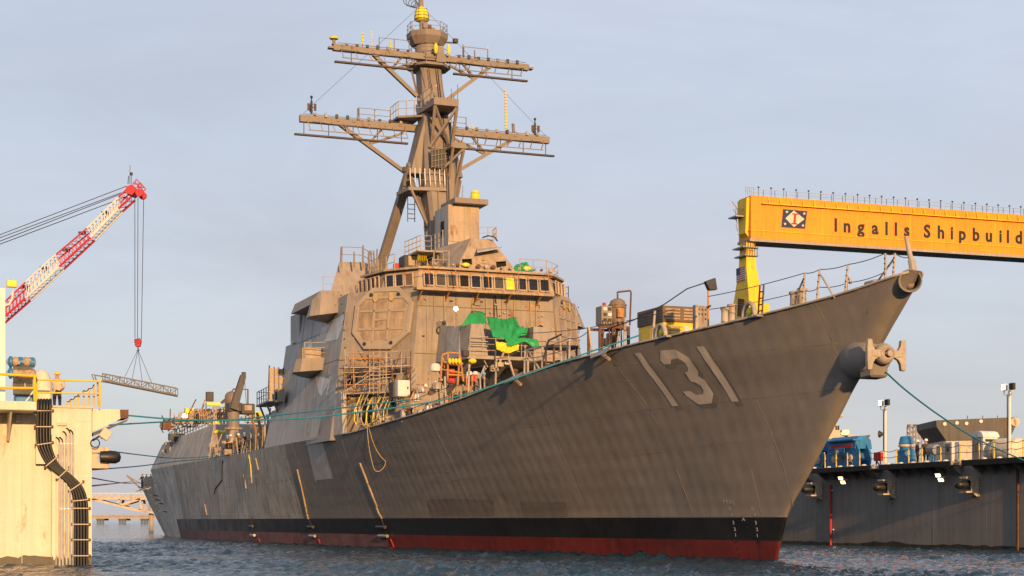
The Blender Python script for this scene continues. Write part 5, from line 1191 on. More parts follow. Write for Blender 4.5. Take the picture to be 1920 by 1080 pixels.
# orange staging towers on the after house
def tower(label, x0, x1, y0, y1, u, mat, d=2.0, nx=4, ny=3):
    a, b = at(x0, y1, u=u), at(x1, y0, u=u); t = onship('staging_tower', label, 'staging', u, b.y, a.z)
    w, h = a.y - b.y, b.z - a.z
    for i in range(nx + 1):
        for dd in (0, d): MB().tube((dd, w * i / nx, 0), (dd, w * i / nx, h), .07, n=6).build('staging_post', G[mat], t)
    for j in range(1, ny + 1):
        for dd in (0, d): MB().tube((dd, 0, h * j / ny), (dd, w, h * j / ny), .055, n=6).build('staging_rail', G[mat], t)
        MB().box(0, d, 0, w, h * j / ny - .9 * h / ny, h * j / ny - .9 * h / ny + .06).build('staging_board', G['wood'], t)
    return t
tower('tall orange pipe staging on the after deckhouse left of the crane', 374, 396, 768, 792, 100, 'orange', 3, 6, 2)
tower('brown staging of pipes right behind the deck crane', 400, 432, 764, 796, 98, 'wood', 3, 5, 3)
tower('low orange staging near the stern end of the after deckhouse', 350, 370, 778, 800, 106, 'orange', 2, 3, 2)
fl2 = onship('twin_floodlight', 'pair of dark floodlights on a yellow stand on the after deckhouse', 'floodlight', *at(409, 762, u=98))
MB().cbox((0, .5, .2), (.8, 1.4, .3)).build('stand', G['tape'], fl2); MB().cbox((0, .85, .95), (.4, .75, .95)).build('lamp_head', G['dark'], fl2, bevel=.04); MB().hexa([(0, -.1, .3), (0, -.5, .3), (.3, -.5, .3), (.3, -.1, .3)], [(0, -.9, 1.0), (0, -1.2, .8), (.3, -1.2, .8), (.3, -.9, 1.0)]).build('lamp_head', G['dark'], fl2, bevel=.04)
sl = onship('work_lamp', 'bright lit lamp on the after deckhouse where the teal lines cross in front', 'lamp', *at(347, 786, u=104))
MB().tube((0, 0, -.5), (0, 0, .15), .06).build('pole', G['edge'], sl); MB().ball((0, 0, .3), .3, 10, 6).build('bulb', glow('lit_lamp_warm', (1, .78, .45), 10), sl, smooth=True)
# deck crane with raised jib
cr = onship('deck_crane', 'grey deck crane with its jib raised forward of the after deckhouse', 'crane', *at(438, 838, u=80))
c0 = Vector(at(438, 838, u=80)); 
def cl(x, y, du=0): return at(x, y, u=80 + du) - c0
MB().loft([[cl(426, 838), cl(452, 838), cl(452, 838, 3), cl(426, 838, 3)], [cl(432, 806), cl(447, 806), cl(447, 806, 2), cl(432, 806, 2)]]).build('pedestal', G['house'], cr, bevel=.05)
MB().lathe([(.85, 0), (.85, .22)], cl(438, 806, .9), 16).build('slewing_ring', G['house'], cr); MB().tube(cl(438, 804, .9), cl(437, 768, .9), .55, n=12).build('column', G['mast'], cr, smooth=40)
MB().bar(cl(437, 768, .3), cl(456, 704, .3), .75, .7, w2=.5, h2=.5).build('jib', G['farsh'], cr, bevel=.04); MB().bar(cl(444, 768, .3), cl(448, 740, .2), .2).build('luffing_ram', G['bare'], cr)
MB().cbox(cl(457, 703, .3), (.5, .3, .5)).build('jib_head', G['dark'], cr); MB().tube(cl(458, 704, .3), cl(462, 760, .3), .025).build('hoist_wire', G['wire'], cr)
MB().cbox(cl(438, 764, 1.0), (1.4, 1.2, .8)).build('winch_house', G['dark'], cr, bevel=.06)
tk2 = onship('air_receiver', 'brown upright tank with bent pipe behind the deck crane jib', 'tank', *at(434, 770, u=92)); MB().lathe([(.65, -.8), (.65, 1.4), (.5, 1.7), (.2, 1.85)], (0, 0, 0), 16).build('tank', G['tank'], tk2, smooth=40); MB().pipe([(0, 0, 1.8), (0, -.2, 2.1), (0, -1.6, 2.1), (0, -1.6, -.5)], .08).build('outlet_pipe', G['rust'], tk2)
gn2 = onship('compressor', 'dark compressor block right of the deck crane', 'compressor', *at(463, 775, u=92)); MB().cbox((0, 0, .4), (1.2, 1.3, 1.0)).build('body', G['dark'], gn2, bevel=.06); MB().cbox((-.62, 0, .5), (.05, .7, .5)).build('panel', G['house_t'], gn2)
# guard posts and timber staging along the open midship deck
k = 0
for x in [392 + i * 4.6 for i in range(23)]:
    yb = 862 - (x - 392) * .215; a = edge_at(x, yb + 2)
    if a is None: continue
    lean = rng.uniform(-.6, .2); h = rng.uniform(.9, 1.7) * (1.35 if x > 460 else 1)
    MB().tube(a + V(rng.uniform(-.2, .2), -.2, -.1), a + V(lean * 2, -.2 + rng.uniform(-.3, .2), h), .075, n=6).build('guard_post', G[['wood', 'edge', 'house_t'][k % 3]], ship); k += 1
wirel([edge_at(392, 861) + V(0, -.2, 1.1), edge_at(440, 851) + V(0, -.2, 1.1), edge_at(492, 840) + V(0, -.2, 1.2)], .03, 'cord', .1); wirel([edge_at(392, 861) + V(0, -.2, .55), edge_at(492, 840) + V(0, -.2, .6)], .03, 'cord', .1)
ts = onship('timber_stack', 'leaning stack of timber and steel staging at the after end of the forward flank', 'timber staging', 66, 7.5, 7.5)
for i in range(24):
    a = V(rng.uniform(-2.5, 3), rng.uniform(-2, 1.6), rng.uniform(0, 1)); b = a + V(rng.uniform(-1, 1), rng.uniform(-1.2, 1.2), rng.uniform(1.2, 3.0)); MB().bar(a, b, rng.uniform(.1, .25), rng.uniform(.06, .2)).build('timber', G[rng.choice(['wood', 'edge', 'orange', 'wood'])], ts)
clutter(16, (395, 495), (828, 850), (76, 84), ['deck_fitting', 'valve'], ['edge', 'house_t', 'dark', 'tape', 'rust', 'wood'], ship, .2, .6)
MB().pipe([edge_at(469, 846), edge_at(469, 846) + V(0, .1, -.4), edge_at(472, 846) + V(-.3, .15, -1.2), edge_at(474, 846) + V(-.4, .2, -2.2)], .05).build('hanging_hook', G['tape'], ship); MB().cbox(edge_at(474, 846) + V(-.5, .25, -2.4), (.5, .08, .5)).build('hook_plate', G['house_t'], ship)
o = MB().pipe([hullp(*hull_hit(x, y), .05) for x, y in ((418, 864), (417, 880), (417, 900), (405, 915), (403, 926))], .05).build('hanging_line', G['wire'], ship)
# fantail: rails and the three watchers' platform
railing([(126, 8.85, Z_FAN), (142.6, 7.9, Z_FAN), (142.6, -7.9, Z_FAN)], 1.2, 3, 1.5, .06, G['edge'], ship)
for k in range(5):
    a = V(126.5 + k * 4, half(126.5 + k * 4, Z_FAN), Z_FAN - .05); MB().bar(a, a + V(.1, .8, -.35), .08).build('net_frame', G['edge'], ship)
    if k < 4: b_ = V(130.5 + k * 4, half(130.5 + k * 4, Z_FAN), Z_FAN - .05); MB().bar(a + V(.1, .8, -.35), b_ + V(.1, .8, -.35), .05).build('net_frame', G['edge'], ship)
a = V(142.8, 8.0, Z_FAN); MB().bar(a, a + V(.6, 1.6, 1.6), .2).build('davit', G['mast'], ship); MB().bar(a + V(0, 0, .6), a + V(.6, 1.6, 1.6), .12).build('davit', G['mast'], ship)
for x, y in ((300, 938), (306, 945), (312, 960), (296, 930)):
    h_ = hull_hit(x, y)
    if h_: p = hullp(*h_, 0); MB().bar(p, p + V(.2, .9, .15), .2, .12).build('side_fin', G['dark'], ship)

# ------------------------------------------------------------------ lines
def rope(label, pts, Y0, Y1, r, mat, cat='mooring line', group=None, name='mooring_line'):
    x0, x1 = pts[0][0], pts[-1][0]
    P = []
    n = 14
    for i in range(len(pts) - 1):
        p0, p1, p2, p3 = pts[max(i - 1, 0)], pts[i], pts[i + 1], pts[min(i + 2, len(pts) - 1)]
        for k in range(n):
            t = k / n
            q = [.5 * (2 * p1[j] + (p2[j] - p0[j]) * t + (2 * p0[j] - 5 * p1[j] + 4 * p2[j] - p3[j]) * t * t + (3 * p1[j] - p0[j] - 3 * p2[j] + p3[j]) * t**3) for j in (0, 1)]
            P.append(q)
    P.append(pts[-1]); W_ = []
    for q in P:
        s_ = (q[0] - x0) / (x1 - x0) if abs(x1 - x0) > 5 else 0; iy = (1 - s_) / Y0 + s_ / Y1; W_.append(atw(q[0], q[1], 1 / iy))
    o = MB().pipe(W_, r, 7).build(name, G[mat], None, smooth=True); tag(o, label, cat, group); return o
def Yof(p): return s2w(*p).y
rope('teal line from the bow chock down the ship side to the left dock', [(1198, 629), (1100, 662), (985, 703), (860, 743), (743, 764), (647, 776), (560, 785), (433, 788), (340, 787), (240, 779)], Yof(edge_at(1198, 636)) - .8, 72, .036, 'teal')
rope('teal line from amidships recess to the left dock', [(790, 748), (739, 753), (648, 764), (560, 774), (433, 787), (327, 790), (204, 797)], Yof(edge_at(790, 765)) - 1.2, 72, .034, 'teal')
rope('thin blue line from the after deckhouse corner to the left dock fender', [(392, 856), (330, 859), (280, 855), (200, 845)], Yof(edge_at(392, 861)) - 1.5, 74, .03, 'teal'); rope('thin blue line sagging from amidships to the left dock below the fender', [(470, 842), (400, 858), (330, 865), (260, 874), (172, 881)], Yof(edge_at(470, 846)) - 1.5, 74, .03, 'teal')
rope('slack dark line from the fantail to the left dock', [(262, 905), (235, 906), (205, 902), (172, 896)], 205, 78, .035, 'wire'); rope('reddish line from the fantail davit to the left dock', [(247, 903), (210, 907), (172, 911)], 205, 78, .04, 'redp')
rope('teal line from the anchor housing to the right dock', [(1661, 698), (1700, 733), (1760, 778), (1830, 822), (1920, 863), (2000, 890)], Yof((-8.5, -.2, 8)), 96, .038, 'teal')
cl_ = rope('tan rope loop hanging over the hull side below the recess', [(688, 795), (690, 822), (694, 850), (701, 878), (709, 884), (718, 878), (723, 866), (714, 856), (704, 840), (696, 818), (690, 795)], Yof(edge_at(690, 799)) - .55, Yof(edge_at(690, 799)) - .6, .024, 'cord', 'rope', None, 'rope_loop')
# ------------------------------------------------------------------ left dock wall (end face towards the viewer)
UL = 2.3; VL = at(172, 1058, u=UL).y
ZL = at(172, 766, u=UL).z
ld = thing('dock_tower', 'cream painted end of the left floating dock wall with black hoses', 'dock wall', ship=True)
def lp(x, y, du=0): return at(x, y, u=UL + du)
V97 = lp(97, 900).y
LW = MB().box(UL, 46, VL, V97, -2, ZL).build('wall', G['dockw'], ld)
MB().box(UL + .25, 46, V97 + .002, 62, -2, ZL + .05).build('wall', G['dockw'], ld, label='set-back left bay of the dock end wall')
MB().box(UL - .12, UL + .24, V97 + .1, V97 + .62, 4.1, ZL - .3).build('corner_bracket', G['dockw'], ld)
v69 = lp(69, 760, -1.9).y
SLAB = MB().box(UL - 1.9, UL + 4, v69, 62, lp(30, 769, -1.9).z, lp(30, 752, -1.9).z).build('overhang_slab', G['dockw'], ld, bevel=.03)
for v_ in (v69 + .9, v69 + 2.6): MB().hexa([(UL, v_, 5.0), (UL + .3, v_, 5.0), (UL + .3, v_ + .08, 5.0), (UL, v_ + .08, 5.0)], [(UL - 1.7, v_, lp(30, 769, -1.9).z - .002), (UL + .3, v_, lp(30, 769, -1.9).z - .002), (UL + .3, v_ + .08, lp(30, 769, -1.9).z - .002), (UL - 1.7, v_ + .08, lp(30, 769, -1.9).z - .002)]).build('slab_gusset', G['dockw'], SLAB)
c = lp(33, 780, .2); MB().tube(c, c + V(-.25, 0, 0), .05).cbox(c + V(-.3, 0, -.1), (.16, .18, .3)).build('bulkhead_lamp', G['tanbox'], SLAB, bevel=.02)
MB().box(UL - .06, UL + 5, VL - .05, V97 - .03, ZL + .002, ZL + .09).build('coping', G['tanbox'], ld)
for z in (1.6, 3.6): MB().box(UL - .012, UL + .01, VL, V97, z, z + .03).build('weld_seam', G['white'], ld)
for x in (105, 42): MB().box(UL - .012 + (.25 if x < 97 else 0), UL + .3, lp(x, 900).y - .012, lp(x, 900).y + .012, -.5, ZL - .4).build('weld_seam', G['tanbox'], ld)
for a in ((85, 798, 108, 815), (140, 770, 170, 790), (106, 790, 124, 800)): 
    p, q = lp(a[0], a[3]), lp(a[2], a[1]); MB().box(UL - .015, UL + .01, q.y, p.y, p.z, q.z).build('doubler_plate', G['dockw'], ld)
# bracket arm on the inner corner
P = [lp(173, 767, .3), lp(240, 768, .3), lp(240, 783, .3), lp(226, 785, .3), lp(200, 798, .3), lp(173, 809, .3)]
BK = MB().extr(P, (1.6, 0, 0)).build('bracket_arm', G['dockw'], ld); MB().extr([lp(225, 768, .27), lp(241, 768, .27), lp(241, 784, .27), lp(226, 785, .27)], (1.66, 0, 0)).build('arm_end', G['rust'], BK)
MB().extr([lp(174, 811, .3), lp(240, 786, .3), lp(238, 790, .3), lp(174, 818, .3)], (1.5, 0, 0)).build('arm_underside', G['dark'], BK)
a, b = lp(173, 878), lp(206, 838)
FD = MB().box(UL + .2, UL + 1.2, b.y, a.y, a.z, a.z + .28).box(UL + .2, UL + 1.2, b.y, a.y, b.z - .25, b.z).box(UL + .3, UL + 1.2, lp(186, 860).y, a.y, a.z, b.z).build('fender_bracket', G['tanbox'], ld, bevel=.02)
c = lp(188, 857, .1); MB().lathe([(.24, 0), (.26, .3), (.26, .62), (.18, .78), (0, .84)], c, 16, (0, -1, 0)).build('fender', G['rubber'], FD, smooth=50)
c = lp(192, 822); MB().bar(c, c + V(0, -.25, .35), .22, .4).build('floodlight', G['tanbox'], ld, bevel=.03); MB().pipe([c + V(0, .4, -.1), c + V(0, .1, .1), c], .05).build('lamp_arm', G['dark'], ld); MB().pipe([c + V(-.1, .3, -.2) + V(0, .18 * math.cos(t), .18 * math.sin(t)) for t in [i * .6 for i in range(12)]], .025).build('cable_coil', G['rubber'], ld)
# bundle of black hoses
for k in range(5):
    o_ = (k - 2) * 5.6
    P = [(83 + o_, 757), (82 + o_, 790), (82 + o_, 825), (86 + o_ * .95, 845), (100 + o_ * .8, 872), (124 + o_ * .8, 893), (142 + o_ * .85, 912), (150 + o_ * .95, 935), (152 + o_, 965), (152 + o_, 1010), (152 + o_, 1075)]
    Q = [lp(x, y, -.14) for x, y in P]; W_ = [lp(83 + o_, 757, .9) + V(0, 0, -.05), lp(83 + o_, 752, .25) + V(0, 0, .05)] + Q
    S_ = []
    for i in range(len(W_) - 1):
        p0, p1, p2, p3 = W_[max(i - 1, 0)], W_[i], W_[i + 1], W_[min(i + 2, len(W_) - 1)]
        for j in range(5):
            t = j / 5; S_.append(.5 * (2 * p1 + (p2 - p0) * t + (2 * p0 - 5 * p1 + 4 * p2 - p3) * t * t + (3 * p1 - p0 - 3 * p2 + p3) * t**3))
    S_.append(W_[-1]); MB().pipe(S_, .062, 10).build('hose', G['rubber'], ld, smooth=True)
for x, y, an in ((83, 770, 0), (82, 800, 0), (83, 832, .15), (97, 865, .7), (118, 888, .75), (143, 912, .6), (151, 938, .1), (152, 953, 0), (152, 983, 0), (152, 1012, 0), (152, 1042, 0)):
    dx, dy = 14.5 * math.cos(an), -14.5 * math.sin(an)
    MB().bar(lp(x - dx, y - dy, -.215), lp(x + dx, y + dy, -.205), .025, .035).build('hose_strap', G['tanbox'], ld)
    for s in (1, -1): MB().cbox(lp(x + s * dx * 1.12, y + s * dy * 1.12, -.06), (.12, .08, .1)).build('strap_bracket', G['rust'], ld)
for k, (x, yt) in enumerate(((111.5, 829), (117.5, 829), (124.5, 818), (131, 812), (137, 815))):
    MB().tube(lp(x, yt, -.09), V(UL - .09, lp(x, 1050).y, -.6), .042, n=8).build('conduit', G['galv'], ld, smooth=40)
    MB().pipe([lp(x, yt, -.09), lp(x - 1, yt - 5, -.09), lp(x - 5, yt - 9, -.05), lp(x - 7, yt - 8, .02)], .03).build('conduit_elbow', G['dark'], ld)
for y in (832, 954): MB().bar(lp(109, y, -.04), lp(140, y, -.04), .06, .05).build('conduit_clamp', G['galv'], ld)
MB().cbox(lp(117, 795, -.06), (.12, .36, .12)).build('junction_box', G['tanbox'], ld)
# yellow guard rail
def yr(a, b, ua=0, ub=0, r=.035): MB().tube(lp(*a, ua), lp(*b, ub), r, n=8).build('guard_rail', G['yellow'], ld, smooth=40)
yr((-10, 701), (65, 705), -1.8, -1.8, .05); yr((-10, 727), (65, 728), -1.8, -1.8, .05); yr((65, 703), (65, 752), -1.8, -1.8, .05); yr((65, 704), (69, 712), -1.8, 0, .04)
yr((68, 712), (188, 715)); yr((62, 736), (187, 738)); yr((69, 711), (69, 758)); yr((188, 713), (187, 765)); yr((183, 713), (184, 762), .3, .3)
for x, yt, yb in ((126, 751, 762), (133, 748, 763), (141, 743, 763), (148, 737, 763), (157, 732, 765), (167, 726, 760), (176, 721, 762)): yr((x, yt), (x, yb), .5, .5, .04)
for i in range(6):
    a, b = ((126, 752), (133, 748), (141, 743), (148, 737), (157, 732), (167, 728), (176, 722), (184, 714))[i:i + 2]; p, q = lp(*a, .45), lp(*b, .45)
    MB().pipe([p.lerp(q, t) - V(0, 0, .3 * t * (1 - t)) for t in (0, .25, .5, .75, 1)], .02, 5).build('chain', G['dark'], ld)
lpost = thing('lamp_post', 'white lamp post at the left edge with a square floodlight', 'lamp post', s2w(*lp(3, 755, .6)), SHIP_RZ)
b0 = lp(3, 755, .6)
MB().box(-.13, .13, -.13, .13, -.2, lp(3, 541, .6).z - b0.z).build('post', G['white'], lpost); q = lp(22, 532, .6) - b0; MB().cbox(q, (.2, .42, .3)).build('lamp_head', G['tanbox'], lpost, bevel=.03); MB().cbox(q + V(-.11, 0, 0), (.02, .36, .25)).build('lamp_glass', G['tape'], lpost); MB().pipe([lp(3, 575, .6) - b0, lp(18, 570, .6) - b0, lp(23, 560, .6) - b0, lp(24, 545, .6) - b0], .05).build('lamp_arm', G['white'], lpost, smooth=True)
def onld(name, label, cat, x, y, du): b = lp(x, y, du); return thing(name, label, cat, s2w(*b), SHIP_RZ), b
for nm, yy, lab in (('upper', 679, 'upper of two blue and tan winch motors at the left edge'), ('lower', 700, 'lower of two blue and tan winch motors at the left edge')):
    t, b = onld('winch_motor', lab, 'motor', 40, yy, 1.2); t.scale = (.56, .62, .56)
    CS = MB().lathe([(.06, -.85), (.2, -.8), (.2, -.5), (.34, -.45), (.34, .95), (.2, 1.0)], (0, .1, 0), 20, (0, -1, 0)).build('casing', G['motor'], t, smooth=30)
    for k, (z0, z1, m_) in enumerate(((-.42, -.12, 'motor'), (-.09, .2, 'blue' if nm == 'upper' else 'motor'), (.26, .56, 'motor'), (.6, .92, 'blue' if nm == 'upper' else 'motor'))): MB().lathe([(.345, z0), (.375, z0 + .02), (.375, z1 - .02), (.345, z1)], (0, .1, 0), 20, (0, -1, 0)).build('casing_ring', G[m_], CS, smooth=30)
    for k in range(3): MB().cbox((-.3, .2 - k * .35, -.1 + .12 * k), (.2, .18, .22)).build('terminal_box', G['motor'], CS, bevel=.03)
    MB().lathe([(.2, -.6), (.42, -.5), (.42, -.35), (.2, -.3)], (0, .25, 0), 16, (0, -1, 0)).build('coupling', G['blue'], t, smooth=30); MB().pipe([(-.2, -.3, -.3), (-.35, 0, -.1), (-.3, .4, -.35)], .04).build('cable', G['dark'], t)
    MB().box(-.3, .3, -.7, .5, -1.6, -.33).build('pedestal', G['dark'], t)
t, b = onld('winch_housing', 'pale hood on a blue stepped base behind the yellow rail', 'winch', 45, 752, 1.5)
w = .75
MB().lathe([(.47, 0), (.47, .2), (.42, .34), (.27, .46), (0, .5)], (0, 0, .5), 20).build('hood', G['dockw'], t, smooth=40); MB().box(-.3, .3, -.3, .3, .25, .5).build('neck', G['blue'], t, bevel=.03); MB().box(-.38, .38, -.38, .38, -.3, .26).build('base', G['blue'], t, bevel=.05)
MB().bar((-.45, .0, -.1), (-.45, -.45, .55), .05).build('brace', G['white'], t)
t, b = onld('domed_tank', 'cream round-topped tank beside the worker in the yellow hard hat', 'tank', 78, 760, 2.0); t.scale = (.7, .7, .98)
MB().lathe([(.62, -.2), (.62, .7), (.6, .95), (.52, 1.2), (.36, 1.4), (.15, 1.5), (0, 1.52)], (.1, 0, 0), 22).build('shell', G['dockw'], t, smooth=50); MB().box(-.55, -.3, -.45, .45, -.2, .7).build('front_plate', G['dockw'], t, bevel=.03)

# ------------------------------------------------------------------ right dock wall, receding beside the ship
VR = -26.0
def rp(x, y, dv=0): return at(x, y, v=VR + dv)
ZR = 5.46
rd_ = thing('dock_wall', 'long grey inner wall of the right floating dock with lit lamps', 'dock wall', ship=True)
RW = MB().box(-40, 60, VR - 8, VR, -2, ZR).build('wall', G['dockg'], rd_)
for z in (1.25, 2.95): MB().box(-40, 60, VR - .01, VR + .005, z, z + .03).build('weld_seam', G['dockg'], rd_)
for x in (1526, 1640, 1750, 1849): u = rp(x, 950).x; MB().box(u - .02, u + .02, VR - .01, VR + .004, -.3, ZR - .6).build('weld_seam', G['dockg'], rd_)
u = rp(1909, 950).x; MB().box(u - .08, u + .08, VR - .01, VR + .10, -.5, ZR - .4).build('joint_strip', G['rust'], rd_)
u = rp(1560, 950).x; RPI = MB().tube((u, VR + .1, -.5), (u, VR + .1, rp(1560, 909).z), .07, n=8).build('fire_main', G['redp'], rd_, smooth=40)
for y in (920, 993): MB().cbox(V(u - .1, VR + .06, rp(1560, y).z), (.4, .1, .08)).build('pipe_clip', G['white'], RPI)
for x0, x1, y0 in ((1519, 1634, 878), (1650, 1783, 872), (1805, 1990, 866)):
    a, b = rp(x0, y0, 1.0).x, rp(x1, y0, 1.0).x
    PLT = MB().box(b, a, VR - .3, VR + 1.0, ZR - .1, ZR + .14).build('walkway', G['dockg'], rd_)
    MB().box(b - .02, a + .02, VR + .98, VR + 1.12, ZR - .22, ZR + .16).build('rubbing_strip', G['rubber'], PLT, bevel=.03)
    n = max(3, int((a - b) / 1.3))
    for i in range(n):
        uu = b + (a - b) * (i + .5) / n; MB().hexa([(uu - .04, VR, ZR - .75), (uu + .04, VR, ZR - .75), (uu + .04, VR + .05, ZR - .75), (uu - .04, VR + .05, ZR - .75)], [(uu - .04, VR, ZR - .11), (uu + .04, VR, ZR - .11), (uu + .04, VR + .95, ZR - .11), (uu - .04, VR + .95, ZR - .11)]).build('bracket', G['dockg'], PLT)
for x in (1642, 1794, 1516):
    a = rp(x, 880).x; MB().hexa([(a - .5, VR, ZR - .7), (a + .5, VR, ZR - .7), (a + .5, VR + .1, ZR - .7), (a - .5, VR + .1, ZR - .7)], [(a - .5, VR, ZR + .08), (a + .5, VR, ZR + .08), (a + .5, VR + 1.0, ZR + .08), (a - .5, VR + 1.0, ZR + .08)]).build('corner_bracket', G['dockg'], rd_)
for x0, x1, y0, y1 in ((1500, 1545, 905, 933), (1628, 1681, 899, 931), (1779, 1837, 894, 927)):
    a = rp(x1 - 8, (y0 + y1) / 2).x; zt, zb = rp(x1 - 8, y0).z, rp(x1 - 8, y1).z; h = zt - zb
    f = MB().box(a - .42, a + .42, VR - .02, VR + .08, zb - .12, zt).build('fender_bracket', G['tanbox'], rd_)
    MB().box(a - .35, a + .35, VR + .08, VR + .95, zt - .12, zt).build('bracket_plate', G['tanbox'], f); MB().box(a - .35, a + .35, VR + .08, VR + .95, zb + .1, zb + .2).build('bracket_plate', G['tanbox'], f)
    MB().box(a - .39, a - .352, VR + .08, VR + .62, zb + .1, zt).build('bracket_cheek', G['tanbox'], f); MB().hexa([(a - .33, VR + .08, zb - .15), (a - .25, VR + .08, zb - .15), (a - .25, VR + .1, zb - .15), (a - .33, VR + .1, zb - .15)], [(a - .33, VR + .08, zb + .1), (a - .25, VR + .08, zb + .1), (a - .25, VR + .5, zb + .1), (a - .33, VR + .5, zb + .1)]).build('gusset', G['tanbox'], f)
    MB().lathe([(.27, 0), (.28, .6), (.28, 1.15), (.2, 1.35), (0, 1.42)], (a, VR + .1, (zt + zb) / 2 + .05), 18, (0, 1, 0)).build('fender', G['rubber'], f, smooth=50)
    for k in range(5): MB().cbox((a - .43, VR + .04, zb + .1 + k * h * .17), (.03, .05, .06)).build('bolt', G['dark'], f)
LIT = glow('lit_flood_panel', (1, .74, .32), 3.5)
for x, y in ((1580, 897), (1764, 892)):
    c = rp(x + 12, y + 3); L = MB().bar(c, c + V(0, .55, .05), .1).build('lamp_arm', G['tanbox'], rd_)
    for k in (0, 1):
        d = c + V(.12 - .3 * k, .62, .12 - .3 * k); n = V(-.25, .8, -.5).normalized()
        h = MB().bar(d - n * .1, d, .42, .26).build('lamp_housing', G['white'], rd_); MB().bar(d + n * .004, d + n * .016, .38, .22).build('lamp_panel', LIT, h)
# guard posts and chains along the dock edge
prev = None
for x, y0, y1 in ((1520, 850, 878), (1547, 851, 876), (1568, 850, 875), (1589, 849, 874), (1612, 848, 872), (1657, 845, 870), (1681, 843, 868), (1704, 841, 866), (1729, 839, 865), (1764, 837, 862), (1800, 834, 861), (1836, 831, 859), (1864, 829, 857), (1896, 827, 856), (1918, 825, 855), (1955, 822, 853)):
    a = rp(x, y1, .7); b = V(a.x, a.y, rp(x, y0, .7).z); a.z = ZR + .14
    MB().tube(a, b, .045, n=7).build('guard_post', G['yellow'], rd_)
    MB().lathe([(.2, 0), (.16, .1), (0, .14)], V(a.x - .6, VR + .75, ZR + .14), 8).build('cleat', G['white'], rd_)
    if prev:
        for h in (.0, .45):
            p, q = prev - V(0, 0, h), b - V(0, 0, h); MB().pipe([p.lerp(q, t) - V(0, 0, .5 * t * (1 - t) * (1 - h * .8)) for t in (0, .2, .4, .6, .8, 1)], .022, 5).build('chain', G['dark' if h == 0 else 'rust'], rd_)
    prev = b
def onrd(name, label, cat, x, y, dv): 
    b = rp(x, y, dv); b.z = ZR; return thing(name, label, cat, s2w(*b), SHIP_RZ), b
def ms(x, y, dv, b): return at(x, y, v=VR + dv) - b
def winch(label, x0, x1, y0, dv):
    xm = (x0 + x1) / 2; t, b = onrd('mooring_winch', label, 'winch', xm, 870, dv); k = abs(ms(x0, 850, dv, b).x - ms(x1, 850, dv, b).x) / 3.1; h = ms(xm, y0, dv, b).z
    MB().box(-1.4 * k, 1.4 * k, -.8, .9, 0, .25).build('bed', G['blue'], t)
    for s in (-1, 1): MB().lathe([(.8 * k, -.5), (.8 * k, -.35), (.45, -.35), (.45, .4), (.8 * k, .4), (.8 * k, .5)], (s * .72 * k, .2, h * .36), 20, (0, 1, 0)).build('drum', G['blue'], t, smooth=35); MB().lathe([(.28, 0), (.28, .1), (.1, .12)], (s * .72 * k, .72, h * .36), 12, (0, 1, 0)).build('hub', G['tanbox'], t)
    hd = MB().loft([[(-1.15 * k, y, z) for y, z in ((-.7, h * .62), (-.6, h * .88), (-.2, h), (.4, h), (.7, h * .86), (.75, h * .62))], [(1.3 * k, y, z) for y, z in ((-.7, h * .62), (-.6, h * .88), (-.2, h), (.4, h), (.7, h * .86), (.75, h * .62))]]).build('hood', G['blue'], t, bevel=.03)
    MB().box(-.9 * k, 1.0 * k, .76, .79, h * .66, h * .76).build('warning_strip', G['redp'], hd); MB().box(-1.2 * k, 1.35 * k, .3, 1.0, h * .86, h * .9).build('hood_flap', G['blue'], hd)
    MB().box(-.3 * k, .4 * k, .8, 1.05, h * .52, h * .66).build('control_box', G['blue'], t, bevel=.02); MB().box(.05, .35, 1.06, 1.08, h * .5, h * .6).build('nameplate', G['white'], t)
    MB().pipe([(-1 * k, .6, .3), (-.5 * k, 1.0, h * .5), (.4 * k, 1.0, h * .45), (1.1 * k, .8, h * .55)], .05).build('hydraulic_pipe', G['blue'], t, smooth=True)
    return t
winch('blue mooring winch on the right dock with red strip under its hood', 1563, 1628, 819, -2.2); winch('blue mooring winch partly hidden behind the bow', 1522, 1560, 824, -2.2)
t, b = onrd('capstan', 'blue tapered capstan beside the two people on the right dock', 'capstan', 1699, 866, -1.6); h = ms(1699, 818, -1.6, b).z
CA = MB().lathe([(.62, 0), (.66, .1), (.66, h * .28), (.58, h * .34), (.6, h * .52), (.44, h * .6), (.46, h * .74), (.52, h * .76), (.5, h * .78), (.40, h * .98), (.3, h)], (0, 0, 0), 22).build('barrel', G['blue'], t, smooth=35); MB().lathe([(.5, h * .66), (.53, h * .68), (.53, h * .72), (.5, h * .74)], (0, 0, 0), 22).build('band', G['tanbox'], CA, smooth=35); MB().cbox((.0, .66, h * .14), (.5, .04, .3)).build('hatch', G['blue'], CA, bevel=.01)
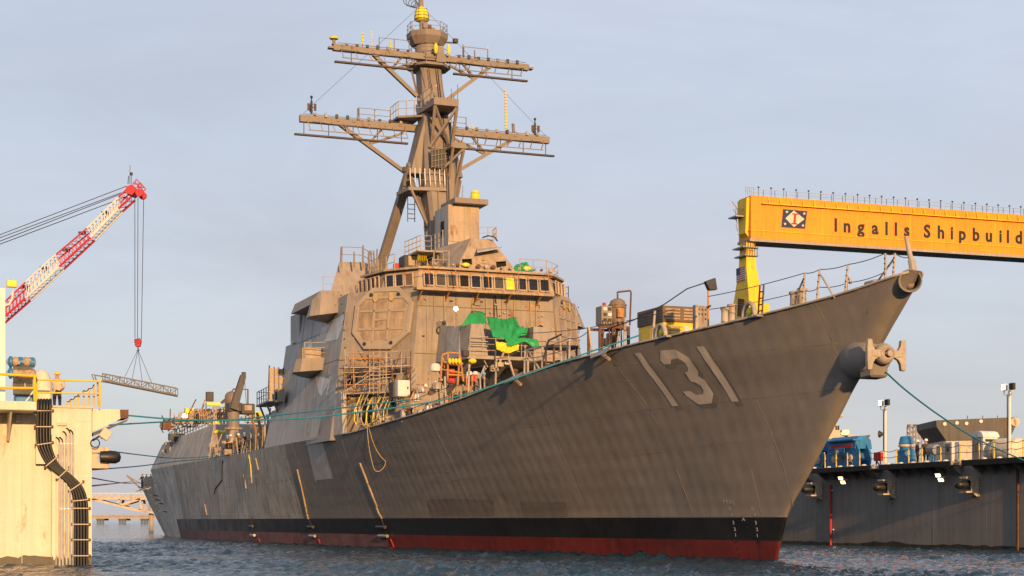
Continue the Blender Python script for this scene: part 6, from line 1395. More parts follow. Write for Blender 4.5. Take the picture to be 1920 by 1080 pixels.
for lab, x, yt, dv, yb in (('white light mast with one lit lamp near the lattice tower', 1660, 747, -.8, 868), ('white light mast with one lit lamp at the right edge', 1893, 718, -.8, 857)):
    t, b = onrd('light_mast', lab, 'light mast', x, yb, dv); h = ms(x, yt + 14, dv, b).z
    MB().tube((0, 0, 0), (0, 0, h), .11, .09, n=12).build('mast', G['white'], t, smooth=40); MB().tube((.16, .05, 0), (.16, .05, h * .95), .03).build('conduit', G['dark'], t)
    MB().pipe([(-.42, .1, h + .1), (-.4, .1, h - .2), (0, .1, h - .38), (.4, .1, h - .2), (.42, .1, h + .1)], .04).build('yoke', G['white'], t, smooth=True)
    for s, m_ in ((1, 'lit'), (-1, 'dark')):
        q = V(s * .38, .1, h + .22); l_ = MB().cbox(q, (.42, .22, .42)).build('lamp_head', G['white' if m_ == 'lit' else 'dark'], t, bevel=.03)
        MB().cbox(q + V(-.05, .125, 0), (.34, .02, .34)).build('lamp_panel', LIT if m_ == 'lit' else G['glass'], l_)
    if x < 1700: MB().lathe([(.05, 0), (.1, .1), (.26, .35)], (.08, .06, h * .55), 12, (.85, .5, 0)).build('horn', G['dark'], t, smooth=40)
t, b = onrd('portable_toilet', 'pale portable toilet with arched roof on the right dock', 'portable toilet', 1846, 858, -1.8); h = ms(1846, 808, -1.8, b).z
MB().box(-.6, .6, -.6, .55, 0, h * .84).build('cabin', G['white'], t, bevel=.03)
MB().loft([[(x, y, h * .84 + (.16 * h) * math.sqrt(max(0, 1 - (x / .66) ** 2))) for x in (-.66, -.5, -.25, 0, .25, .5, .66)] + [(.66, y, h * .80), (-.66, y, h * .80)] for y in (-.65, .62)]).build('roof', G['white'], t, smooth=30)
MB().box(-.48, .48, .552, .585, .1, h * .78).build('door', G['bare'], t, bevel=.01); MB().box(-.62, -.602, -.4, .4, h * .66, h * .74).build('vent_slot', G['dark'], t)
t, b = onrd('machine_hood', 'cream and grey round-ended tank at the right edge of the dock', 'tank', 1893, 857, -2.0); h = ms(1893, 820, -2.0, b).z
MB().lathe([(h * .5, -1.3), (h * .5, 1.0), (h * .42, 1.2), (h * .2, 1.3), (0, 1.32)], (0, 0, h * .48), 22, (-.9, .1, 0)).build('shell', G['dockw'], t, smooth=40); MB().lathe([(h * .505, 0), (h * .505, .05)], (.95, 0, h * .48), 22, (1, 0, 0)).build('end_plate', G['bare'], t); MB().box(-1, 1, -.5, .5, 0, .3).build('saddle', G['blue'], t)
t, b = onrd('electrical_cabinet', 'grey cabinet left of the portable toilet on the right dock', 'cabinet', 1785, 860, -1.2); h = ms(1785, 829, -1.2, b).z
MB().box(-.4, .45, -.3, .3, .15, h).build('body', G['white'], t, bevel=.02); MB().box(-.3, .35, .302, .32, .3, h - .1).build('door', G['bare'], t, bevel=.01); MB().box(-.1, .1, .322, .34, h * .6, h * .8).build('window', G['dark'], t); MB().box(-.3, -.2, -.2, .2, 0, .15).box(.25, .35, -.2, .2, 0, .15).build('feet', G['dark'], t)
t, b = onrd('pump_stand', 'small hooded pump on a blue stand right of the two people', 'pump', 1750, 862, -1.0); h = ms(1750, 834, -1.0, b).z
MB().lathe([(.3, 0), (.12, .1), (.1, h * .5)], (0, 0, 0), 12).build('stand', G['blue'], t, smooth=40); MB().lathe([(.36, -.4), (.36, .4)], (0, 0, h * .75), 14, (1, 0, 0)).build('hood', G['bare'], t, smooth=40); MB().lathe([(.2, -.1), (.25, .1)], (0, .1, h * .5), 10).build('head', G['blue'], t, smooth=40)
t, b = onrd('fire_box', 'small red box on a stand left of the light mast', 'fire box', 1647, 868, -1.0); MB().box(-.35, .35, -.2, .2, .55, 1.15).build('box', G['redp'], t, bevel=.05); MB().bar((-.25, 0, 0), (-.25, 0, .55), .08).bar((.25, 0, 0), (.25, 0, .55), .08).build('legs', G['rust'], t); MB().bar((-.5, .1, 0), (.1, .1, .6), .06).build('brace', G['rust'], t)
for k in range(14):
    x = 1640 + k * 12; a = rp(x, 860, .2); a.z = ZR + .14; MB().cbox(a, (rng.uniform(.2, .5), .3, rng.uniform(.1, .3))).build('deck_fitting', G[rng.choice(['white', 'bare', 'tanbox', 'blue'])], rd_, bevel=.03)

# wet, fouled band along both dock walls
def tide_band(pts, n, par, top=.32):
    mb = MB(); r = random.Random(5); N = 140; a, b = Vector(pts[0]), Vector(pts[1]); n = Vector(n) * .008
    for i in range(N + 1):
        p = a.lerp(b, i / N) + n; h = top + .10 * math.sin(i * .37) * math.sin(i * .11) + r.uniform(-.05, .07); mb.v += [(p.x, p.y, -.6), (p.x, p.y, h)]
    for i in range(N): k = 2 * i; mb.f.append((k, k + 2, k + 3, k + 1))
    mb.build('tide_band', G['tide'], par)
tide_band([(UL, VL, 0), (UL, V97, 0)], (-1, 0, 0), ld); tide_band([(UL + .25, V97, 0), (UL + .25, 62, 0)], (-1, 0, 0), ld); tide_band([(-40, VR, 0), (60, VR, 0)], (0, 1, 0), rd_, .26)
# ------------------------------------------------------------------ gantry crane behind the bow
YG = 262.; A0 = atw(1408, 365, YG); B0 = Vector(((1920 - 960) / FPX * 279, 279, A0.z))
dx = (B0 - A0); dx.z = 0; dx.normalize(); nb = Vector((-dx.y, dx.x, 0))       # along the girder, and away from the viewer
gc = thing('gantry_crane', 'orange gantry crane girder lettered in black behind the bow', 'gantry crane', (A0.x, A0.y, 0), math.atan2(dx.y, dx.x))
O3 = Vector((A0.x, A0.y, 0))
def gp(x, y, d=0.):
    """point on the girder's front plane (local: x along, y away, z up)"""
    r = Vector(((x - 960) / FPX, 1, (HZN - y) / FPX)); c = Vector((0, 0, CAM_H)); t = (O3 - nb * d * -1 - c).dot(nb) / r.dot(nb); p = c + r * t - O3
    return Vector((p.dot(dx), d, p.z))
zt, zb = gp(1410, 366).z, gp(1412, 447).z
GIR = MB().box(0, 120, 0, 4.2, zb, zt).build('girder', G['gantry'], gc, bevel=.05)
MB().box(-.1, 120, -.12, 4.3, zb + 1.25, zb + 1.33).build('girder_seam', G['gantry_y'], GIR); MB().box(1.8, 120, -.55, 0, zt - 1.32, zt - 1.2).build('side_ledge', G['gantry_y'], GIR)
for i in range(42): MB().hexa([(3.0 + i * 2.05, -.5, zt - 1.2), (3.12 + i * 2.05, -.5, zt - 1.2), (3.12 + i * 2.05, -.02, zt - 1.2), (3.0 + i * 2.05, -.02, zt - 1.2)], [(3.0 + i * 2.05, -.1, zt - .1), (3.12 + i * 2.05, -.1, zt - .1), (3.12 + i * 2.05, -.02, zt - .1), (3.0 + i * 2.05, -.02, zt - .1)]).build('ledge_rib', G['gantry_y'], GIR)
for i in range(11): MB().box(4.6 + i * 8.2, 4.66 + i * 8.2, -.02, .0, zb + 1.4, zt - 1.35).build('plate_joint', G['gantry_y'], GIR)
MB().box(-.2, 120, -.06, 4.26, zb - .45, zb - .002).build('lower_flange', G['conc'], GIR)
for i in range(46): MB().bar((.2 + i * 2.05, .1, zt), (.2 + i * 2.05, .1, zt + 1.0), .06).build('walkway_post', G['dark'], GIR)
for h in (.5, 1.0): MB().bar((.2, .1, zt + h), (95, .1, zt + h), .05).build('walkway_rail', G['bare'], GIR)
for i in range(24): MB().bar((1.5 + i * 2.25 * 1.0, .3, zt), (1.5 + i * 2.25, .3, zt + 1.35), .06).cbox((1.5 + i * 2.25, .3, zt + 1.4), (.22, .22, .22)).build('walkway_lamp', G['dark'], GIR)
# the end house, sheave gear and leg
MB().loft([[(-.5, y0, zt - .4), (-.02, y0, zt - .2), (-.02, y1, zt - .2), (-.5, y1, zt - .4)] if k == 1 else [(-.5, y0, zb + 1), (-.02, y0, zb + .4), (-.02, y1, zb + .4), (-.5, y1, zb + 1)] for k, (y0, y1) in ((0, (.9, 3.2)), (1, (.5, 3.7)))]).build('end_house', G['gantry_y'], gc)
for k in range(4): MB().bar((-1.6 + k * .25, 3.4, zt - .5 - k * 1.2), (-.6, 3.4, zt - 1.6 - k * 1.2), .12).build('end_truss', G['bare'], gc)
EP = MB().box(-1.9, -.5, 1.5, 4.2, zt - 3.2, zt - 3.0).build('end_platform', G['bare'], gc)
for k in range(5): MB().bar((-1.9 + .3 * k, 1.5, zt - 3), (-1.9 + .3 * k, 1.5, zt - 2), .06).build('walkway_post', G['dark'], EP)
MB().bar((-1.9, 1.5, zt - 2), (-.5, 1.5, zt - 2), .06).build('walkway_rail', G['dark'], EP)
for k in range(5): MB().bar((-.9 + k * .35, .0, zt), (-.9 + k * .35, 0, zt + 1.3), .06).build('walkway_post', G['bare'], gc)
MB().bar((-1.0, 0, zt + 1.2), (.5, 0, zt + 1.2), .07).bar((-1.0, 0, zt + .6), (.5, 0, zt + .6), .07).build('walkway_rail', G['bare'], gc)
def gl(x, y, d): return gp(x, y, d)
xa, xb = gp(1400, 450, .6).x, gp(1419, 450, .6).x; za = zb - .55
zm = gp(1400, 556).z
def legring(z, x0, x1, y0, y1): return [(x0, y0, z), (x1, y0, z), (x1, y1, z), (x0, y1, z)]
c0, c1 = gp(1402, 556, .2).x, gp(1427, 556, .2).x
LEG = MB().loft([legring(0, c0 - .6, c1 + 1.2, -2.0, 7.5), legring(zm - 3.5, c0 - .3, c1 + .5, -.9, 6.2), legring(zm, c0, c1 + .1, -.2, 5.0), legring(za - 4, xa - .1, xb - .1, .5, 3.2), legring(za, xa, xb - .4, .7, 2.9)]).build('leg', G['gantry_y'], gc, bevel=.04)
for z, w in ((za - .9, 1.0), (za - 2.2, .7)):
    MB().box(xa - w, xb + .1, 0, 3.6, z, z + .2).build('access_gallery', G['bare'], LEG)
    for k in range(6): MB().bar((xa - w + k * .45, 0, z), (xa - w + k * .45, 0, z + 1.1), .07).build('walkway_post', G['dark'], LEG)
    MB().bar((xa - w, 0, z + 1.1), (xb, 0, z + 1.1), .07).build('walkway_rail', G['dark'], LEG)
MB().bar((c0 - .6, 1.4, zm - 3), (c0 - .45, 1.5, zm - .2), .3, 1.1, up=(1, 0, 0)).build('leg_doorway', G['hole'], LEG)
MB().box(c0 - .5, c1 + .7, -1.2, -.95, zm - 3.6, zm - 1.2).build('leg_knee', G['gantry_y'], LEG, bevel=.03)
# flag painted on the leg's end face
def ef(y, z):
    k = (z - zm) / (za - 4 - zm); return V(c0 + (xa - .1 - c0) * k - .03, y, z)
fz0, fz1 = gp(1395, 523).z, gp(1395, 497).z; fy0, fy1 = .75, 3.9
FL = MB().extr([ef(fy0, fz0), ef(fy1, fz0), ef(fy1, fz1), ef(fy0, fz1)], (-.02, 0, 0)).build('painted_flag', G['white'], LEG)
for k in range(7):
    z0 = fz0 + (fz1 - fz0) * (2 * k) / 13; z1 = fz0 + (fz1 - fz0) * (2 * k + 1) / 13; MB().extr([ef(fy0, z0) - V(.021, 0, 0), ef(fy1, z0) - V(.021, 0, 0), ef(fy1, z1) - V(.021, 0, 0), ef(fy0, z1) - V(.021, 0, 0)], (-.01, 0, 0)).build('stripe', G['redp'], FL)
zc = fz0 + (fz1 - fz0) * 6 / 13; MB().extr([ef(fy1 - 1.35, zc) - V(.035, 0, 0), ef(fy1, zc) - V(.035, 0, 0), ef(fy1, fz1) - V(.035, 0, 0), ef(fy1 - 1.35, fz1) - V(.035, 0, 0)], (-.012, 0, 0)).build('canton', G['navy'], FL)
# far leg out of frame so that the girder stands on something
MB().loft([legring(0, 112, 118, -2.5, 7), legring(zb - .5, 114, 117, 0, 4)]).build('leg', G['gantry_y'], gc)
# emblem: navy square, pale diamond, red I, four stars
def gq(P, d, mat, name, par): return MB().extr([gp(*p) + V(0, -d, 0) for p in P], (0, -.03, 0)).build(name, G[mat], par)
EM = gq([(1468, 392), (1513, 396), (1509, 429), (1465, 426)], .04, 'navy', 'emblem', GIR)
gq([(1488, 395), (1508, 411), (1488, 426), (1472, 409.5)], .08, 'dockw', 'diamond', EM)
gq([(1485, 400), (1496, 401), (1495.5, 403.5), (1492, 403), (1491, 418.5), (1494.5, 419), (1494, 421.5), (1483, 420.5), (1483.3, 418), (1487, 418.2), (1488, 402.8), (1484.7, 402.5)], .12, 'redp', 'emblem_letter', EM)
for sx, sy in ((1475, 397.5), (1507.5, 400.5), (1471.5, 420), (1505, 423)):
    gq([(sx + (3.2 if k % 2 == 0 else 1.3) * math.sin(k * math.pi / 5), sy - (3.2 if k % 2 == 0 else 1.3) * math.cos(k * math.pi / 5)) for k in range(10)], .08, 'white', 'star', EM)
def letter(ch, xc, size, par, zbase):
    cu = bpy.data.curves.new('t', 'FONT'); cu.body = ch; cu.size = size; cu.align_x = 'CENTER'; cu.offset = .09 * size / 2.8; cu.extrude = .02; cu.resolution_u = 4
    ob = bpy.data.objects.new('t', cu); COL.objects.link(ob); me = bpy.data.meshes.new_from_object(ob.evaluated_get(bpy.context.evaluated_depsgraph_get())); bpy.data.objects.remove(ob)
    for v in me.vertices: v.co = V(xc + v.co.x * .95, -.06 - v.co.z, zbase + v.co.y)
    me.materials.clear(); me.materials.append(G['letter']); o = bpy.data.objects.new('girder_letter', me); COL.objects.link(o); o.parent = par
zl = gp(1566, 433.5).z; capz = gp(1566, 409).z - zl
for ch, x in (('I', 1566.8), ('n', 1588), ('g', 1614), ('a', 1640.6), ('l', 1662), ('l', 1679.5), ('s', 1700), ('S', 1738), ('h', 1764), ('i', 1784.5), ('p', 1804), ('b', 1829.6), ('u', 1854), ('i', 1875.7), ('l', 1889.5), ('d', 1910), ('i', 1930), ('n', 1950), ('g', 1976)):
    letter(ch, gp(x, 430).x, capz / .72, GIR, zl)

# ------------------------------------------------------------------ lattice-boom crane, left
YC = 190.
bc = thing('crawler_crane', 'red and white lattice boom crane rising behind the left dock', 'crane', (atw(-150, 900, YC).x, YC, 0), 0)
O4 = bc.location.copy()
def bp(x, y, d=0): return atw(x, y, YC) + V(0, d, 0) - O4
UP_ = [(-60, 630), (7.4, 567), (48, 529), (91, 489), (105, 477), (163, 428), (222, 370), (237, 355)]; LO_ = [(-60, 655), (9, 593), (48, 559), (90, 520), (111, 500), (170, 445), (222, 391), (246, 369)]
SEGC = ['boomr', 'boomr', 'boomw', 'boomw', 'boomr', 'boomw', 'boomr']
DW = 2.0
for i in range(7):
    m = SEGC[i]; n = max(2, int(math.hypot(UP_[i + 1][0] - UP_[i][0], UP_[i + 1][1] - UP_[i][1]) / 9)); mb = MB(); root = None
    for d in (0, DW):
        for L, w in ((UP_, .09), (LO_, .13)): 
            o = MB().tube(bp(*L[i], d), bp(*L[i + 1], d), w, n=6).build('boom_chord', G[m], bc); root = root or o
    def lr(L, t, d): a, b = bp(*L[i], d), bp(*L[i + 1], d); return a.lerp(b, t)
    for k in range(n):
        t0, t1 = k / n, (k + 1) / n
        for d in (0, DW): MB().tube(lr(UP_, t0, d), lr(LO_, (t0 + t1) / 2, d), .038, n=5).tube(lr(LO_, (t0 + t1) / 2, d), lr(UP_, t1, d), .038, n=5).build('boom_lacing', G[m], root)
        MB().tube(lr(UP_, t0, 0), lr(UP_, t1, DW), .035, n=5).tube(lr(LO_, t0, 0), lr(LO_, t1, DW), .035, n=5).build('boom_lacing', G[m], root)
HD = MB().extr([bp(236, 350), bp(247, 345), bp(256, 356), bp(247, 366), bp(236, 362)], (0, DW, 0)).build('boom_head', G['boomr'], bc, bevel=.05)
for k in (0, 1.7): MB().lathe([(.45, 0), (.45, .3)], bp(261, 361, k), 14, (0, 1, 0)).build('sheave', G['boomr'], HD)
for a, b in (((249, 345), (256, 336)), ((256, 336), (266, 348)), ((266, 348), (258, 356)), ((252, 340), (262, 352)), ((249, 345), (262, 345))): MB().tube(bp(*a), bp(*b), .06).tube(bp(*a, DW), bp(*b, DW), .06).build('head_frame', G['boomr'], HD)
MB().tube(bp(243, 345), bp(244, 310), .03).tube(bp(240, 345), bp(241, 330), .05).build('aerial', G['dark'], HD); MB().tube(bp(246, 345), bp(246, 328), .04).cbox(bp(246, 326), (.3, .3, .3)).build('beacon', G['dark'], HD)
for (a, b), d in zip((((237, 349), (-60, 463)), ((235, 351), (-60, 466)), ((228, 361), (-60, 468)), ((230, 362), (-60, 471))), (0, 2, 0, 2)): MB().tube(bp(*a, d), bp(*b, d), .05, n=5).build('pendant_line', G['wire'], bc)
for x, d in ((251.5, .2), (254.5, 1.0), (263, 1.6)): MB().tube(bp(x + .5, 366, d), bp(252 + (x - 251) * .6, 634, d), .04, n=5).build('hoist_line', G['wire'], bc)
for x, y in ((77, 500), (120, 466), (150, 434), (193, 396), (41, 536)): MB().cbox(bp(x, y, 1), (.8, .4, .3)).build('boom_fitting', G['dark'], bc)
# boom foot and machine house, out of frame to the left
MB().box(-6, 4, -1.5, 4, 3.2, 6.5).build('machine_house', G['boomr'], bc, bevel=.1); MB().bar((2.5, 1, 5), bp(-60, 642, 1), .8, 1.4).build('boom_foot', G['boomr'], bc); MB().bar((-4, 1, 6), (-1, 1, 34), .6).build('gantry_mast', G['boomr'], bc); MB().bar((-1, 1, 34), bp(-60, 466, 1), .1).build('pendant_line', G['wire'], bc)
for y in (-2.6, 4.2): MB().box(-5, 4.5, y, y + 1.2, .0, 1.6).build('track', G['dark'], bc, bevel=.3)
MB().box(-2, 2, -1.5, 4, 1.5, 3.2).build('car_body', G['dark'], bc)
pad = MB().box(-40, 6, -12, 40, -3, .0).build('quay', G['conc'], None); pad.location = O4; pad['kind'] = 'structure'
hk = thing('hook_block', 'red hook block with black stripes hanging from the crane lines', 'hook block', atw(255, 642, YC) + V(0, 1, 0), 0)
HB = MB().extr([(-.35, -.3, .5), (.35, -.3, .5), (.4, -.3, .2), (.25, -.3, -.4), (-.25, -.3, -.4), (-.4, -.3, .2)], (0, .6, 0)).build('block', G['boomr'], hk, bevel=.05)
for k in range(3): MB().bar((-.3, -.32, -.2 + k * .25), (.3, -.32, .05 + k * .25), .02, .09, up=(0, 0, 1)).build('stripe', G['dark'], HB)
MB().pipe([(0, 0, -.4), (0, 0, -.65), (.15, 0, -.75), (0, 0, -.9), (-.12, 0, -.8)], .07).build('hook', G['dark'], hk)
for x, y in ((232, 706), (246, 709), (263, 713), (281, 717)): MB().tube(V(0, 0, -.75), atw(x, y, YC) + V(0, .5, 0) - (atw(255, 642, YC)) - V(0, 1, 0) + V(0, .5 * (x % 2), 0), .03, n=5).build('sling', G['wire'], hk)
GAL = G['alu']
gw = thing('gangway', 'aluminium truss gangway section hanging from the crane slings', 'gangway', atw(250, 728, YC), 0)
O5 = gw.location.copy()
def wp(x, y, d=0): return atw(x, y, YC) + V(0, d, 0) - O5
T0, T1, L0, L1 = (172, 701), (329, 727), (176, 712), (329, 740)
for d in (0, 1.3):
    MB().bar(wp(192, 700, d), wp(*T1, d), .1).build('top_rail', GAL, gw); MB().bar(wp(192, 712, d), wp(*L1, d), .14, .18).build('bottom_rail', GAL, gw); MB().bar(wp(172, 702, d), wp(196, 706, d), .09).build('end_rail', GAL, gw); MB().bar(wp(176, 713, d), wp(194, 715, d), .1).build('end_rail', GAL, gw); MB().bar(wp(172, 702, d), wp(176, 713, d), .1).build('end_rail', GAL, gw)
    for k in range(11):
        a = k / 10; x = 192 + (329 - 192) * a; yt = 700 + (727 - 700) * a; yb = 712 + (740 - 712) * a; MB().bar(wp(x, yt, d), wp(x, yb, d), .08).build('truss_post', GAL, gw)
        if k < 10:
            a2 = (k + 1) / 10; x2 = 192 + 137 * a2; MB().bar(wp(x, yb, d) if k % 2 else wp(x, yt, d), wp(x2, 700 + 27 * a2, d) if k % 2 else wp(x2, 712 + 28 * a2, d), .07).build('truss_brace', GAL, gw)
MB().extr([wp(192, 714, 0), wp(329, 741.5, 0), wp(329, 741.5, 1.3), wp(192, 714, 1.3)], (0, 0, -.1)).build('deck', G['dark'], gw)

# ------------------------------------------------------------------ far shore things
br = thing('causeway', 'long low concrete causeway on piles at the horizon', 'bridge', (0, 800, 0), 0)
zt_, zb_ = atw(0, 967, 800).z, atw(0, 972.5, 800).z
MB().box(-420, 60, 0, 9, zb_, zt_).build('deck', G['conc'], br); MB().box(-420, 60, -.3, 0, zt_ - .2, zt_ + .5).build('parapet', G['conc'], br)
for k in range(14):
    X = atw(188 + (k - 6) * 41.2, 970, 800).x; pc = MB().box(X - 1.9, X + 1.9, -.2, 9, zb_ - .9, zb_ - .002).build('pile_cap', G['pile'], br)
    for j in range(5): MB().tube((X - 1.5 + j * .75, .5, zb_ - .9), (X - 1.5 + j * .75, .5, -1), .26, n=6).build('pile', G['pile'], pc)
rp_ = thing('access_bridge', 'pale steel truss access bridge behind the stern', 'truss bridge', (0, 236, 0), 0)
def ap(x, y, d=0): return atw(x, y, 236) + V(0, d - 236, 0)
for d in (0, 2.5):
    MB().bar(ap(60, 935, d), ap(300, 935, d), .3, .35).build('chord', G['tanbox'], rp_)
    for y in (925, 930): MB().bar(ap(60, y, d), ap(300, y, d), .1).build('hand_rail', G['tape' if y < 926 else 'tanbox'], rp_)
    for x in range(70, 300, 11): MB().bar(ap(x, 925, d), ap(x, 935, d), .08).build('rail_post', G['tanbox'], rp_)
    for a, b in (((178, 937), (258, 957)), ((258, 957), (300, 963)), ((226, 947), (262, 936)), ((262, 936), (267, 955)), ((224, 936), (222, 944)), ((100, 937), (178, 937))): MB().bar(ap(*a, d), ap(*b, d), .3).build('truss_member', G['tanbox'], rp_)
MB().box(ap(60, 935).x, ap(300, 935).x, .1, 2.4, ap(0, 934).z, ap(0, 934).z + .1).build('deck', G['tanbox'], rp_)
for x in (90, 280): MB().tube(ap(x, 936, 1.2), V(ap(x, 936).x, 1.2, -1), .35, n=8).build('pile', G['conc'], rp_)
# moored vessel with dark flared bow behind the right dock
YS = 185.
fs = thing('moored_vessel', 'dark flared upper works of a vessel behind the portable toilet', 'ship', (atw(1832, 976, YS).x, YS, 0), 0)
def sp_(x, y, d=0): return atw(x, y, YS) - fs.location + V(0, d, 0)
UPW = MB().loft([[sp_(1774, 826), sp_(1893, 824), sp_(1893, 824, 9), sp_(1774, 826, 9)], [sp_(1756, 800), sp_(1905, 797), sp_(1905, 797, 9), sp_(1756, 800, 9)], [sp_(1755, 788), sp_(1907, 782), sp_(1907, 782, 9), sp_(1755, 788, 9)]]).build('upper_works', G['farsh'], fs)  # face darkened in its colour for the shade it lies in
MB().loft([[sp_(1776, 900, .2), sp_(1900, 900, .2), sp_(1900, 900, 9), sp_(1776, 900, 9)], [sp_(1774, 826, .2), sp_(1893, 824.2, .2), sp_(1893, 824, 9), sp_(1774, 826, 9)]]).build('house_side', G['tanbox'], fs)
MB().box(-9, 9, -1, 16, -1, sp_(1800, 905).z).build('hull', G['farsh'], fs)
for x, y in ((1794, 793), (1839, 790), (1812, 794), (1771, 795)): MB().lathe([(.2, 0), (.2, .06)], sp_(x, y, -.05), 10, (0, -1, 0)).build('deck_lamp', G['white'], UPW)
MB().lathe([(.5, 0), (.5, .1), (.3, .12)], sp_(1903, 791, -.05), 16, (0, -1, 0)).build('fairlead', G['tanbox'], UPW)
for x in (1823, 1852, 1880): MB().tube(sp_(x, 788, 2), sp_(x, 777, 2), .04).build('aerial', G['dark'], UPW)
f2 = thing('distant_warship', 'tan distant warship superstructure just right of the stem behind blue winches', 'ship', (atw(1575, 976, 280).x, 280, 0), 0)
def fp2(x, y, d=0): return atw(x, y, 280) - f2.location + V(0, d, 0)
def tr2(a, b, c, d, dep=6): return MB().extr([fp2(*a), fp2(*b), fp2(*c), fp2(*d)], (0, dep, 0))
tr2((1540, 900), (1622, 900), (1614, 824), (1548, 822), 12).build('house', G['tanbox'], f2); tr2((1551, 822), (1580, 822), (1568, 790), (1556, 790)).build('tower', G['tanbox'], f2); tr2((1560, 790), (1567, 790), (1565, 764), (1562, 764), 2).build('mast', G['tanbox'], f2); tr2((1558, 783), (1582, 781), (1580, 777), (1560, 777), 4).build('mast_platform', G['tanbox'], f2)
tr2((1590, 824), (1612, 824), (1612, 815), (1590, 815), 3).build('deck_house', G['tanbox'], f2); tr2((1612, 840), (1622, 840), (1632, 815), (1612, 818), 5).build('bridge_wing', G['farsh'], f2); tr2((1575, 816), (1592, 816), (1592, 806), (1580, 806), 3).build('director', G['bare'], f2); tr2((1500, 945), (1660, 945), (1660, 898), (1500, 898), 14).build('hull', G['farsh'], f2)
for x in (1556, 1572, 1560, 1568): MB().tube(fp2(x, 806), fp2(x, 798), .15).build('rail_post', G['dark'], f2)
MB().box(-9, 12, 0, 14, -1, fp2(1575, 940).z).build('hull', G['farsh'], f2)
lt = thing('lattice_tower', 'dark lattice tower behind the two people on the right dock', 'lattice tower', (atw(1718, 976, 240).x, 240, 0), 0)
def tp(x, y, d=0): return atw(x, y, 240) - lt.location + V(0, d, 0)
for d in (0, 1.6):
    for x in (1706, 1717, 1728): MB().bar(tp(x, 985, d), tp(x, 799, d), .16).build('column', G['mast'], lt)
    for k in range(9):
        y = 800 + k * 10; MB().bar(tp(1706, y, d), tp(1728, y, d), .12).bar(tp(1706, y, d), tp(1717, y + 10, d), .1).bar(tp(1728, y, d), tp(1717, y + 10, d), .1).build('bracing', G['mast'], lt)
for x in (1706, 1717, 1727): MB().cbox(tp(x, 798, .5), (.5, .5, .4)).build('lamp', G['dark'], lt)

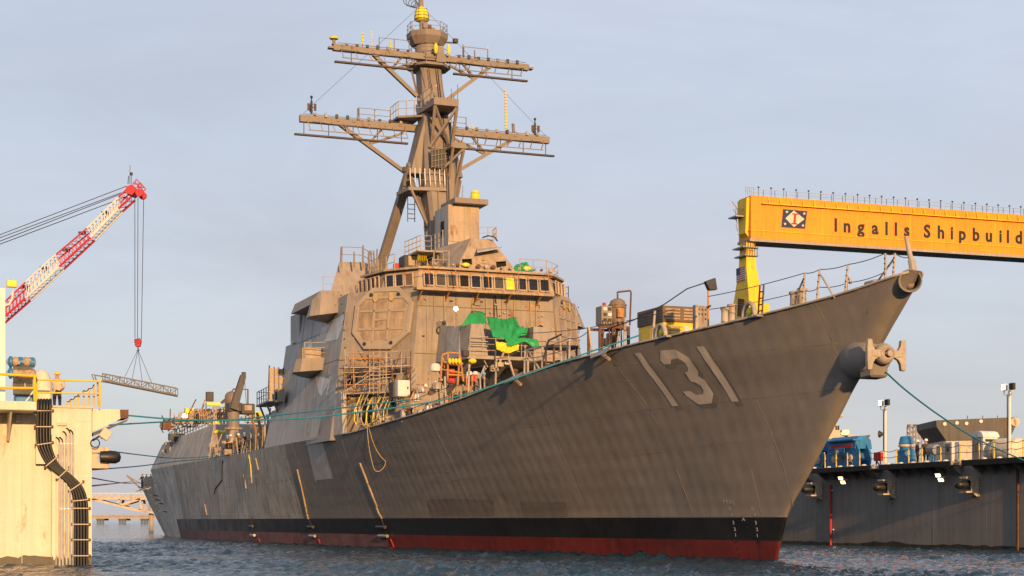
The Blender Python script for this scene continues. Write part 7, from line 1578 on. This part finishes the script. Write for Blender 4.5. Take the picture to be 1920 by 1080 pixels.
# ------------------------------------------------------------------ people
def person(label, base, face, mats, h=1.76, arms='down', hat='hat_w', bend=0., group=None):
    """base: ship-frame point of the feet; face: heading in the ship's frame (0 = towards the bow)"""
    root = onship('person', label, 'person', *base, rz=face + math.pi)
    k = h / 1.76; J = []; E = []
    def a(x, y, z, r, par=None):
        J.append((Vector((x + bend * max(0, z - 1.0), y, z)) * k, r * k)); i = len(J) - 1
        if par is not None: E.append((par, i))
        return i
    pel = a(0, 0, .96, .175); s1 = a(0, 0, 1.16, .17, pel); s2 = a(.0, 0, 1.35, .195, s1); nk = a(0, 0, 1.49, .062, s2); hd = a(.02, 0, 1.60, .095, nk); ht = a(.02, 0, 1.70, .088, hd); a(.115, 0, 1.60, .018, hd)
    for s in (1, -1):
        sh = a(0, s * .22, 1.39, .085, s2)
        if arms == 'down': el, wr_, hn = (-.03, s * .25, 1.12), (.04, s * .24, .88), (.07, s * .24, .80)
        elif arms == 'rail': el, wr_, hn = (.08, s * .27, 1.16), (.32, s * .22, 1.08), (.40, s * .2, 1.07)
        else: el, wr_, hn = (-.06, s * .29, 1.15), (.1, s * .2, 1.02), (.17, s * .15, 1.02)
        e = a(*el, .06, sh); w_ = a(*wr_, .036, e); hh = a(*hn, .038, w_); d = (Vector(hn) - Vector(wr_)).normalized()
        for f in range(4): q = Vector(hn) + d * .05 + V(0, (f - 1.5) * .018, 0); q2 = q + d * (.05 + .008 * (f % 3)) + V(0, -s * .01, -.01); i = a(*q, .0095, hh); a(*q2, .0085, i)
        th = a(*(Vector(hn) + V(.03, -s * .03, .0)), .011, hh); a(*(Vector(hn) + d * .04 + V(.045, -s * .04, 0)), .0095, th)
        hp = a(0, s * .10, .88, .10, pel); kn = a(.025, s * .11, .50, .068, hp); an = a(-.01, s * .11, .10, .048, kn); a(.13, s * .13, .04, .042, an)
    me = bpy.data.meshes.new('person_body'); me.from_pydata([p for p, _ in J], E, []); me.update()
    tmp = bpy.data.objects.new('tmp', me); COL.objects.link(tmp)
    tmp.modifiers.new('s', 'SKIN'); lay = me.skin_vertices[0].data
    for i, (_, r) in enumerate(J): lay[i].radius = (r, r)
    lay[0].use_root = True
    tmp.modifiers.new('d', 'SUBSURF').levels = 1
    dg = bpy.context.evaluated_depsgraph_get(); bm_ = bpy.data.meshes.new_from_object(tmp.evaluated_get(dg)); bpy.data.objects.remove(tmp)
    for m in (mats[0], mats[1], 'skin', 'dark'): bm_.materials.append(G[m])
    for p in bm_.polygons:
        z = p.center.z / k; y = abs(p.center.y) / k; p.use_smooth = True
        p.material_index = 3 if z < .11 else 2 if (z > 1.47 or (y > .16 and z < (1.0 if arms == 'down' else 1.09) and z > .72) or (arms == 'rail' and p.center.x > .26 and z > 1)) else 1 if z < .97 else 0
    o = bpy.data.objects.new('body', bm_); COL.objects.link(o); o.parent = root
    c = J[ht][0]
    if hat:
        MB().lathe([(.15, -.035), (.152, -.025), (.118, -.02), (.115, .03), (.09, .085), (.05, .11), (0, .118)], c + V(0, 0, .0), 16).build('hard_hat', G[hat], root, smooth=50)
    else: MB().ball(c + V(-.01, 0, -.03), .105, 10, 7, (1, .9, .95)).build('hair', G['dark'], root, smooth=True)
    return root
b = lp(107, 772, 2.6); person('worker in yellow hard hat and khaki shirt seen from behind on the left dock', V(b.x, b.y, ZL - .1), R(180) - R(12), ('shirt', 'navyc'), 1.76, 'fold', 'hat_y')
b = rp(1720, 866, -.9); person('person in black clothes on the right dock beside the capstan', V(b.x, b.y, ZR), R(60), ('navyc', 'navyc'), 1.78, 'down', 'hat_w')
b = rp(1736, 866, -.9); person('person in brown coverall on the right dock facing the hooded pump', V(b.x, b.y, ZR), R(120), ('brownc', 'brownc'), 1.8, 'down', 'hat_w')
for x, m, hh, lab in ((267, ('navyc', 'navyc'), None, 'leftmost of three watchers at the stern rail'), (275, ('navyc', 'navyc'), None, 'middle of three watchers at the stern rail, in dark clothes'), (283, ('greenc', 'navyc'), None, 'rightmost of three watchers at the stern rail, in a green vest')):
    b = at(x, 915, u=141); person(lab, V(b.x, b.y, Z_FAN - .06), R(-60), m, 1.8, 'rail', hh)
for x, u, m, hat, lab in ((428, 78, ('brownc', 'navyc'), 'hat_b', 'worker in brown jacket leaning at the midship rail, leftmost of four'), (434.5, 77, ('shirt', 'brownc'), 'hat_w', 'worker in white hard hat and pale shirt at the midship rail beside the crane'), (449, 75, ('brownc', 'navyc'), 'hat_w', 'worker in white hard hat and dark jacket right of the deck crane'), (460, 73, ('navyc', 'navyc'), 'hat_b', 'worker in blue hard hat near the timber staging')):
    b = at(x, 830, u=u); person(lab, V(u, b.y, z_deck(u)), R(-80), m, 1.8, 'rail', hat, .1)
b = at(907, 700, u=22); person('worker in dark helmet low behind the deck edge by the red tool box', V(22, b.y, b.z - 1.74), R(0), ('navyc', 'navyc'), 1.76, 'down', 'hat_b')
